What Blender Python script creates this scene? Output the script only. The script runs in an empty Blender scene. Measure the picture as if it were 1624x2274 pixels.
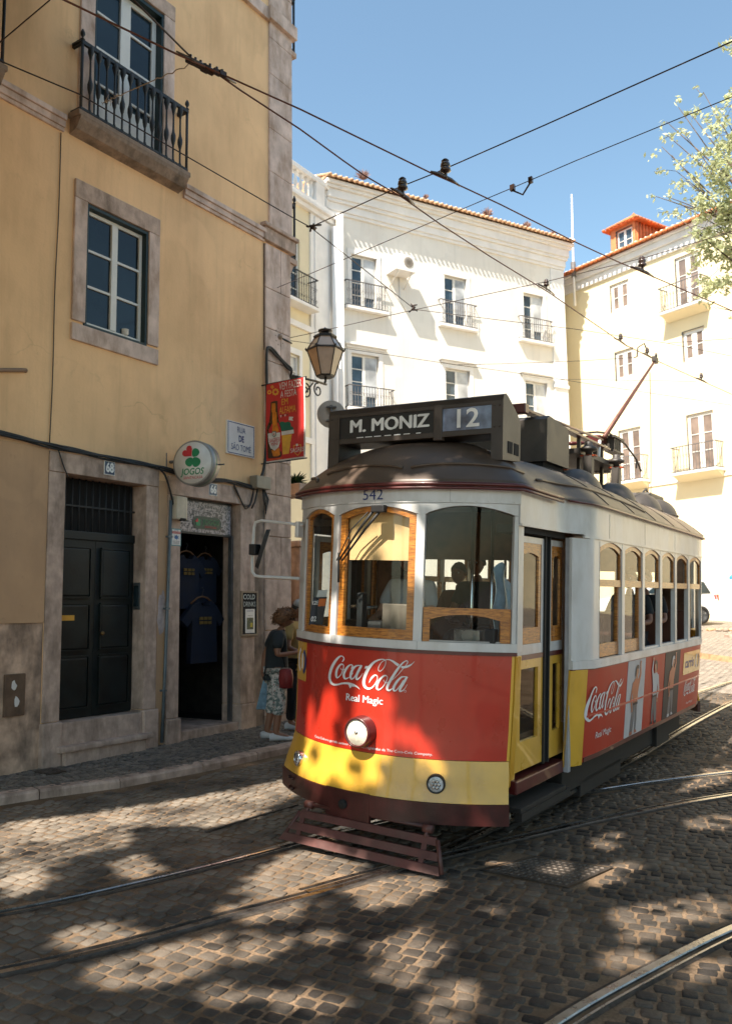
import bpy, bmesh, math, random
import numpy as np
from mathutils import Vector, Matrix
random.seed(7)
sc = bpy.context.scene
COL = sc.collection
rad = math.radians
# ---------------------------------------------------------------- camera
FPX, CAMH = 1900.0, 1.85          # focal length in units of a 1624 x 2274 frame
YAW, PITCH, ROLL = rad(32.9), rad(6.54), rad(0.73)
fh = np.array([-math.sin(YAW), math.cos(YAW), 0.]); rt = np.array([math.cos(YAW), math.sin(YAW), 0.]); up = np.array([0, 0, 1.])
fw = fh*math.cos(PITCH)+up*math.sin(PITCH); u0 = up*math.cos(PITCH)-fh*math.sin(PITCH)
RV = rt*math.cos(ROLL)-u0*math.sin(ROLL); UV = u0*math.cos(ROLL)+rt*math.sin(ROLL)
CC = np.array([0, 0, CAMH])
cd = bpy.data.cameras.new('camera'); cam = bpy.data.objects.new('camera', cd); COL.objects.link(cam)
cd.sensor_fit = 'VERTICAL'; cd.sensor_height = 36.0; cd.lens = FPX/2274*36; cd.clip_start = 0.05; cd.clip_end = 2000
cam.matrix_world = Matrix(((RV[0], UV[0], -fw[0], 0), (RV[1], UV[1], -fw[1], 0), (RV[2], UV[2], -fw[2], CAMH), (0, 0, 0, 1)))
cd.dof.use_dof = True; cd.dof.focus_distance = 7.0; cd.dof.aperture_fstop = 2.8
sc.camera = cam
# ---------------------------------------------------------------- light
SV = np.array([-.02, -.70, 1.0]); SV = SV/np.linalg.norm(SV)      # towards the sun
sun_el = math.asin(SV[2]); sun_az = math.atan2(SV[0], SV[1])       # azimuth from +Y, clockwise
wd = bpy.data.worlds.new('World'); sc.world = wd; wd.use_nodes = True
nt = wd.node_tree; nt.nodes.clear()
sky = nt.nodes.new('ShaderNodeTexSky'); sky.sky_type = 'NISHITA'; sky.sun_disc = False
sky.sun_elevation = sun_el; sky.sun_rotation = sun_az; sky.air_density = 1.0; sky.dust_density = 1.2; sky.ozone_density = 0.8
bg = nt.nodes.new('ShaderNodeBackground'); bg.inputs[1].default_value = 0.115
wo = nt.nodes.new('ShaderNodeOutputWorld')
tn = nt.nodes.new('ShaderNodeMix'); tn.data_type = 'RGBA'; tn.blend_type = 'MULTIPLY'; tn.inputs[0].default_value = 1; tn.inputs[7].default_value = (.92, 1.0, .90, 1); nt.links.new(sky.outputs[0], tn.inputs[6]); nt.links.new(tn.outputs[2], bg.inputs[0]); nt.links.new(bg.outputs[0], wo.inputs[0])
sl = bpy.data.lights.new('sun', 'SUN'); sl.energy = 5.0; sl.angle = rad(0.53); sl.color = (1, .915, .79)
so = bpy.data.objects.new('sun', sl); COL.objects.link(so)
so.rotation_euler = Vector(SV).to_track_quat('Z', 'Y').to_euler(); so.location = (0, 0, 30)
sc.view_settings.view_transform = 'Standard'; sc.view_settings.look = 'None'
sc.view_settings.gamma = 1; sc.view_settings.use_curve_mapping = False
sc.view_settings.exposure = 1.33
# ---------------------------------------------------------------- measuring helpers (a picture point cast onto a real plane)
def ray(x, y): return fw+RV*(x-812)/FPX-UV*(y-1137)/FPX
def pl(x, y, p0, n):
    d = ray(x, y); n = np.array(n, float); return CC+d*(((np.array(p0)-CC)@n)/(d@n))
def onX(x, y, X): return pl(x, y, (X, 0, 0), (1, 0, 0))
def onY(x, y, Y): return pl(x, y, (0, Y, 0), (0, 1, 0))
def onZ(x, y, Z): return pl(x, y, (0, 0, Z), (0, 0, 1))
def dist(x, y, z):                      # z metres ahead
    return CC+ray(x, y)*z
def proj(p):
    d = np.array(p, float)-CC; z = d@fw
    if z < .1: return None
    return (812+FPX*(d@RV)/z, 1137-FPX*(d@UV)/z)
def G(X, Y):                            # ground height
    return -.035*min(max(X+3.73, -5), 3.7)+.008*max(0, Y-5)+.045*max(0, Y-11)
def gr(px, py, dz=0.):
    d = ray(px, py); t = 1.
    while t < 200:
        p = CC+d*t
        if p[2] <= G(p[0], p[1])+dz: return p
        t += .01
    return p
# ---------------------------------------------------------------- materials
MATS = {}
def nodemat(name):
    m = bpy.data.materials.new(name); m.use_nodes = True
    n = m.node_tree; b = n.nodes['Principled BSDF']; MATS[name] = m
    return m, n, b
def lk(n, a, b): n.links.new(a, b)
def mixc(n, fac, a, b, mode='MIX'):
    x = n.nodes.new('ShaderNodeMix'); x.data_type = 'RGBA'; x.blend_type = mode
    if isinstance(fac, (int, float)): x.inputs[0].default_value = fac
    else: lk(n, fac, x.inputs[0])
    for i, v in ((6, a), (7, b)):
        if isinstance(v, tuple): x.inputs[i].default_value = (*v, 1)
        else: lk(n, v, x.inputs[i])
    return x.outputs[2]
def noise(n, co, scale, detail=4, rough=.55, vec=None):
    t = n.nodes.new('ShaderNodeTexNoise'); t.inputs['Scale'].default_value = scale; t.inputs['Detail'].default_value = detail; t.inputs['Roughness'].default_value = rough
    src = co
    if vec:
        mp = n.nodes.new('ShaderNodeMapping'); mp.inputs['Scale'].default_value = vec; lk(n, co, mp.inputs[0]); src = mp.outputs[0]
    lk(n, src, t.inputs[0]); return t.outputs[0]
def ramp(n, v, a, b, ca=(0, 0, 0), cb=(1, 1, 1)):
    r = n.nodes.new('ShaderNodeValToRGB'); r.color_ramp.elements[0].position = a; r.color_ramp.elements[1].position = b
    r.color_ramp.elements[0].color = (*ca, 1); r.color_ramp.elements[1].color = (*cb, 1); lk(n, v, r.inputs[0]); return r.outputs[0]
def bumpn(n, b, h, strength, dist_=.01):
    x = n.nodes.new('ShaderNodeBump'); x.inputs['Strength'].default_value = strength; x.inputs['Distance'].default_value = dist_
    lk(n, h, x.inputs['Height']); lk(n, x.outputs[0], b.inputs['Normal'])
def mat(name, c, rough=.6, metal=0., var=.12, scale=6., bump=0., bscale=40., coat=0., vec=None, dirt=None, dscale=3., damt=.5, spec=.5, streak=0.):
    if name in MATS: return MATS[name]
    m, n, b = nodemat(name)
    co = n.nodes.new('ShaderNodeTexCoord').outputs['Object']
    f = noise(n, co, scale, vec=vec)
    dk = tuple(v*(1-var*2) for v in c); li = tuple(min(1, v*(1+var)) for v in c)
    col = mixc(n, ramp(n, f, .3, .7), dk, li)
    if dirt:
        g = noise(n, co, dscale, 6, .65, vec=(1, 1, .35))
        mm = n.nodes.new('ShaderNodeMath'); mm.operation = 'MULTIPLY'; mm.inputs[1].default_value = damt
        lk(n, ramp(n, g, .45, .7), mm.inputs[0]); col = mixc(n, mm.outputs[0], col, dirt)
    if streak:
        s1 = noise(n, co, 1., 6, .7, vec=(5, 5, .28)); s2 = noise(n, co, 1., 8, .75, vec=(9, 9, 9)); col = mixc(n, ramp(n, s1, .52, .80, cb=(streak,)*3), col, tuple(v*.45 for v in c)); col = mixc(n, ramp(n, s2, .60, .66, cb=(streak*.6,)*3), col, tuple(v*.5 for v in c))
    if streak:
        vo = n.nodes.new('ShaderNodeTexVoronoi'); vo.feature = 'DISTANCE_TO_EDGE'; vo.inputs['Scale'].default_value = .75; dn = n.nodes.new('ShaderNodeTexNoise'); dn.inputs['Scale'].default_value = 2.2; dn.inputs['Detail'].default_value = 6; lk(n, co, dn.inputs[0])
        va = n.nodes.new('ShaderNodeVectorMath'); va.operation = 'SCALE'; va.inputs[3].default_value = .7; lk(n, dn.outputs[1], va.inputs[0]); vb = n.nodes.new('ShaderNodeVectorMath'); lk(n, co, vb.inputs[0]); lk(n, va.outputs[0], vb.inputs[1]); lk(n, vb.outputs[0], vo.inputs[0])
        mk = n.nodes.new('ShaderNodeMath'); mk.operation = 'MULTIPLY'; lk(n, ramp(n, vo.outputs[0], .002, .009, (1, 1, 1), (0, 0, 0)), mk.inputs[0]); lk(n, ramp(n, noise(n, co, .8, 3), .56, .68, cb=(.35,)*3), mk.inputs[1]); col = mixc(n, mk.outputs[0], col, tuple(v*.35 for v in c))
        pt = noise(n, co, .55, 3, .5); col = mixc(n, ramp(n, pt, .60, .615, cb=(.30,)*3), col, tuple(min(1, v*1.12) for v in c))
    lk(n, col, b.inputs['Base Color'])
    b.inputs['Metallic'].default_value = metal; b.inputs['Specular IOR Level'].default_value = spec
    rr = n.nodes.new('ShaderNodeMapRange'); lk(n, f, rr.inputs[0]); rr.inputs[3].default_value = max(0, rough-.12); rr.inputs[4].default_value = min(1, rough+.12)
    lk(n, rr.outputs[0], b.inputs['Roughness'])
    b.inputs['Coat Weight'].default_value = coat
    if bump: bumpn(n, b, noise(n, co, bscale, 5), bump)
    return m
plaster = mat('ochre_plaster', (.87, .56, .31), .9, var=.07, scale=.8, bump=.25, bscale=30, dirt=(.40, .23, .12), dscale=.9, damt=.45, spec=.2, streak=.35)
plaster_low = mat('pink_plaster', (.54, .34, .20), .9, var=.06, scale=1.5, bump=.2, bscale=40, dirt=(.3, .2, .13), dscale=1.2, damt=.4, spec=.2, streak=.3)
peel = mat('peeling_plaster', (.58, .40, .29), .95, var=.3, scale=4, bump=.7, bscale=14, dirt=(.07, .062, .055), dscale=2.6, damt=1., spec=.1)
stone = mat('lioz_limestone', (.66, .51, .44), .8, var=.14, scale=4, bump=.45, bscale=25, dirt=(.27, .17, .11), dscale=5, damt=.75, spec=.25)
stone_dk = mat('stained_limestone', (.54, .40, .325), .85, var=.12, scale=9, bump=.7, bscale=20, dirt=(.14, .10, .075), dscale=4.5, damt=.75, spec=.2)
stone_dirty = mat('blackened_limestone', (.36, .27, .21), .9, var=.25, scale=4, bump=.6, bscale=22, dirt=(.07, .06, .05), dscale=4, damt=.85, spec=.2)
iron = mat('black_iron', (.018, .02, .022), .55, var=.2, bump=.2)
iron_grey = mat('grey_iron', (.12, .11, .105), .6, var=.2)
white_wood = mat('white_wood', (.72, .70, .66), .5, var=.05, scale=4, bump=.1)
door_green = mat('dark_green_paint', (.006, .011, .011), .45, var=.3, scale=5, bump=.15, bscale=30)
frame_green = mat('window_frame_green', (.012, .03, .032), .5, var=.1)
dark = mat('dark_void', (.012, .011, .011), .9, var=.1)
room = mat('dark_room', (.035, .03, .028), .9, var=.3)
def glassy(name, c, rough=.06):
    m, n, b = nodemat(name)
    co = n.nodes.new('ShaderNodeTexCoord').outputs['Object']
    f = noise(n, co, 1.3, 3)
    lk(n, mixc(n, ramp(n, f, .35, .65), tuple(v*.6 for v in c), tuple(v*1.3 for v in c)), b.inputs['Base Color'])
    b.inputs['Roughness'].default_value = rough; b.inputs['Specular IOR Level'].default_value = .45
    bumpn(n, b, noise(n, co, 1.6, 1), .06)
    return m
pane_dark = glassy('window_glass', (.012, .022, .028))
pane_warm = glassy('curtained_glass', (.20, .15, .125), .12)
pane_blue = glassy('blue_glass', (.05, .08, .11), .08)
pane_cur = glassy('white_curtain_glass', (.45, .46, .47), .15)
white_wall = mat('white_render', (.72, .69, .64), .9, var=.03, scale=.7, bump=.1, bscale=20, dirt=(.60, .52, .43), dscale=.35, damt=.4, spec=.15, streak=.3)
cream_wall = mat('cream_render', (.72, .64, .46), .9, var=.04, scale=.7, bump=.1, bscale=20, dirt=(.6, .5, .36), dscale=.5, damt=.3, spec=.15)
yellow_wall = mat('yellow_render', (.80, .62, .30), .9, var=.03, scale=.6, bump=.1, bscale=20, spec=.15)
white_trim = mat('white_trim', (.76, .74, .72), .8, var=.05, scale=2, bump=.1, spec=.2)
tile = mat('clay_tile', (.62, .21, .085), .85, var=.22, scale=5, bump=.4, bscale=30, dirt=(.35, .22, .15), dscale=3, damt=.4, spec=.2)
tile_old = mat('pale_clay_tile', (.55, .33, .19), .9, var=.25, scale=6, bump=.4, bscale=30, spec=.2)
mortar = mat('white_mortar', (.75, .72, .66), .9, var=.06, spec=.2)
# ---------------------------------------------------------------- mesh builder
class MB:
    def __init__(s, M=None): s.v = []; s.f = []; s.m = []; s.sm = []; s.M = M; s.mats = []
    def mi(s, m):
        if m not in s.mats: s.mats.append(m)
        return s.mats.index(m)
    def add(s, vs, fs, m, smooth=False):
        k = len(s.v)
        for p in vs: s.v.append(tuple(float(c) for c in p))
        i = s.mi(m)
        for f in fs: s.f.append([a+k for a in f]); s.m.append(i); s.sm.append(smooth)
        return s
    def box(s, x0, x1, y0, y1, z0, z1, m, bev=0.):
        if x0 > x1: x0, x1 = x1, x0
        if y0 > y1: y0, y1 = y1, y0
        if z0 > z1: z0, z1 = z1, z0
        if bev <= 0:
            vs = [(x, y, z) for x in (x0, x1) for y in (y0, y1) for z in (z0, z1)]
            return s.add(vs, [(0, 1, 3, 2), (4, 6, 7, 5), (0, 4, 5, 1), (2, 3, 7, 6), (0, 2, 6, 4), (1, 5, 7, 3)], m)
        b = min(bev, (x1-x0)*.45, (y1-y0)*.45, (z1-z0)*.45)
        bm = bmesh.new(); bmesh.ops.create_cube(bm, size=1)
        for v in bm.verts: v.co = ((x0+x1)/2+v.co.x*(x1-x0), (y0+y1)/2+v.co.y*(y1-y0), (z0+z1)/2+v.co.z*(z1-z0))
        bmesh.ops.bevel(bm, geom=bm.edges[:], offset=b, segments=2, affect='EDGES', profile=.6)
        bm.verts.index_update()
        s.add([v.co[:] for v in bm.verts], [[v.index for v in f.verts] for f in bm.faces], m); bm.free(); return s
    def obox(s, c, ax, ay, az, m):
        c = np.array(c, float); ax, ay, az = (np.array(a, float) for a in (ax, ay, az))
        vs = [c+ax*i+ay*j+az*k for i in (-1, 1) for j in (-1, 1) for k in (-1, 1)]
        return s.add(vs, [(0, 1, 3, 2), (4, 6, 7, 5), (0, 4, 5, 1), (2, 3, 7, 6), (0, 2, 6, 4), (1, 5, 7, 3)], m)
    def tube(s, pts, r, m, n=8, cap=True, smooth=True):
        P = [np.array(p, float) for p in pts]; R = r if isinstance(r, (list, tuple)) else [r]*len(P)
        vs = []; prev = None
        for i, p in enumerate(P):
            t = (P[min(i+1, len(P)-1)]-P[max(i-1, 0)]); t = t/(np.linalg.norm(t)+1e-9)
            if prev is None:
                a = np.cross(t, (0, 0, 1.)); a = np.cross(t, (1., 0, 0)) if np.linalg.norm(a) < .1 else a
            else: a = prev-t*(prev@t)
            a = a/(np.linalg.norm(a)+1e-9); prev = a; b = np.cross(t, a)
            for k in range(n):
                w = 2*math.pi*k/n; vs.append(p+R[i]*(a*math.cos(w)+b*math.sin(w)))
        fs = [(i*n+k, i*n+(k+1) % n, (i+1)*n+(k+1) % n, (i+1)*n+k) for i in range(len(P)-1) for k in range(n)]
        if cap: fs += [list(range(n))[::-1], [(len(P)-1)*n+k for k in range(n)]]
        return s.add(vs, fs, m, smooth)
    def lathe(s, c, prof, m, n=20, axis=(0, 0, 1), smooth=True, cap=True):
        ax = np.array(axis, float); ax /= np.linalg.norm(ax)
        a = np.cross(ax, (0, 0, 1.)); a = np.array((1., 0, 0)) if np.linalg.norm(a) < .1 else a/np.linalg.norm(a); b = np.cross(ax, a)
        c = np.array(c, float); vs = []
        for r, h in prof:
            for k in range(n):
                w = 2*math.pi*k/n; vs.append(c+ax*h+r*(a*math.cos(w)+b*math.sin(w)))
        L = len(prof)
        fs = [(i*n+k, i*n+(k+1) % n, (i+1)*n+(k+1) % n, (i+1)*n+k) for i in range(L-1) for k in range(n)]
        if cap: fs += [list(range(n))[::-1], [(L-1)*n+k for k in range(n)]]
        return s.add(vs, fs, m, smooth)
    def prism(s, poly, fn0, fn1, m):
        """poly in 2D; fn0/fn1 map 2D to the two caps"""
        n = len(poly); vs = [fn0(p) for p in poly]+[fn1(p) for p in poly]
        fs = [list(range(n)), list(range(n, 2*n))[::-1]]+[(i, (i+1) % n, n+(i+1) % n, n+i) for i in range(n)]
        return s.add(vs, fs, m)
    def patch(s, fn, a0, a1, na, lo, hi, nb, m, t=.02, smooth=True):
        """closed slab over surface fn(a,b,off)"""
        lo_ = lo if callable(lo) else (lambda a: lo); hi_ = hi if callable(hi) else (lambda a: hi)
        vs = []
        for off in (0., -t):
            for i in range(na+1):
                a = a0+(a1-a0)*i/na
                for j in range(nb+1):
                    b = lo_(a)+(hi_(a)-lo_(a))*j/nb; vs.append(fn(a, b, off))
        N = (na+1)*(nb+1); q = lambda i, j, k: k*N+i*(nb+1)+j
        fs = []
        for i in range(na):
            for j in range(nb):
                fs.append((q(i, j, 0), q(i+1, j, 0), q(i+1, j+1, 0), q(i, j+1, 0))); fs.append((q(i, j, 1), q(i, j+1, 1), q(i+1, j+1, 1), q(i+1, j, 1)))
        s.add(vs, fs, m, smooth); k = len(s.v)-len(vs); im = s.mi(m)
        ed = [(q(i, 0, 0), q(i, 0, 1), q(i+1, 0, 1), q(i+1, 0, 0)) for i in range(na)]+[(q(i, nb, 0), q(i+1, nb, 0), q(i+1, nb, 1), q(i, nb, 1)) for i in range(na)]
        ed += [(q(0, j, 0), q(0, j+1, 0), q(0, j+1, 1), q(0, j, 1)) for j in range(nb)]+[(q(na, j, 0), q(na, j, 1), q(na, j+1, 1), q(na, j+1, 0)) for j in range(nb)]
        k2 = len(s.v); s.v += [s.v[k+i] for i in range(len(vs))]   # split edge verts: crisp rim
        for f in ed: s.f.append([a+k2 for a in f]); s.m.append(im); s.sm.append(False)
        return s
    def wall(s, u0, u1, z0, z1, holes, d, m, y=0., mr=None):
        """wall in the x-z plane at y, with rectangular holes and reveals d deep (into +y)"""
        us = sorted({u0, u1, *[c for h in holes for c in h[:2] if u0 < c < u1]}); zs = sorted({z0, z1, *[c for h in holes for c in h[2:4] if z0 < c < z1]})
        for i in range(len(us)-1):
            for j in range(len(zs)-1):
                cu, cz = (us[i]+us[i+1])/2, (zs[j]+zs[j+1])/2
                if any(h[0] < cu < h[1] and h[2] < cz < h[3] for h in holes): continue
                s.add([(us[i], y, zs[j]), (us[i+1], y, zs[j]), (us[i+1], y, zs[j+1]), (us[i], y, zs[j+1])], [(0, 1, 2, 3)], m)
        for h in holes:
            a, b, c, e = h[:4]; dd = h[4] if len(h) > 4 else d; mm = mr or m
            s.add([(a, y, c), (b, y, c), (b, y, e), (a, y, e), (a, y+dd, c), (b, y+dd, c), (b, y+dd, e), (a, y+dd, e)],
                  [(0, 4, 5, 1), (1, 5, 6, 2), (2, 6, 7, 3), (3, 7, 4, 0)], mm)
        return s
    def build(s, name, parent=None, mod=None):
        me = bpy.data.meshes.new(name); V = s.v
        if s.M is not None: V = [tuple(s.M @ Vector(p)) for p in V]
        me.from_pydata(V, [], s.f); 
        for m in s.mats: me.materials.append(m)
        me.polygons.foreach_set('material_index', s.m); me.polygons.foreach_set('use_smooth', s.sm); me.update()
        o = bpy.data.objects.new(name, me); COL.objects.link(o)
        if parent: o.parent = parent
        return o
def tag(o, label=None, cat=None, group=None, kind=None):
    if label: o['label'] = label
    if cat: o['category'] = cat
    if group: o['group'] = group
    if kind: o['kind'] = kind
    return o
def thing(name, label, cat, loc=(0, 0, 0), rz=0., group=None, M=None):
    o = bpy.data.objects.new(name, None); COL.objects.link(o); o.empty_display_size = .1
    if M is not None: o.matrix_world = M
    else: o.location = tuple(float(c) for c in loc); o.rotation_euler = (0, 0, rz)
    return tag(o, label, cat, group)
def copy_tree(o, parent=None):
    c = o.copy(); COL.objects.link(c); c.parent = parent
    for ch in list(o.children): copy_tree(ch, c)
    return c
def text2d(txt, size=1., bold=0., align='CENTER', sx=1., space=1.):
    """flat lettering as (verts2d, faces), from the built-in font"""
    cu = bpy.data.curves.new('lettering', 'FONT'); cu.body = txt; cu.size = size; cu.offset = bold if not set('MWNAVKZR') & set(txt) else 0.; cu.align_x = align; cu.align_y = 'CENTER'; cu.space_character = space; cu.resolution_u = 3
    ob = bpy.data.objects.new('lettering', cu); COL.objects.link(ob)
    dg = bpy.context.evaluated_depsgraph_get(); me = ob.evaluated_get(dg).to_mesh()
    v = [(p.co.x*sx, p.co.y) for p in me.vertices]; f = [list(p.vertices) for p in me.polygons]
    ob.evaluated_get(dg).to_mesh_clear(); bpy.data.objects.remove(ob); bpy.data.curves.remove(cu)
    return v, f
def stroke2d(pts, widths, n=6):
    """variable width ribbon through pts (Catmull-Rom) -> verts2d, faces"""
    P = [np.array(p, float) for p in pts]; W = widths if isinstance(widths, (list, tuple)) else [widths]*len(P)
    Q = []; w = []
    for i in range(len(P)-1):
        p0, p1, p2, p3 = P[max(i-1, 0)], P[i], P[i+1], P[min(i+2, len(P)-1)]
        for k in range(n+(i == len(P)-2)):
            t = k/n; Q.append(.5*((2*p1)+(-p0+p2)*t+(2*p0-5*p1+4*p2-p3)*t*t+(-p0+3*p1-3*p2+p3)*t**3)); w.append(W[i]+(W[i+1]-W[i])*t)
    vs = []; fs = []
    for i, q in enumerate(Q):
        t = Q[min(i+1, len(Q)-1)]-Q[max(i-1, 0)]; t = t/(np.linalg.norm(t)+1e-9); nn = np.array((-t[1], t[0]))
        vs += [tuple(q+nn*w[i]/2), tuple(q-nn*w[i]/2)]
        if i: k = 2*i; fs.append((k-2, k-1, k+1, k))
    return vs, fs
# ================================================================ GROUND
steel = mat('worn_steel', (.55, .52, .49), .28, metal=1., var=.15, scale=9, bump=.15, bscale=60)
steel_dk = mat('grimy_steel', (.10, .085, .075), .5, metal=.6, var=.3, scale=9)
asph = mat('dark_grit', (.075, .062, .052), .95, var=.25, scale=20, bump=.5, bscale=90, spec=.15)
def road_sheet_mat():
    m, n, b = nodemat('sandy_joints')
    co = n.nodes.new('ShaderNodeTexCoord').outputs['Object']
    c = mixc(n, ramp(n, noise(n, co, 3), .35, .65), (.13, .086, .053), (.27, .185, .12))
    c = mixc(n, ramp(n, noise(n, co, 60, 3), .4, .7), c, (.12, .085, .055))
    lk(n, c, b.inputs['Base Color']); b.inputs['Roughness'].default_value = .95; b.inputs['Specular IOR Level'].default_value = .15
    bumpn(n, b, noise(n, co, 70, 4), .5); return m
def far_road_mat():
    m, n, b = nodemat('distant_setts')
    co = n.nodes.new('ShaderNodeTexCoord').outputs['Object']
    br = n.nodes.new('ShaderNodeTexBrick'); mp = n.nodes.new('ShaderNodeMapping'); mp.inputs['Scale'].default_value = (1, 1, 1); mp.inputs['Rotation'].default_value = (0, 0, .5)
    ds = n.nodes.new('ShaderNodeVectorMath'); ds.operation = 'ADD'; nn = n.nodes.new('ShaderNodeTexNoise'); nn.inputs['Scale'].default_value = 2.5; lk(n, co, nn.inputs[0])
    sc_ = n.nodes.new('ShaderNodeVectorMath'); sc_.operation = 'SCALE'; sc_.inputs[3].default_value = .12; lk(n, nn.outputs[1], sc_.inputs[0]); lk(n, co, ds.inputs[0]); lk(n, sc_.outputs[0], ds.inputs[1]); lk(n, ds.outputs[0], mp.inputs[0]); lk(n, mp.outputs[0], br.inputs[0])
    br.inputs['Scale'].default_value = 1; br.inputs['Brick Width'].default_value = .15; br.inputs['Row Height'].default_value = .13; br.inputs['Mortar Size'].default_value = .014; br.inputs['Mortar Smooth'].default_value = .4
    br.inputs['Color1'].default_value = (.20, .17, .145, 1); br.inputs['Color2'].default_value = (.32, .275, .23, 1); br.inputs['Mortar'].default_value = (.10, .075, .055, 1)
    c = mixc(n, ramp(n, noise(n, co, 1.2), .3, .7), br.outputs[0], (.30, .25, .2), 'MIX'); c = mixc(n, .35, br.outputs[0], c)
    lk(n, c, b.inputs['Base Color']); b.inputs['Roughness'].default_value = .8; b.inputs['Specular IOR Level'].default_value = .3
    inv = n.nodes.new('ShaderNodeMath'); inv.operation = 'SUBTRACT'; inv.inputs[0].default_value = 1; lk(n, br.outputs[1], inv.inputs[1]); bumpn(n, b, inv.outputs[0], .8, .02); return m
def stone_island_mat(name, cols, rough=.6, bump=.35, spec=.4, pale=False):
    m, n, b = nodemat(name)
    ge = n.nodes.new('ShaderNodeNewGeometry'); co = n.nodes.new('ShaderNodeTexCoord').outputs['Object']
    r = n.nodes.new('ShaderNodeValToRGB'); cr = r.color_ramp
    cr.elements[0].color = (*cols[0], 1); cr.elements[1].color = (*cols[-1], 1)
    for i, c in enumerate(cols[1:-1]): e = cr.elements.new((i+1)/(len(cols)-1)); e.color = (*c, 1)
    lk(n, ge.outputs['Random Per Island'], r.inputs[0])
    f = noise(n, co, 35, 5, .65)
    c = mixc(n, ramp(n, f, .35, .7), mixc(n, .35, r.outputs[0], (0, 0, 0)), r.outputs[0])
    g = noise(n, co, 1.3, 4)
    c = mixc(n, ramp(n, g, .45, .75, cb=(.4, .4, .4)), c, (.28, .21, .15))
    if pale:  # paler dusty stones towards the left kerb; extra sun brightness painted in
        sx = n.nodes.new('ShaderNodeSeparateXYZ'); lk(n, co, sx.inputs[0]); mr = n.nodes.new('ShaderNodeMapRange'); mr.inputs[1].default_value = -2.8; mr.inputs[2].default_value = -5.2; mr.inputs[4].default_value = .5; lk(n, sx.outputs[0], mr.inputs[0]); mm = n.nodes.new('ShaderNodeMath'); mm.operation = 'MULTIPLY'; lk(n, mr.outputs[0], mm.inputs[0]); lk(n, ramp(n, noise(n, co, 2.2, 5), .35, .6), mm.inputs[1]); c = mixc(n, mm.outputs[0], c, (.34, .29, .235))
    lk(n, c, b.inputs['Base Color']); b.inputs['Roughness'].default_value = rough; b.inputs['Specular IOR Level'].default_value = spec
    bumpn(n, b, noise(n, co, 90, 4), bump, .006); return m
joint = road_sheet_mat(); farm = far_road_mat()
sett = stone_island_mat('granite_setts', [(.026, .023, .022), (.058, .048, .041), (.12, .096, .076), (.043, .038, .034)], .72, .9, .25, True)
calc = stone_island_mat('limestone_cubes', [(.11, .10, .09), (.19, .165, .14), (.26, .22, .185), (.08, .075, .07)], .6)
def interp(poly, y):
    ys = [p[1] for p in poly]; return float(np.interp(y, ys, [p[0] for p in poly]))
KERB = [(-7.75, -8), (-7.6, 1.), (-7.42, 3.5), (-7.237, 4.95), (-6.95, 5.8), (-6.824, 6.3), (-6.72, 7.2), (-6.66, 8.3), (-6.62, 9.6), (-6.7, 10.6), (-7.1, 11.6)]
RAILS = {  # gauge faces measured on the ground
 'main_right': [(-8.6, -4.5), (-6.2, -.6), (-4.95, 1.4), (-4.36, 2.5), (-4.142, 2.9), (-3.93, 3.42), (-3.748, 4.06), (-3.52, 4.8), (-3.33, 5.61), (-3.24, 6.6), (-3.16, 8.5), (-3.10, 10.5), (-3.041, 12.04), (-2.943, 13.7), (-2.78, 15.5), (-2.45, 17.6), (-1.9, 20), (-.9, 23), (.6, 26.5)],
 'main_left': [(-8.9, -3.6), (-6.7, .2), (-5.55, 2.1), (-4.884, 3.37), (-4.59, 4.30), (-4.40, 5.1), (-4.286, 5.7), (-4.18, 6.7), (-4.10, 8.5), (-4.02, 10.5), (-3.93, 12.2), (-3.76, 14.2), (-3.48, 16.3), (-3.15, 18.2), (-2.6, 20.6), (-1.6, 23.6), (-.1, 27.2)],
 'branch_right': [(-3.60, 4.75), (-3.40, 5.45), (-3.22, 5.92), (-2.98, 6.6), (-2.671, 7.43), (-2.25, 8.42), (-1.758, 9.39), (-1.1, 10.5), (-.3, 11.6), (.9, 13)],
 'branch_left': [(-4.24, 6.0), (-3.95, 6.9), (-3.55, 7.7), (-3.027, 8.59), (-2.567, 9.5), (-1.969, 10.5), (-1.3, 11.5), (-.4, 12.6), (.9, 13.9)],
 'near_left': [(-2.3, -2), (-1.88, 1.5), (-1.70, 3.1), (-1.555, 4.04), (-1.378, 4.77), (-1.108, 5.67), (-.7, 6.7), (-.1, 7.9), (.8, 9.3), (2.2, 11)],
 'near_right': [(-1.4, -2), (-.97, 1.4), (-.78, 2.95), (-.62, 3.9), (-.46, 4.5), (-.2, 5.35), (.15, 6.25), (.75, 7.35), (1.6, 8.7), (3., 10.4)]}
def smooth(P, n=6):
    P = [np.array(p, float) for p in P]; Q = []
    for i in range(len(P)-1):
        p0, p1, p2, p3 = P[max(i-1, 0)], P[i], P[i+1], P[min(i+2, len(P)-1)]
        for k in range(n): t = k/n; Q.append(.5*((2*p1)+(-p0+p2)*t+(2*p0-5*p1+4*p2-p3)*t*t+(-p0+3*p1-3*p2+p3)*t**3))
    Q.append(P[-1]); return np.array(Q)
RS = {k: smooth(v) for k, v in RAILS.items()}
ALLR = np.concatenate([r for r in RS.values()])
def raildist(x, y): return float(np.min(np.hypot(ALLR[:, 0]-x, ALLR[:, 1]-y)))
# dense points for distance tests
def dense(r):
    o = []
    for a, b in zip(r[:-1], r[1:]):
        k = max(1, int(np.hypot(*(b-a))/.04)); o += [a+(b-a)*i/k for i in range(k)]
    return o
ALLR = np.array(sum([dense(r) for r in RS.values()], []))
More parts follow.
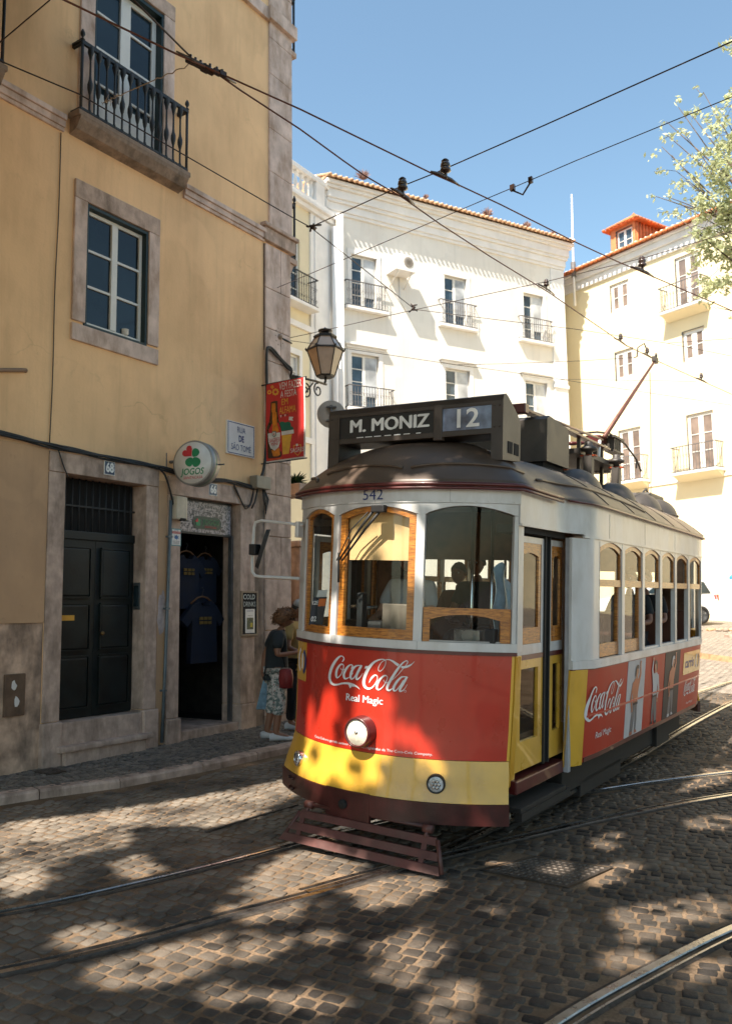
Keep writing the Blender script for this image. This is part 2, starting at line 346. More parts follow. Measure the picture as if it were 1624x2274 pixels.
# road sheets
mb = MB()
xs = sorted(set([-60, -40, -26, -18, -14, -11]+[round(-9.4+.7*i, 2) for i in range(20)]+[6, 9, 14, 22, 40, 60])); ys = sorted(set([-40, -20, -10]+[round(-6+.8*i, 2) for i in range(30)]+[19, 20.5, 22, 25, 30, 36, 45, 60, 90]))
vs = [(x, y, G(x, y)-(.0065 if y < 17.4 else .0)) for x in xs for y in ys]; ny = len(ys)
for i in range(len(xs)-1):
    for j in range(ny-1):
        m_ = joint if ys[j] < 15.9 and -9.5 < xs[i] < 4 else farm
        k = len(mb.v); mb.add([vs[i*ny+j], vs[(i+1)*ny+j], vs[(i+1)*ny+j+1], vs[i*ny+j+1]], [(0, 1, 2, 3)], m_)
tag(mb.build('ground'), kind='structure')
def setts(name, cells, m, h=.016):
    """cells: list of (x,y,angle,hx,hy,z0); one rounded stone each"""
    V = []; F = []; A = [math.pi/4*i for i in range(8)]
    for (x, y, an, hx, hy) in cells:
        c, s_ = math.cos(an), math.sin(an); tx, ty = random.gauss(0, .03), random.gauss(0, .03); dz = random.gauss(0, .0026); k = len(V)
        jit = [1+random.uniform(-.09, .05) for _ in A]; g0 = G(x, y); gx = (G(x+.1, y)-g0)*10; gy = (G(x, y+.1)-g0)*10
        for sc_, zz in ((1., -h), (.985, -h*.22), (.90, .0), (.5, .0012)):
            for a, j in zip(A, jit):
                ca, sa = math.cos(a), math.sin(a); q = max(abs(ca), abs(sa)); px, py = ca/q, sa/q; px *= .98; py *= .98
                r = (1-(.085 if min(abs(px), abs(py)) > .3 else 0))*j*sc_; lx, ly = px*hx*r, py*hy*r; wx, wy = c*lx-s_*ly, s_*lx+c*ly
                V.append((x+wx, y+wy, g0+gx*wx+gy*wy+zz+dz+(tx*wx+ty*wy if zz > -h*.5 else 0)))
        V.append((x, y, g0+.0014+dz)); 
        for r_ in range(3):
            for i in range(8): F.append((k+r_*8+i, k+r_*8+(i+1) % 8, k+(r_+1)*8+(i+1) % 8, k+(r_+1)*8+i))
        for i in range(8): F.append((k+24+i, k+24+(i+1) % 8, k+32))
    me = bpy.data.meshes.new(name); me.from_pydata(V, [], F); me.materials.append(m); me.polygons.foreach_set('use_smooth', [True]*len(F)); me.update()
    o = bpy.data.objects.new(name, me); COL.objects.link(o); return tag(o, kind='structure')
cells = []
MAN = [(-2.80, 5.84), (-2.62, 6.32), (-2.08, 6.42), (-2.2, 5.86)]
row = 0; y = 1.4
while y < 16.6:
    pr = .098*random.uniform(.90, 1.10); x = -7.9+random.uniform(0, .12)
    while x < min(.6, -.1*y+1.):
        wx = random.uniform(.078, .135)
        X = x+wx/2; Y = y+.10*math.sin(X*.9+.5)+.16*(X+3.7)+random.gauss(0, .004)
        x += wx
        if Y < 1.2 or Y > 16.4: continue
        if X < interp(KERB, Y)+.16: continue
        rd = np.min(np.abs(ALLR-(X, Y)).sum(1))
        if rd < .14 and raildist(X, Y) < .105: continue
        if -2.85 < X < -2.05 and 5.8 < Y < 6.45 and abs((Y-6.12)-.2*(X+2.45)) < .3: continue
        sp = .0055*random.uniform(.4, 1.8)
        cells.append((X, Y, .16+.09*math.cos(X*.9+.5)+random.gauss(0, .03), wx/2-sp, pr/2-sp))
    y += pr
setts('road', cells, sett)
# sidewalk
def G2(X, Y): return G(X, Y)+.08
mb = MB()
KS = smooth(KERB, 4)
for i in range(len(KS)-1):
    (xa, ya), (xb, yb_) = KS[i], KS[i+1]
    N = 5; ra = [(-9.2+(xa-.10+9.2)*k/N, ya) for k in range(N+1)]; rb = [(-9.2+(xb-.10+9.2)*k/N, yb_) for k in range(N+1)]
    for k in range(N):
        q = [ra[k], ra[k+1], rb[k+1], rb[k]]; mb.add([(a, b, G2(a, b)-.012) for a, b in q], [(0, 1, 2, 3)], joint)
tag(mb.build('sidewalk_base'), kind='structure')
cells = []; y = 2.2
while y < 11.3:
    x = -8.2+random.uniform(0, .05)
    while x < interp(KERB, y)-.13:
        w_ = random.uniform(.058, .078); X = x+w_/2; Y = y+.05*math.sin(X*9)+random.gauss(0, .004); x += w_
        cells.append((X, Y, .3*math.cos(X*9)+random.gauss(0, .12), w_/2-.004, .031))
    y += .068
_G = G
G = lambda X, Y: _G(X, Y)+.08
setts('sidewalk', cells, calc, .012)
G = _G
# kerb stones
mb = MB(); i = 0; d = dense(KS); k = 0
while k < len(d)-24:
    L = random.randint(17, 23); a, b = d[k], d[min(k+L, len(d)-1)]; k += L
    t = (b-a)/np.linalg.norm(b-a); nn = np.array((-t[1], t[0]))   # towards the wall
    a = a+t*.006; b = b-t*.006; z = lambda p: G(p[0], p[1])
    A0, A1, B0, B1 = a+nn*0, a+nn*.16, b+nn*0, b+nn*.16; e = .02; j = random.gauss(0, .004)
    mb.add([(A0[0], A0[1], z(A0)-.03), (B0[0], B0[1], z(B0)-.03), (B0[0], B0[1], z(B0)+.06+j), (A0[0], A0[1], z(A0)+.06+j),
            ((A0+nn*e)[0], (A0+nn*e)[1], z(A0)+.085+j), ((B0+nn*e)[0], (B0+nn*e)[1], z(B0)+.085+j), (B1[0], B1[1], z(B1)+.082+j), (A1[0], A1[1], z(A1)+.082+j), (A1[0], A1[1], z(A1)-.03), (B1[0], B1[1], z(B1)-.03)],
           [(0, 1, 2, 3), (3, 2, 5, 4), (4, 5, 6, 7), (0, 3, 4, 7, 8), (1, 9, 6, 5, 2)], stone_dk)
tag(mb.build('kerb'), kind='structure')
# rails
for nm, r in RS.items():
    mb = MB(); n_ = len(r)
    def off(o, dz):
        out = []
        for i in range(n_):
            t = r[min(i+1, n_-1)]-r[max(i-1, 0)]; t = t/np.linalg.norm(t); q = r[i]+np.array((t[1], -t[0]))*o; out.append((q[0], q[1], G(q[0], q[1])+dz))
        return out
    side = 1 if 'right' in nm else -1          # outer side of this rail
    prof = [(-.075, -.004, asph), (-.058, -.002, asph), (-.054, .007, steel_dk), (-.040, .007, steel_dk), (-.036, -.03, steel_dk), (-.004, -.03, steel_dk), (0, .004, steel_dk), (.006, .010, steel), (.050, .010, steel), (.056, .004, steel_dk), (.06, -.002, asph), (.085, -.004, asph)]
    for (o0, z0, _), (o1, z1, m_) in zip(prof[:-1], prof[1:]):
        A, B = off(o0*side, z0), off(o1*side, z1); m_ = steel if (o0 >= 0 and o1 <= .051 and z1 > .005) or (abs(o0+.054) < .01 and abs(o1+.04) < .001) else (asph if abs(o1) > .0561 or abs(o0) > .0561 else steel_dk)
        mb.add(A+B, [(i, i+1, n_+i+1, n_+i) if side > 0 else (i, n_+i, n_+i+1, i+1) for i in range(n_-1)], m_, False)
    o = mb.build('tram_rail')
    tag(o, {'main_right': 'worn steel rail under the right side of the tram, curving to the lower left', 'main_left': 'worn steel rail under the left side of the tram, nearer the left kerb',
            'branch_right': 'nearer steel branch rail curving right from beside the tram across dark setts', 'branch_left': 'farther steel branch rail emerging from under the middle of the tram',
            'near_left': 'bright steel rail crossing the lower right corner of the photo', 'near_right': 'steel rail just outside the lower right corner'}[nm], 'rail', 'tram rails')
# rusty strip left of the track
mb = MB(); a, b = gr(455, 1850), gr(662, 1788); t = (b-a); L = np.linalg.norm(t); t /= L; nn = np.array((-t[1], t[0], 0))
for i in range(5):
    p, q = a+t*L*i/5.02+nn*random.gauss(0, .008), a+t*L*(i+.97)/5.02; c = (p+q)/2+np.array((0, 0, .008)); mb.obox(c, t*(L*.096), nn*.012, (0, 0, .006), steel_dk)
tag(mb.build('steel_strip'), 'thin rusty steel strip set in the road left of the tram', 'metal strip')
# covers
def cover(name, quad, lab, m_, nx, nyy, dz):
    c = sum(np.array(q) for q in quad)/4; r = thing(name, lab, 'manhole cover', (c[0], c[1], G(*c)+dz))
    P = lambda u, v: ((1-u)*(1-v)*np.array(quad[0])+(1-u)*v*np.array(quad[1])+u*v*np.array(quad[2])+u*(1-v)*np.array(quad[3])-c)
    W = lambda u, v, z: (P(u, v)[0], P(u, v)[1], z+G(*(P(u, v)+c))-G(*c))
    mb = MB(); mb.add([W(0, 0, 0), W(1, 0, 0), W(1, 1, 0), W(0, 1, 0)]+[W(0, 0, -.05), W(1, 0, -.05), W(1, 1, -.05), W(0, 1, -.05)], [(0, 1, 2, 3), (0, 4, 5, 1), (1, 5, 6, 2), (2, 6, 7, 3), (3, 7, 4, 0)], m_)
    for i in range(nx):
        for j in range(nyy):
            u, v = (i+.5)/nx, (j+.5)/nyy; a_, b_ = .3/nx, .3/nyy
            mb.add([W(u-a_, v-b_, .0), W(u+a_, v-b_, .0), W(u+a_, v+b_, .0), W(u-a_, v+b_, .0), W(u-a_*.7, v-b_*.7, .006), W(u+a_*.7, v-b_*.7, .006), W(u+a_*.7, v+b_*.7, .006), W(u-a_*.7, v+b_*.7, .006)], [(4, 5, 6, 7), (0, 1, 5, 4), (1, 2, 6, 5), (2, 3, 7, 6), (3, 0, 4, 7)], m_)
    mb.build('lid', r)
    fr = MB()
    for (u0, u1, v0, v1) in ((-.05, 1.05, -.06, -.01), (-.05, 1.05, 1.01, 1.06), (-.05, -.01, -.01, 1.01), (1.01, 1.05, -.01, 1.01)):
        fr.add([W(u0, v0, .004), W(u1, v0, .004), W(u1, v1, .004), W(u0, v1, .004)], [(0, 1, 2, 3)], steel_dk)
    fr.build('frame', r)
cast = mat('cast_iron_cover', (.10, .08, .065), .6, metal=.5, var=.25, scale=8, bump=.2)
cover('manhole_cover', MAN, 'rectangular cast iron manhole cover with studs in the setts right of the lifeguard', cast, 12, 9, .004)
a = gr(112, 1708, .11); cover('drain_cover', [(a[0]-.12, a[1]-.1), (a[0]-.12, a[1]+.1), (a[0]+.12, a[1]+.1), (a[0]+.12, a[1]-.1)], 'small dark square cover in the sidewalk near the door step', cast, 4, 4, .092)
# far pavement behind the tram, right side of the street
mb = MB(); far = [(-12.5, 20.9), (-5.46, 22.1), (-4.32, 21.2), (-2.5, 20.1), (2, 18.6), (9, 17)]
for i in range(len(far)-1):
    a, b = np.array(far[i]), np.array(far[i+1]); e = np.array((2.0, 9.5))
    if i == 0: continue
    for k in range(4):
        p = [a+e*k/4, b+e*k/4, b+e*(k+1)/4, a+e*(k+1)/4]; mb.add([(q[0], q[1], G(*q)+.13) for q in p], [(0, 1, 2, 3)], farm)
    mb.add([(a[0], a[1], G(*a)), (b[0], b[1], G(*b)), (b[0], b[1], G(*b)+.13), (a[0], a[1], G(*a)+.13)], [(0, 1, 2, 3)], tile_old)
    n1, n2 = a+e*.36, b+e*.36
    mb.add([(n1[0], n1[1], G(*n1)+.13), (n2[0], n2[1], G(*n2)+.13), (n2[0], n2[1], G(*n2)+.2), (n1[0], n1[1], G(*n1)+.2), (n2[0]+.05, n2[1]+.2, G(*n2)+.2), (n1[0]+.05, n1[1]+.2, G(*n1)+.2)], [(0, 1, 2, 3), (3, 2, 4, 5)], stone_dk)
tag(mb.build('far_pavement'), kind='structure')
# ================================================================ LEFT CORNER BUILDING (x = along street, y = into wall)
XF = -7.95
LM = Matrix.Translation((XF, 0, 0)) @ Matrix.Rotation(rad(90), 4, 'Z')
def LW(u, d, z): return (XF-d, u, z)
bl = thing('apartment_building', 'ochre plastered corner building with stone trim in shade on the left', 'building', M=LM)
holes = [(6.10, 7.31, .66, 3.42, .24), (7.86, 9.04, .35, 3.35, .3), (6.30, 7.28, 5.16, 6.68, .14), (6.34, 7.48, 7.62, 9.785, .18)]
w = MB()
w.wall(5.885, 9.56, -.4, 15.2, holes, .24, plaster, 0, None)
w.wall(-6, 5.885, 3.66, 15.2, [(3.28, 4.43, 7.62, 9.785, .18)], .2, plaster)
w.wall(-6, 5.885, 1.76, 3.66, [], .2, plaster_low, -.012)
w.add([(-6, -.012, 3.66), (5.885, -.012, 3.66), (5.885, 0, 3.66), (-6, 0, 3.66)], [(0, 1, 2, 3)], plaster_low)
w.wall(-6, 5.885, -.4, 1.76, [], .2, peel, .006)
w.add([(-6, -.012, 1.76), (5.885, -.012, 1.76), (5.885, .006, 1.76), (-6, .006, 1.76)], [(0, 3, 2, 1)], plaster_low)
w.box(9.56, 10.14, .0, 14, -.4, 15.2, plaster); w.box(-6, 9.56, 6, 14, -.4, 15.2, plaster)
w.box(-6, 10.4, -.35, 14.4, 15.2, 15.5, stone)
w.add([(-6, 14, -.4), (-6, 0, -.4), (-6, 0, 15.2), (-6, 14, 15.2)], [(0, 1, 2, 3)], plaster)
w.build('wall', bl)
rr = MB()   # tiled roof
rr.add([(-6.2, -.5, 15.5), (10.6, -.5, 15.5), (10.6, 14.5, 15.5), (-6.2, 14.5, 15.5), (-2, 7, 18.2), (6.5, 7, 18.2)], [(0, 1, 5, 4), (1, 2, 5), (2, 3, 4, 5), (3, 0, 4)], tile); rr.build('roof', bl)
def bev(mb, *a, m=stone, b=.008): mb.box(*a, m, b)
# string courses
s = MB()
for a, b in ((-6, 3.15), (5.1, 5.955), (7.87, 9.545)):
    for z0, z1, p in ((7.375, 7.42, .03), (7.422, 7.50, .05), (7.502, 7.565, .075)): s.box(a, b, -p, .02, z0, z1, stone, .006)
s.box(9.5, 10.25, -.07, .3, 7.40, 7.60, stone_dk, .01); s.box(9.47, 10.29, -.11, .3, 7.602, 7.66, stone_dk, .01)
s.box(-6, 9.62, -.06, .02, 11.0, 11.2, stone, .01); s.box(9.6, 10.28, -.1, .3, 11.02, 11.24, stone, .01)
s.build('string_course', bl)
# corner pilaster: blocks with joints
s = MB(); z = -.2; k = 0
while z < 7.36:
    h = random.choice((.62, .74, .5, .58)); h = min(h, 7.37-z); mm = stone_dk if z < 4 else stone
    if h > .15:
        if k % 2: s.box(9.56, 10.16, -.035, .5, z, z+h-.008, mm, .012)
        else:
            c = random.choice((9.80, 9.92)); s.box(9.56, c-.004, -.035, .5, z, z+h-.008, mm, .012); s.box(c+.004, 10.16, -.035, .5, z, z+h-.008, mm, .012)
    z += h; k += 1
z = 7.66
while z < 15.2:
    h = random.choice((.7, .9, .6)); h = min(h, 15.2-z); s.box(9.66, 10.22, -.03, .5, z, z+h-.006, stone, .01) if not 10.9 < z < 11 else None; z += h
s.build('corner_pilaster', bl)
# door 68 surround
s = MB()
bev(s, 5.895, 6.11, -.02, .24, .70, 3.41, m=stone_dk); bev(s, 7.30, 7.50, -.02, .24, .70, 3.41, m=stone_dk); bev(s, 5.895, 7.50, -.025, .24, 3.415, 3.64, m=stone_dk)
bev(s, 5.88, 6.125, -.06, .24, -.1, .695, m=stone_dk, b=.02); bev(s, 7.285, 7.52, -.06, .24, -.1, .695, m=stone_dk, b=.02)
s.build('door_surround', bl)
s = MB(); bev(s, 6.13, 7.28, -.02, .24, .40, .672, m=stone_dk); s.build('threshold', bl)
s = MB(); s.box(6.05, 7.36, -.15, .1, .37, .435, stone_dk, .02); s.box(6.135, 7.28, -.11, .1, -.1, .368, stone_dk, .012); s.build('door_step', bl)
# door 68
d = MB(); y = .17
d.box(6.11, 7.30, y, y+.05, 2.70, 2.80, door_green, .01)
for a, b in ((6.11, 6.71), (6.715, 7.30)):
    d.box(a, b, y+.02, y+.06, .68, 2.70, door_green)
    for z0, z1 in ((.80, 1.35), (1.45, 1.95), (2.05, 2.6)):
        d.box(a+.09, b-.09, y-.005, y+.03, z0, z1, door_green, .02)
        for q in ((a+.07, b-.07, z0-.025, z0-.005), (a+.07, b-.07, z1+.005, z1+.025)): d.box(q[0], q[1], y-.012, y+.02, q[2], q[3], door_green)
        for q in (a+.065, b-.085): d.box(q, q+.02, y-.012, y+.02, z0, z1, door_green)
dr = d.build('door', bl)
h = MB(); h.lathe((6.80, y-.05, 1.62), [(0, 0), (.022, .004), (.026, .02), (.012, .035), (.012, .06)], mat('dull_brass', (.20, .12, .05), .4, .8), axis=(0, 1, 0)); h.build('handle', dr)
h = MB(); h.box(6.14, 6.40, y-.03, y-.008, 1.775, 1.835, mat('yellow_letterbox', (.75, .38, .05), .5)); h.build('letterbox', dr)
g = MB(); g.box(6.11, 7.30, y+.06, y+.07, 2.8, 3.41, dark)
for i in range(12): g.tube([(6.17+i*.097, y+.02, 2.8), (6.17+i*.097, y+.02, 3.41)], .011, iron, 6)
g.box(6.11, 7.3, y+.012, y+.028, 3.08, 3.10, iron); g.build('transom_grille', bl)
ic = MB(); ic.box(7.283, 7.299, .06, .17, 1.89, 2.22, mat('intercom_steel', (.22, .24, .25), .35, .8), .004); ic.box(7.275, 7.284, .075, .155, 1.93, 2.18, pane_dark); ic.build('intercom', bl)
# shop opening surround
s = MB(); bev(s, 7.66, 7.87, -.03, .3, .55, 3.34, m=stone_dk); bev(s, 7.64, 7.885, -.07, .3, -.1, .545, m=stone_dk, b=.02)
bev(s, 9.03, 9.33, -.03, .3, .60, 3.34, m=stone_dk); bev(s, 9.02, 9.35, -.05, .3, -.1, .595, m=stone_dk, b=.02); bev(s, 7.66, 9.35, -.035, .3, 3.345, 3.58, m=stone_dk)
s.box(9.34, 9.56, -.012, .1, -.1, 3.60, stone_dirty); s.box(7.51, 7.655, -.01, .1, -.1, 3.5, plaster_low)
s.build('shop_surround', bl)
s = MB(); s.box(7.88, 9.02, -.02, 1.9, .0, .365, stone_dk, .015); s.build('shop_threshold', bl)
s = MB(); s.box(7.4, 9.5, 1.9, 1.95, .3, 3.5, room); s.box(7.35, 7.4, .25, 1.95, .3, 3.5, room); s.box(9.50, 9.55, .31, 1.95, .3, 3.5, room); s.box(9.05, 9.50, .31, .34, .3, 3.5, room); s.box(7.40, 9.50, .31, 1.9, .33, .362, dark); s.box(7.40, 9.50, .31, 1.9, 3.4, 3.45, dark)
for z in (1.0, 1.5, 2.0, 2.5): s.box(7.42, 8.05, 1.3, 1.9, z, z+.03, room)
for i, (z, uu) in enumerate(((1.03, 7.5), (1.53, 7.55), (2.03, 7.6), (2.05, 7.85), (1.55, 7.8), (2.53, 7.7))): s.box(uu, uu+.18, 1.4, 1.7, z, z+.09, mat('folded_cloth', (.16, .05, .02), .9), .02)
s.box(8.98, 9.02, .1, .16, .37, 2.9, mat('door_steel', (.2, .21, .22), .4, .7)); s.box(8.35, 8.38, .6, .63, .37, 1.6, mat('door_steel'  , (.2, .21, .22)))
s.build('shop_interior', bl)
# stone window surround, sash
def sash(parent, u0, u1, z0, z1, y, cols, rows, fm, gm, fw_=.05, mid=.075, th=.045, name='window', pos=None):
    """casement window: frame mesh + one pane sub-part"""
    f = MB(); f.box(u0, u0+fw_, y, y+th, z0, z1, fm, .004); f.box(u1-fw_, u1, y, y+th, z0, z1, fm, .004)
    f.box(u0+fw_, u1-fw_, y+.001, y+th, z0, z0+fw_, fm, .004); f.box(u0+fw_, u1-fw_, y+.001, y+th, z1-fw_, z1, fm, .004)
    iu0, iu1, iz0, iz1 = u0+fw_, u1-fw_, z0+fw_, z1-fw_
    for c in range(1, cols):
        x = iu0+(iu1-iu0)*c/cols; f.box(x-mid/2, x+mid/2, y-.006, y+th, iz0, iz1, fm, .004)
    for c in range(cols):
        a = iu0+(iu1-iu0)*c/cols+(mid/2 if c else 0); b = iu0+(iu1-iu0)*(c+1)/cols-(mid/2 if c < cols-1 else 0)
        for r in range(1, rows):
            z = iz0+(iz1-iz0)*r/rows if pos is None else pos[r-1]; f.box(a, b, y+.004, y+th-.004, z-.014, z+.014, fm)
    o = f.build(name, parent); g = MB(); g.box(u0+.01, u1-.01, y+th*.55, y+th*.6, z0+.01, z1-.01, gm); g.build('pane', o); return o
s = MB()
bev(s, 6.13, 6.31, -.03, .08, 5.20, 6.67, m=stone); bev(s, 7.272, 7.45, -.03, .08, 5.20, 6.67, m=stone); bev(s, 6.13, 7.45, -.032, .08, 6.672, 6.895, m=stone_dk); bev(s, 6.13, 7.45, -.032, .08, 4.965, 5.165, m=stone)
s.build('window_surround', bl)
s = MB(); s.box(6.315, 6.345, -.01, .13, 5.17, 6.665, frame_green); s.box(7.235, 7.269, -.01, .13, 5.17, 6.665, frame_green); s.box(6.345, 7.235, -.009, .13, 6.625, 6.664, frame_green); s.box(6.345, 7.235, -.009, .13, 5.171, 5.20, frame_green); s.build('window_lining', bl)
sash(bl, 6.35, 7.23, 5.205, 6.62, .06, 2, 3, white_wood, pane_dark, .045, .09)
s = MB(); s.lathe((6.99, .075, 5.25), [(.03, 0), (.045, .02), (.045, .07), (.05, .075)], white_wood, 12); s.build('flower_pot', bl)
def french(uc):
    s = MB(); bev(s, uc-.77, uc-.565, -.03, .08, 7.64, 9.775, m=stone); bev(s, uc+.56, uc+.75, -.03, .08, 7.64, 9.775, m=stone); bev(s, uc-.77, uc+.75, -.032, .08, 9.78, 9.99, m=stone_dk); s.build('window_surround', bl)
    s = MB(); s.box(uc-.562, uc-.525, -.01, .17, 7.64, 9.77, frame_green); s.box(uc+.525, uc+.56, -.01, .17, 7.64, 9.77, frame_green); s.box(uc-.525, uc+.525, -.009, .17, 9.72, 9.769, frame_green); s.build('window_lining', bl)
    o = sash(bl, uc-.52, uc+.52, 7.66, 9.715, .09, 2, 4, white_wood, pane_dark, .07, .16, name='french_window', pos=[8.32, 8.78, 9.25])
    q = MB(); q.box(uc-.46, uc-.07, .085, .12, 7.72, 8.2, white_wood, .01); q.box(uc+.07, uc+.46, .085, .12, 7.72, 8.2, white_wood, .01); q.build('panel', o)
french(6.914); french(3.86)
def balustrade(mb, pts, z0, z1, m, n, r=.011, belly=True, rail=.02):
    """iron railing along polyline pts"""
    P = [np.array(p, float) for p in pts]
    for a, b in zip(P[:-1], P[1:]):
        L = np.linalg.norm(b-a); t = (b-a)/L; nn = np.array((-t[1], t[0])); k = max(1, int(round(L/n)))
        for z, h in ((z0+.03, .014), (z1, rail)): c = (a+b)/2; mb.obox((c[0], c[1], z), (*(t*(L/2+.012)), 0), (*(nn*.018), 0), (0, 0, h), m)
        for i in range(1, k):
            p = a+t*L*i/k; H = z1-z0
            if belly:
                prof = [(r*.9, 0), (r*1.9, .04*H), (r*.9, .09*H), (r*.9, .30*H), (r*1.6, .34*H), (r*2.3, .40*H), (r*2.3, .46*H), (r*1.3, .52*H), (r*.9, .58*H), (r*.85, .8*H), (r*1.5, .86*H), (r*2.8, .93*H), (r*2.2, H)]
                mb.lathe((p[0], p[1], z0), prof, m, 6, cap=False)
            else: mb.tube([(p[0], p[1], z0), (p[0], p[1], z1)], r, m, 5, cap=False)
def stone_balcony(parent_none, uc, hw_, lab, half=False):
    r = thing('balcony', lab, 'balcony', LW(uc, 0, 7.6), rad(90), 'black iron balconies of the ochre corner building')
    s = MB(); s.box(-hw_, hw_, -.20, .0, -.02, .045, stone_dirty, .012)
    s.prism([(0, -.20), (-.12, -.16), (-.19, -.06), (-.20, -.021), (0, -.021)], lambda p: (-hw_+.03, p[0], p[1]), lambda p: (hw_-.03, p[0], p[1]), stone_dirty); s.build('slab', r)
    q = MB(); e = hw_-.05; balustrade(q, [(-e, -.01), (-e, -.165), (e, -.165), (e, -.01)], .045, .90, iron, .125, .0145, True, .024)
    q.build('railing', r)
    for x in (-e, e):
        p = MB(); p.tube([(x, -.165, .03), (x, -.165, .93)], .018, iron, 8); p.lathe((x, -.165, .92), [(.022, 0), (.03, .01), (.012, .03), (.012, .045), (.03, .075), (.028, .10), (.008, .14), (0, .15)], iron, 10); p.build('finial_post', r)
        p = MB(); p.box(x-.03, x+.03, -.17, -.01, .9, .925, iron); p.build('handrail_return', r)
    return r
stone_balcony(None, 6.914, .90, 'black wrought iron balcony with turned balusters under the tall french window, upper left')
stone_balcony(None, 4.2, .90, 'black iron balcony cut off by the left edge of the photo at the top')
# side face balconies seen edge on past the corner
def side_balcony(z, lab):
    r = thing('balcony', lab, 'balcony', (-8.75, 10.16, z), 0, 'black iron balconies of the ochre corner building')
    s = MB(); s.box(-.75, .62, 0, .46, -.09, 0, stone_dk, .012); s.prism([(0, -.85), (.12, -.7), (.4, -.12), (.42, -.09), (0, -.09)], lambda p: (.42, p[0], p[1]), lambda p: (.58, p[0], p[1]), stone_dk); s.build('slab', r)
    q = MB(); balustrade(q, [(.58, .02), (.58, .43), (-.7, .43), (-.7, .02)], 0, .92, iron, .12, .011); q.build('railing', r)
    p = MB(); p.tube([(.58, .43, 0), (.58, .43, .95)], .02, iron, 8); p.lathe((.58, .43, .95), [(.02, 0), (.03, .02), (.012, .04), (.032, .08), (.008, .15), (0, .16)], iron, 10); p.build('finial_post', r)
    f = MB(); f.box(-.5, .45, -.03, .0, 0.01, 2.2, white_wood); f.build('side_door', r)
side_balcony(7.50, 'small black iron balcony projecting past the stone corner, above the street lamp')
side_balcony(11.1, 'small black iron balcony projecting past the stone corner near the top of the photo')
# ---- things fixed to the facade
def wallthing(name, lab, cat, u, z, d=0., group=None): return thing(name, lab, cat, LW(u, d, z), rad(90), group)
blue_en = mat('blue_enamel', (.02, .03, .08), .3, coat=.3); white_en = mat('white_enamel', (.72, .69, .66), .35, var=.05, coat=.3)
def put2d(mb, vf, fn, m, smooth=False): mb.add([fn(*p) for p in vf[0]], [f for f in vf[1]], m, smooth)
for n_, u, z in (('68', 6.706, 3.545), ('66', 8.46, 3.485)):
    r = wallthing('house_number_plate', f'small dark blue plate reading {n_} above the {"green door" if n_=="68" else "shop opening"}', 'number plate', u, z, -.03, 'house number plates')
    p = MB(); p.box(-.078, .078, -.008, .006, -.082, .082, white_en, .002); p.box(-.070, .070, -.0105, -.004, -.074, .074, blue_en); p.build('plate', r)
    t = MB(); put2d(t, text2d(n_, .15, .006, sx=.78), lambda x, y: (x, -.0125, y), white_en); t.build('numerals', r)
r = wallthing('street_name_sign', 'white stone plaque reading RUA DE SAO TOME with a thin blue border', 'street sign', 9.025, 4.265, -.02)
p = MB(); p.box(-.29, .29, -.012, .02, -.235, .235, white_en, .004)
for a in ((-.275, .275, .212, .222), (-.275, .275, -.222, -.212), (-.275, -.266, -.212, .212), (.266, .275, -.212, .212)): p.box(a[0], a[1], -.0145, -.01, a[2], a[3], mat('sign_blue', (.03, .06, .18), .4))
p.build('plaque', r)
t = MB()
for s_, z in (('RUA', .125), ('DE', 0.0), ('SÃO TOMÉ', -.13)): put2d(t, text2d(s_, .125, .004, sx=.72 if len(s_) < 4 else .68), lambda x, y: (x, -.0155, y+z), MATS['sign_blue'])
t.build('lettering', r)
# round light box sign
r = thing('round_sign', 'round white illuminated sign with red and green clover reading JOGOS SANTACASA', 'sign', (-7.55, 7.70, 3.71), rad(14))
alu = mat('brushed_aluminium', (.32, .31, .30), .45, .5, var=.1)
red_p = mat('sign_red', (.55, .02, .03), .45); green_p = mat('sign_green', (.005, .22, .09), .45)
p = MB(); p.lathe((0, 0, 0), [(0, 0), (.272, 0), (.285, .004), (.285, .19), (.27, .195), (0, .195)], alu, 48, axis=(0, 1, 0)); p.build('drum', r)
p = MB(); p.lathe((0, -.004, 0), [(0, 0), (.262, 0), (.262, .003)], white_en, 48, axis=(0, 1, 0)); p.build('face', r)
p = MB(); p.lathe((0, .09, 0), [(.287, 0), (.287, .012)], green_p, 48, axis=(0, 1, 0), cap=False); p.build('green_band', r)
def leafshape(cx, cz, an, s_, heart=True):
    pts = []
    for i in range(28):
        t = 2*math.pi*i/28; x = 16*math.sin(t)**3; y = 13*math.cos(t)-5*math.cos(2*t)-2*math.cos(3*t)-math.cos(4*t)
        if not heart: x, y = 13*math.sin(t)*(1+.25*math.cos(t)), 14*math.cos(t)-1
        x, y = x*s_/17, (y+15)*s_/17; ca, sa = math.cos(an), math.sin(an); pts.append((cx+ca*x-sa*y, cz+sa*x+ca*y))
    return pts
t = MB()
for (cx, cz, an, s_, he, m_) in ((-.015, .085, .75, .085, True, red_p), (.01, .075, -.55, .068, False, green_p), (-.005, .06, 2.45, .072, False, green_p), (.01, .06, -2.5, .078, False, green_p)):
    P = leafshape(cx, cz, an, s_, he); t.add([(x, -.007-.0005*(m_ is red_p), z) for x, z in P], [list(range(len(P)))], m_)
t.build('clover_emblem', r)
t = MB(); put2d(t, text2d('JOGOS', .115, .002, sx=.88), lambda x, y: (x+.005+y*.15, -.008, y-.115), green_p); t.build('lettering', r); t = MB(); put2d(t, text2d('SANTACASA', .050, .001, sx=.95), lambda x, y: (x+.01+y*.12, -.008, y-.19), red_p); t.build('lettering', r)
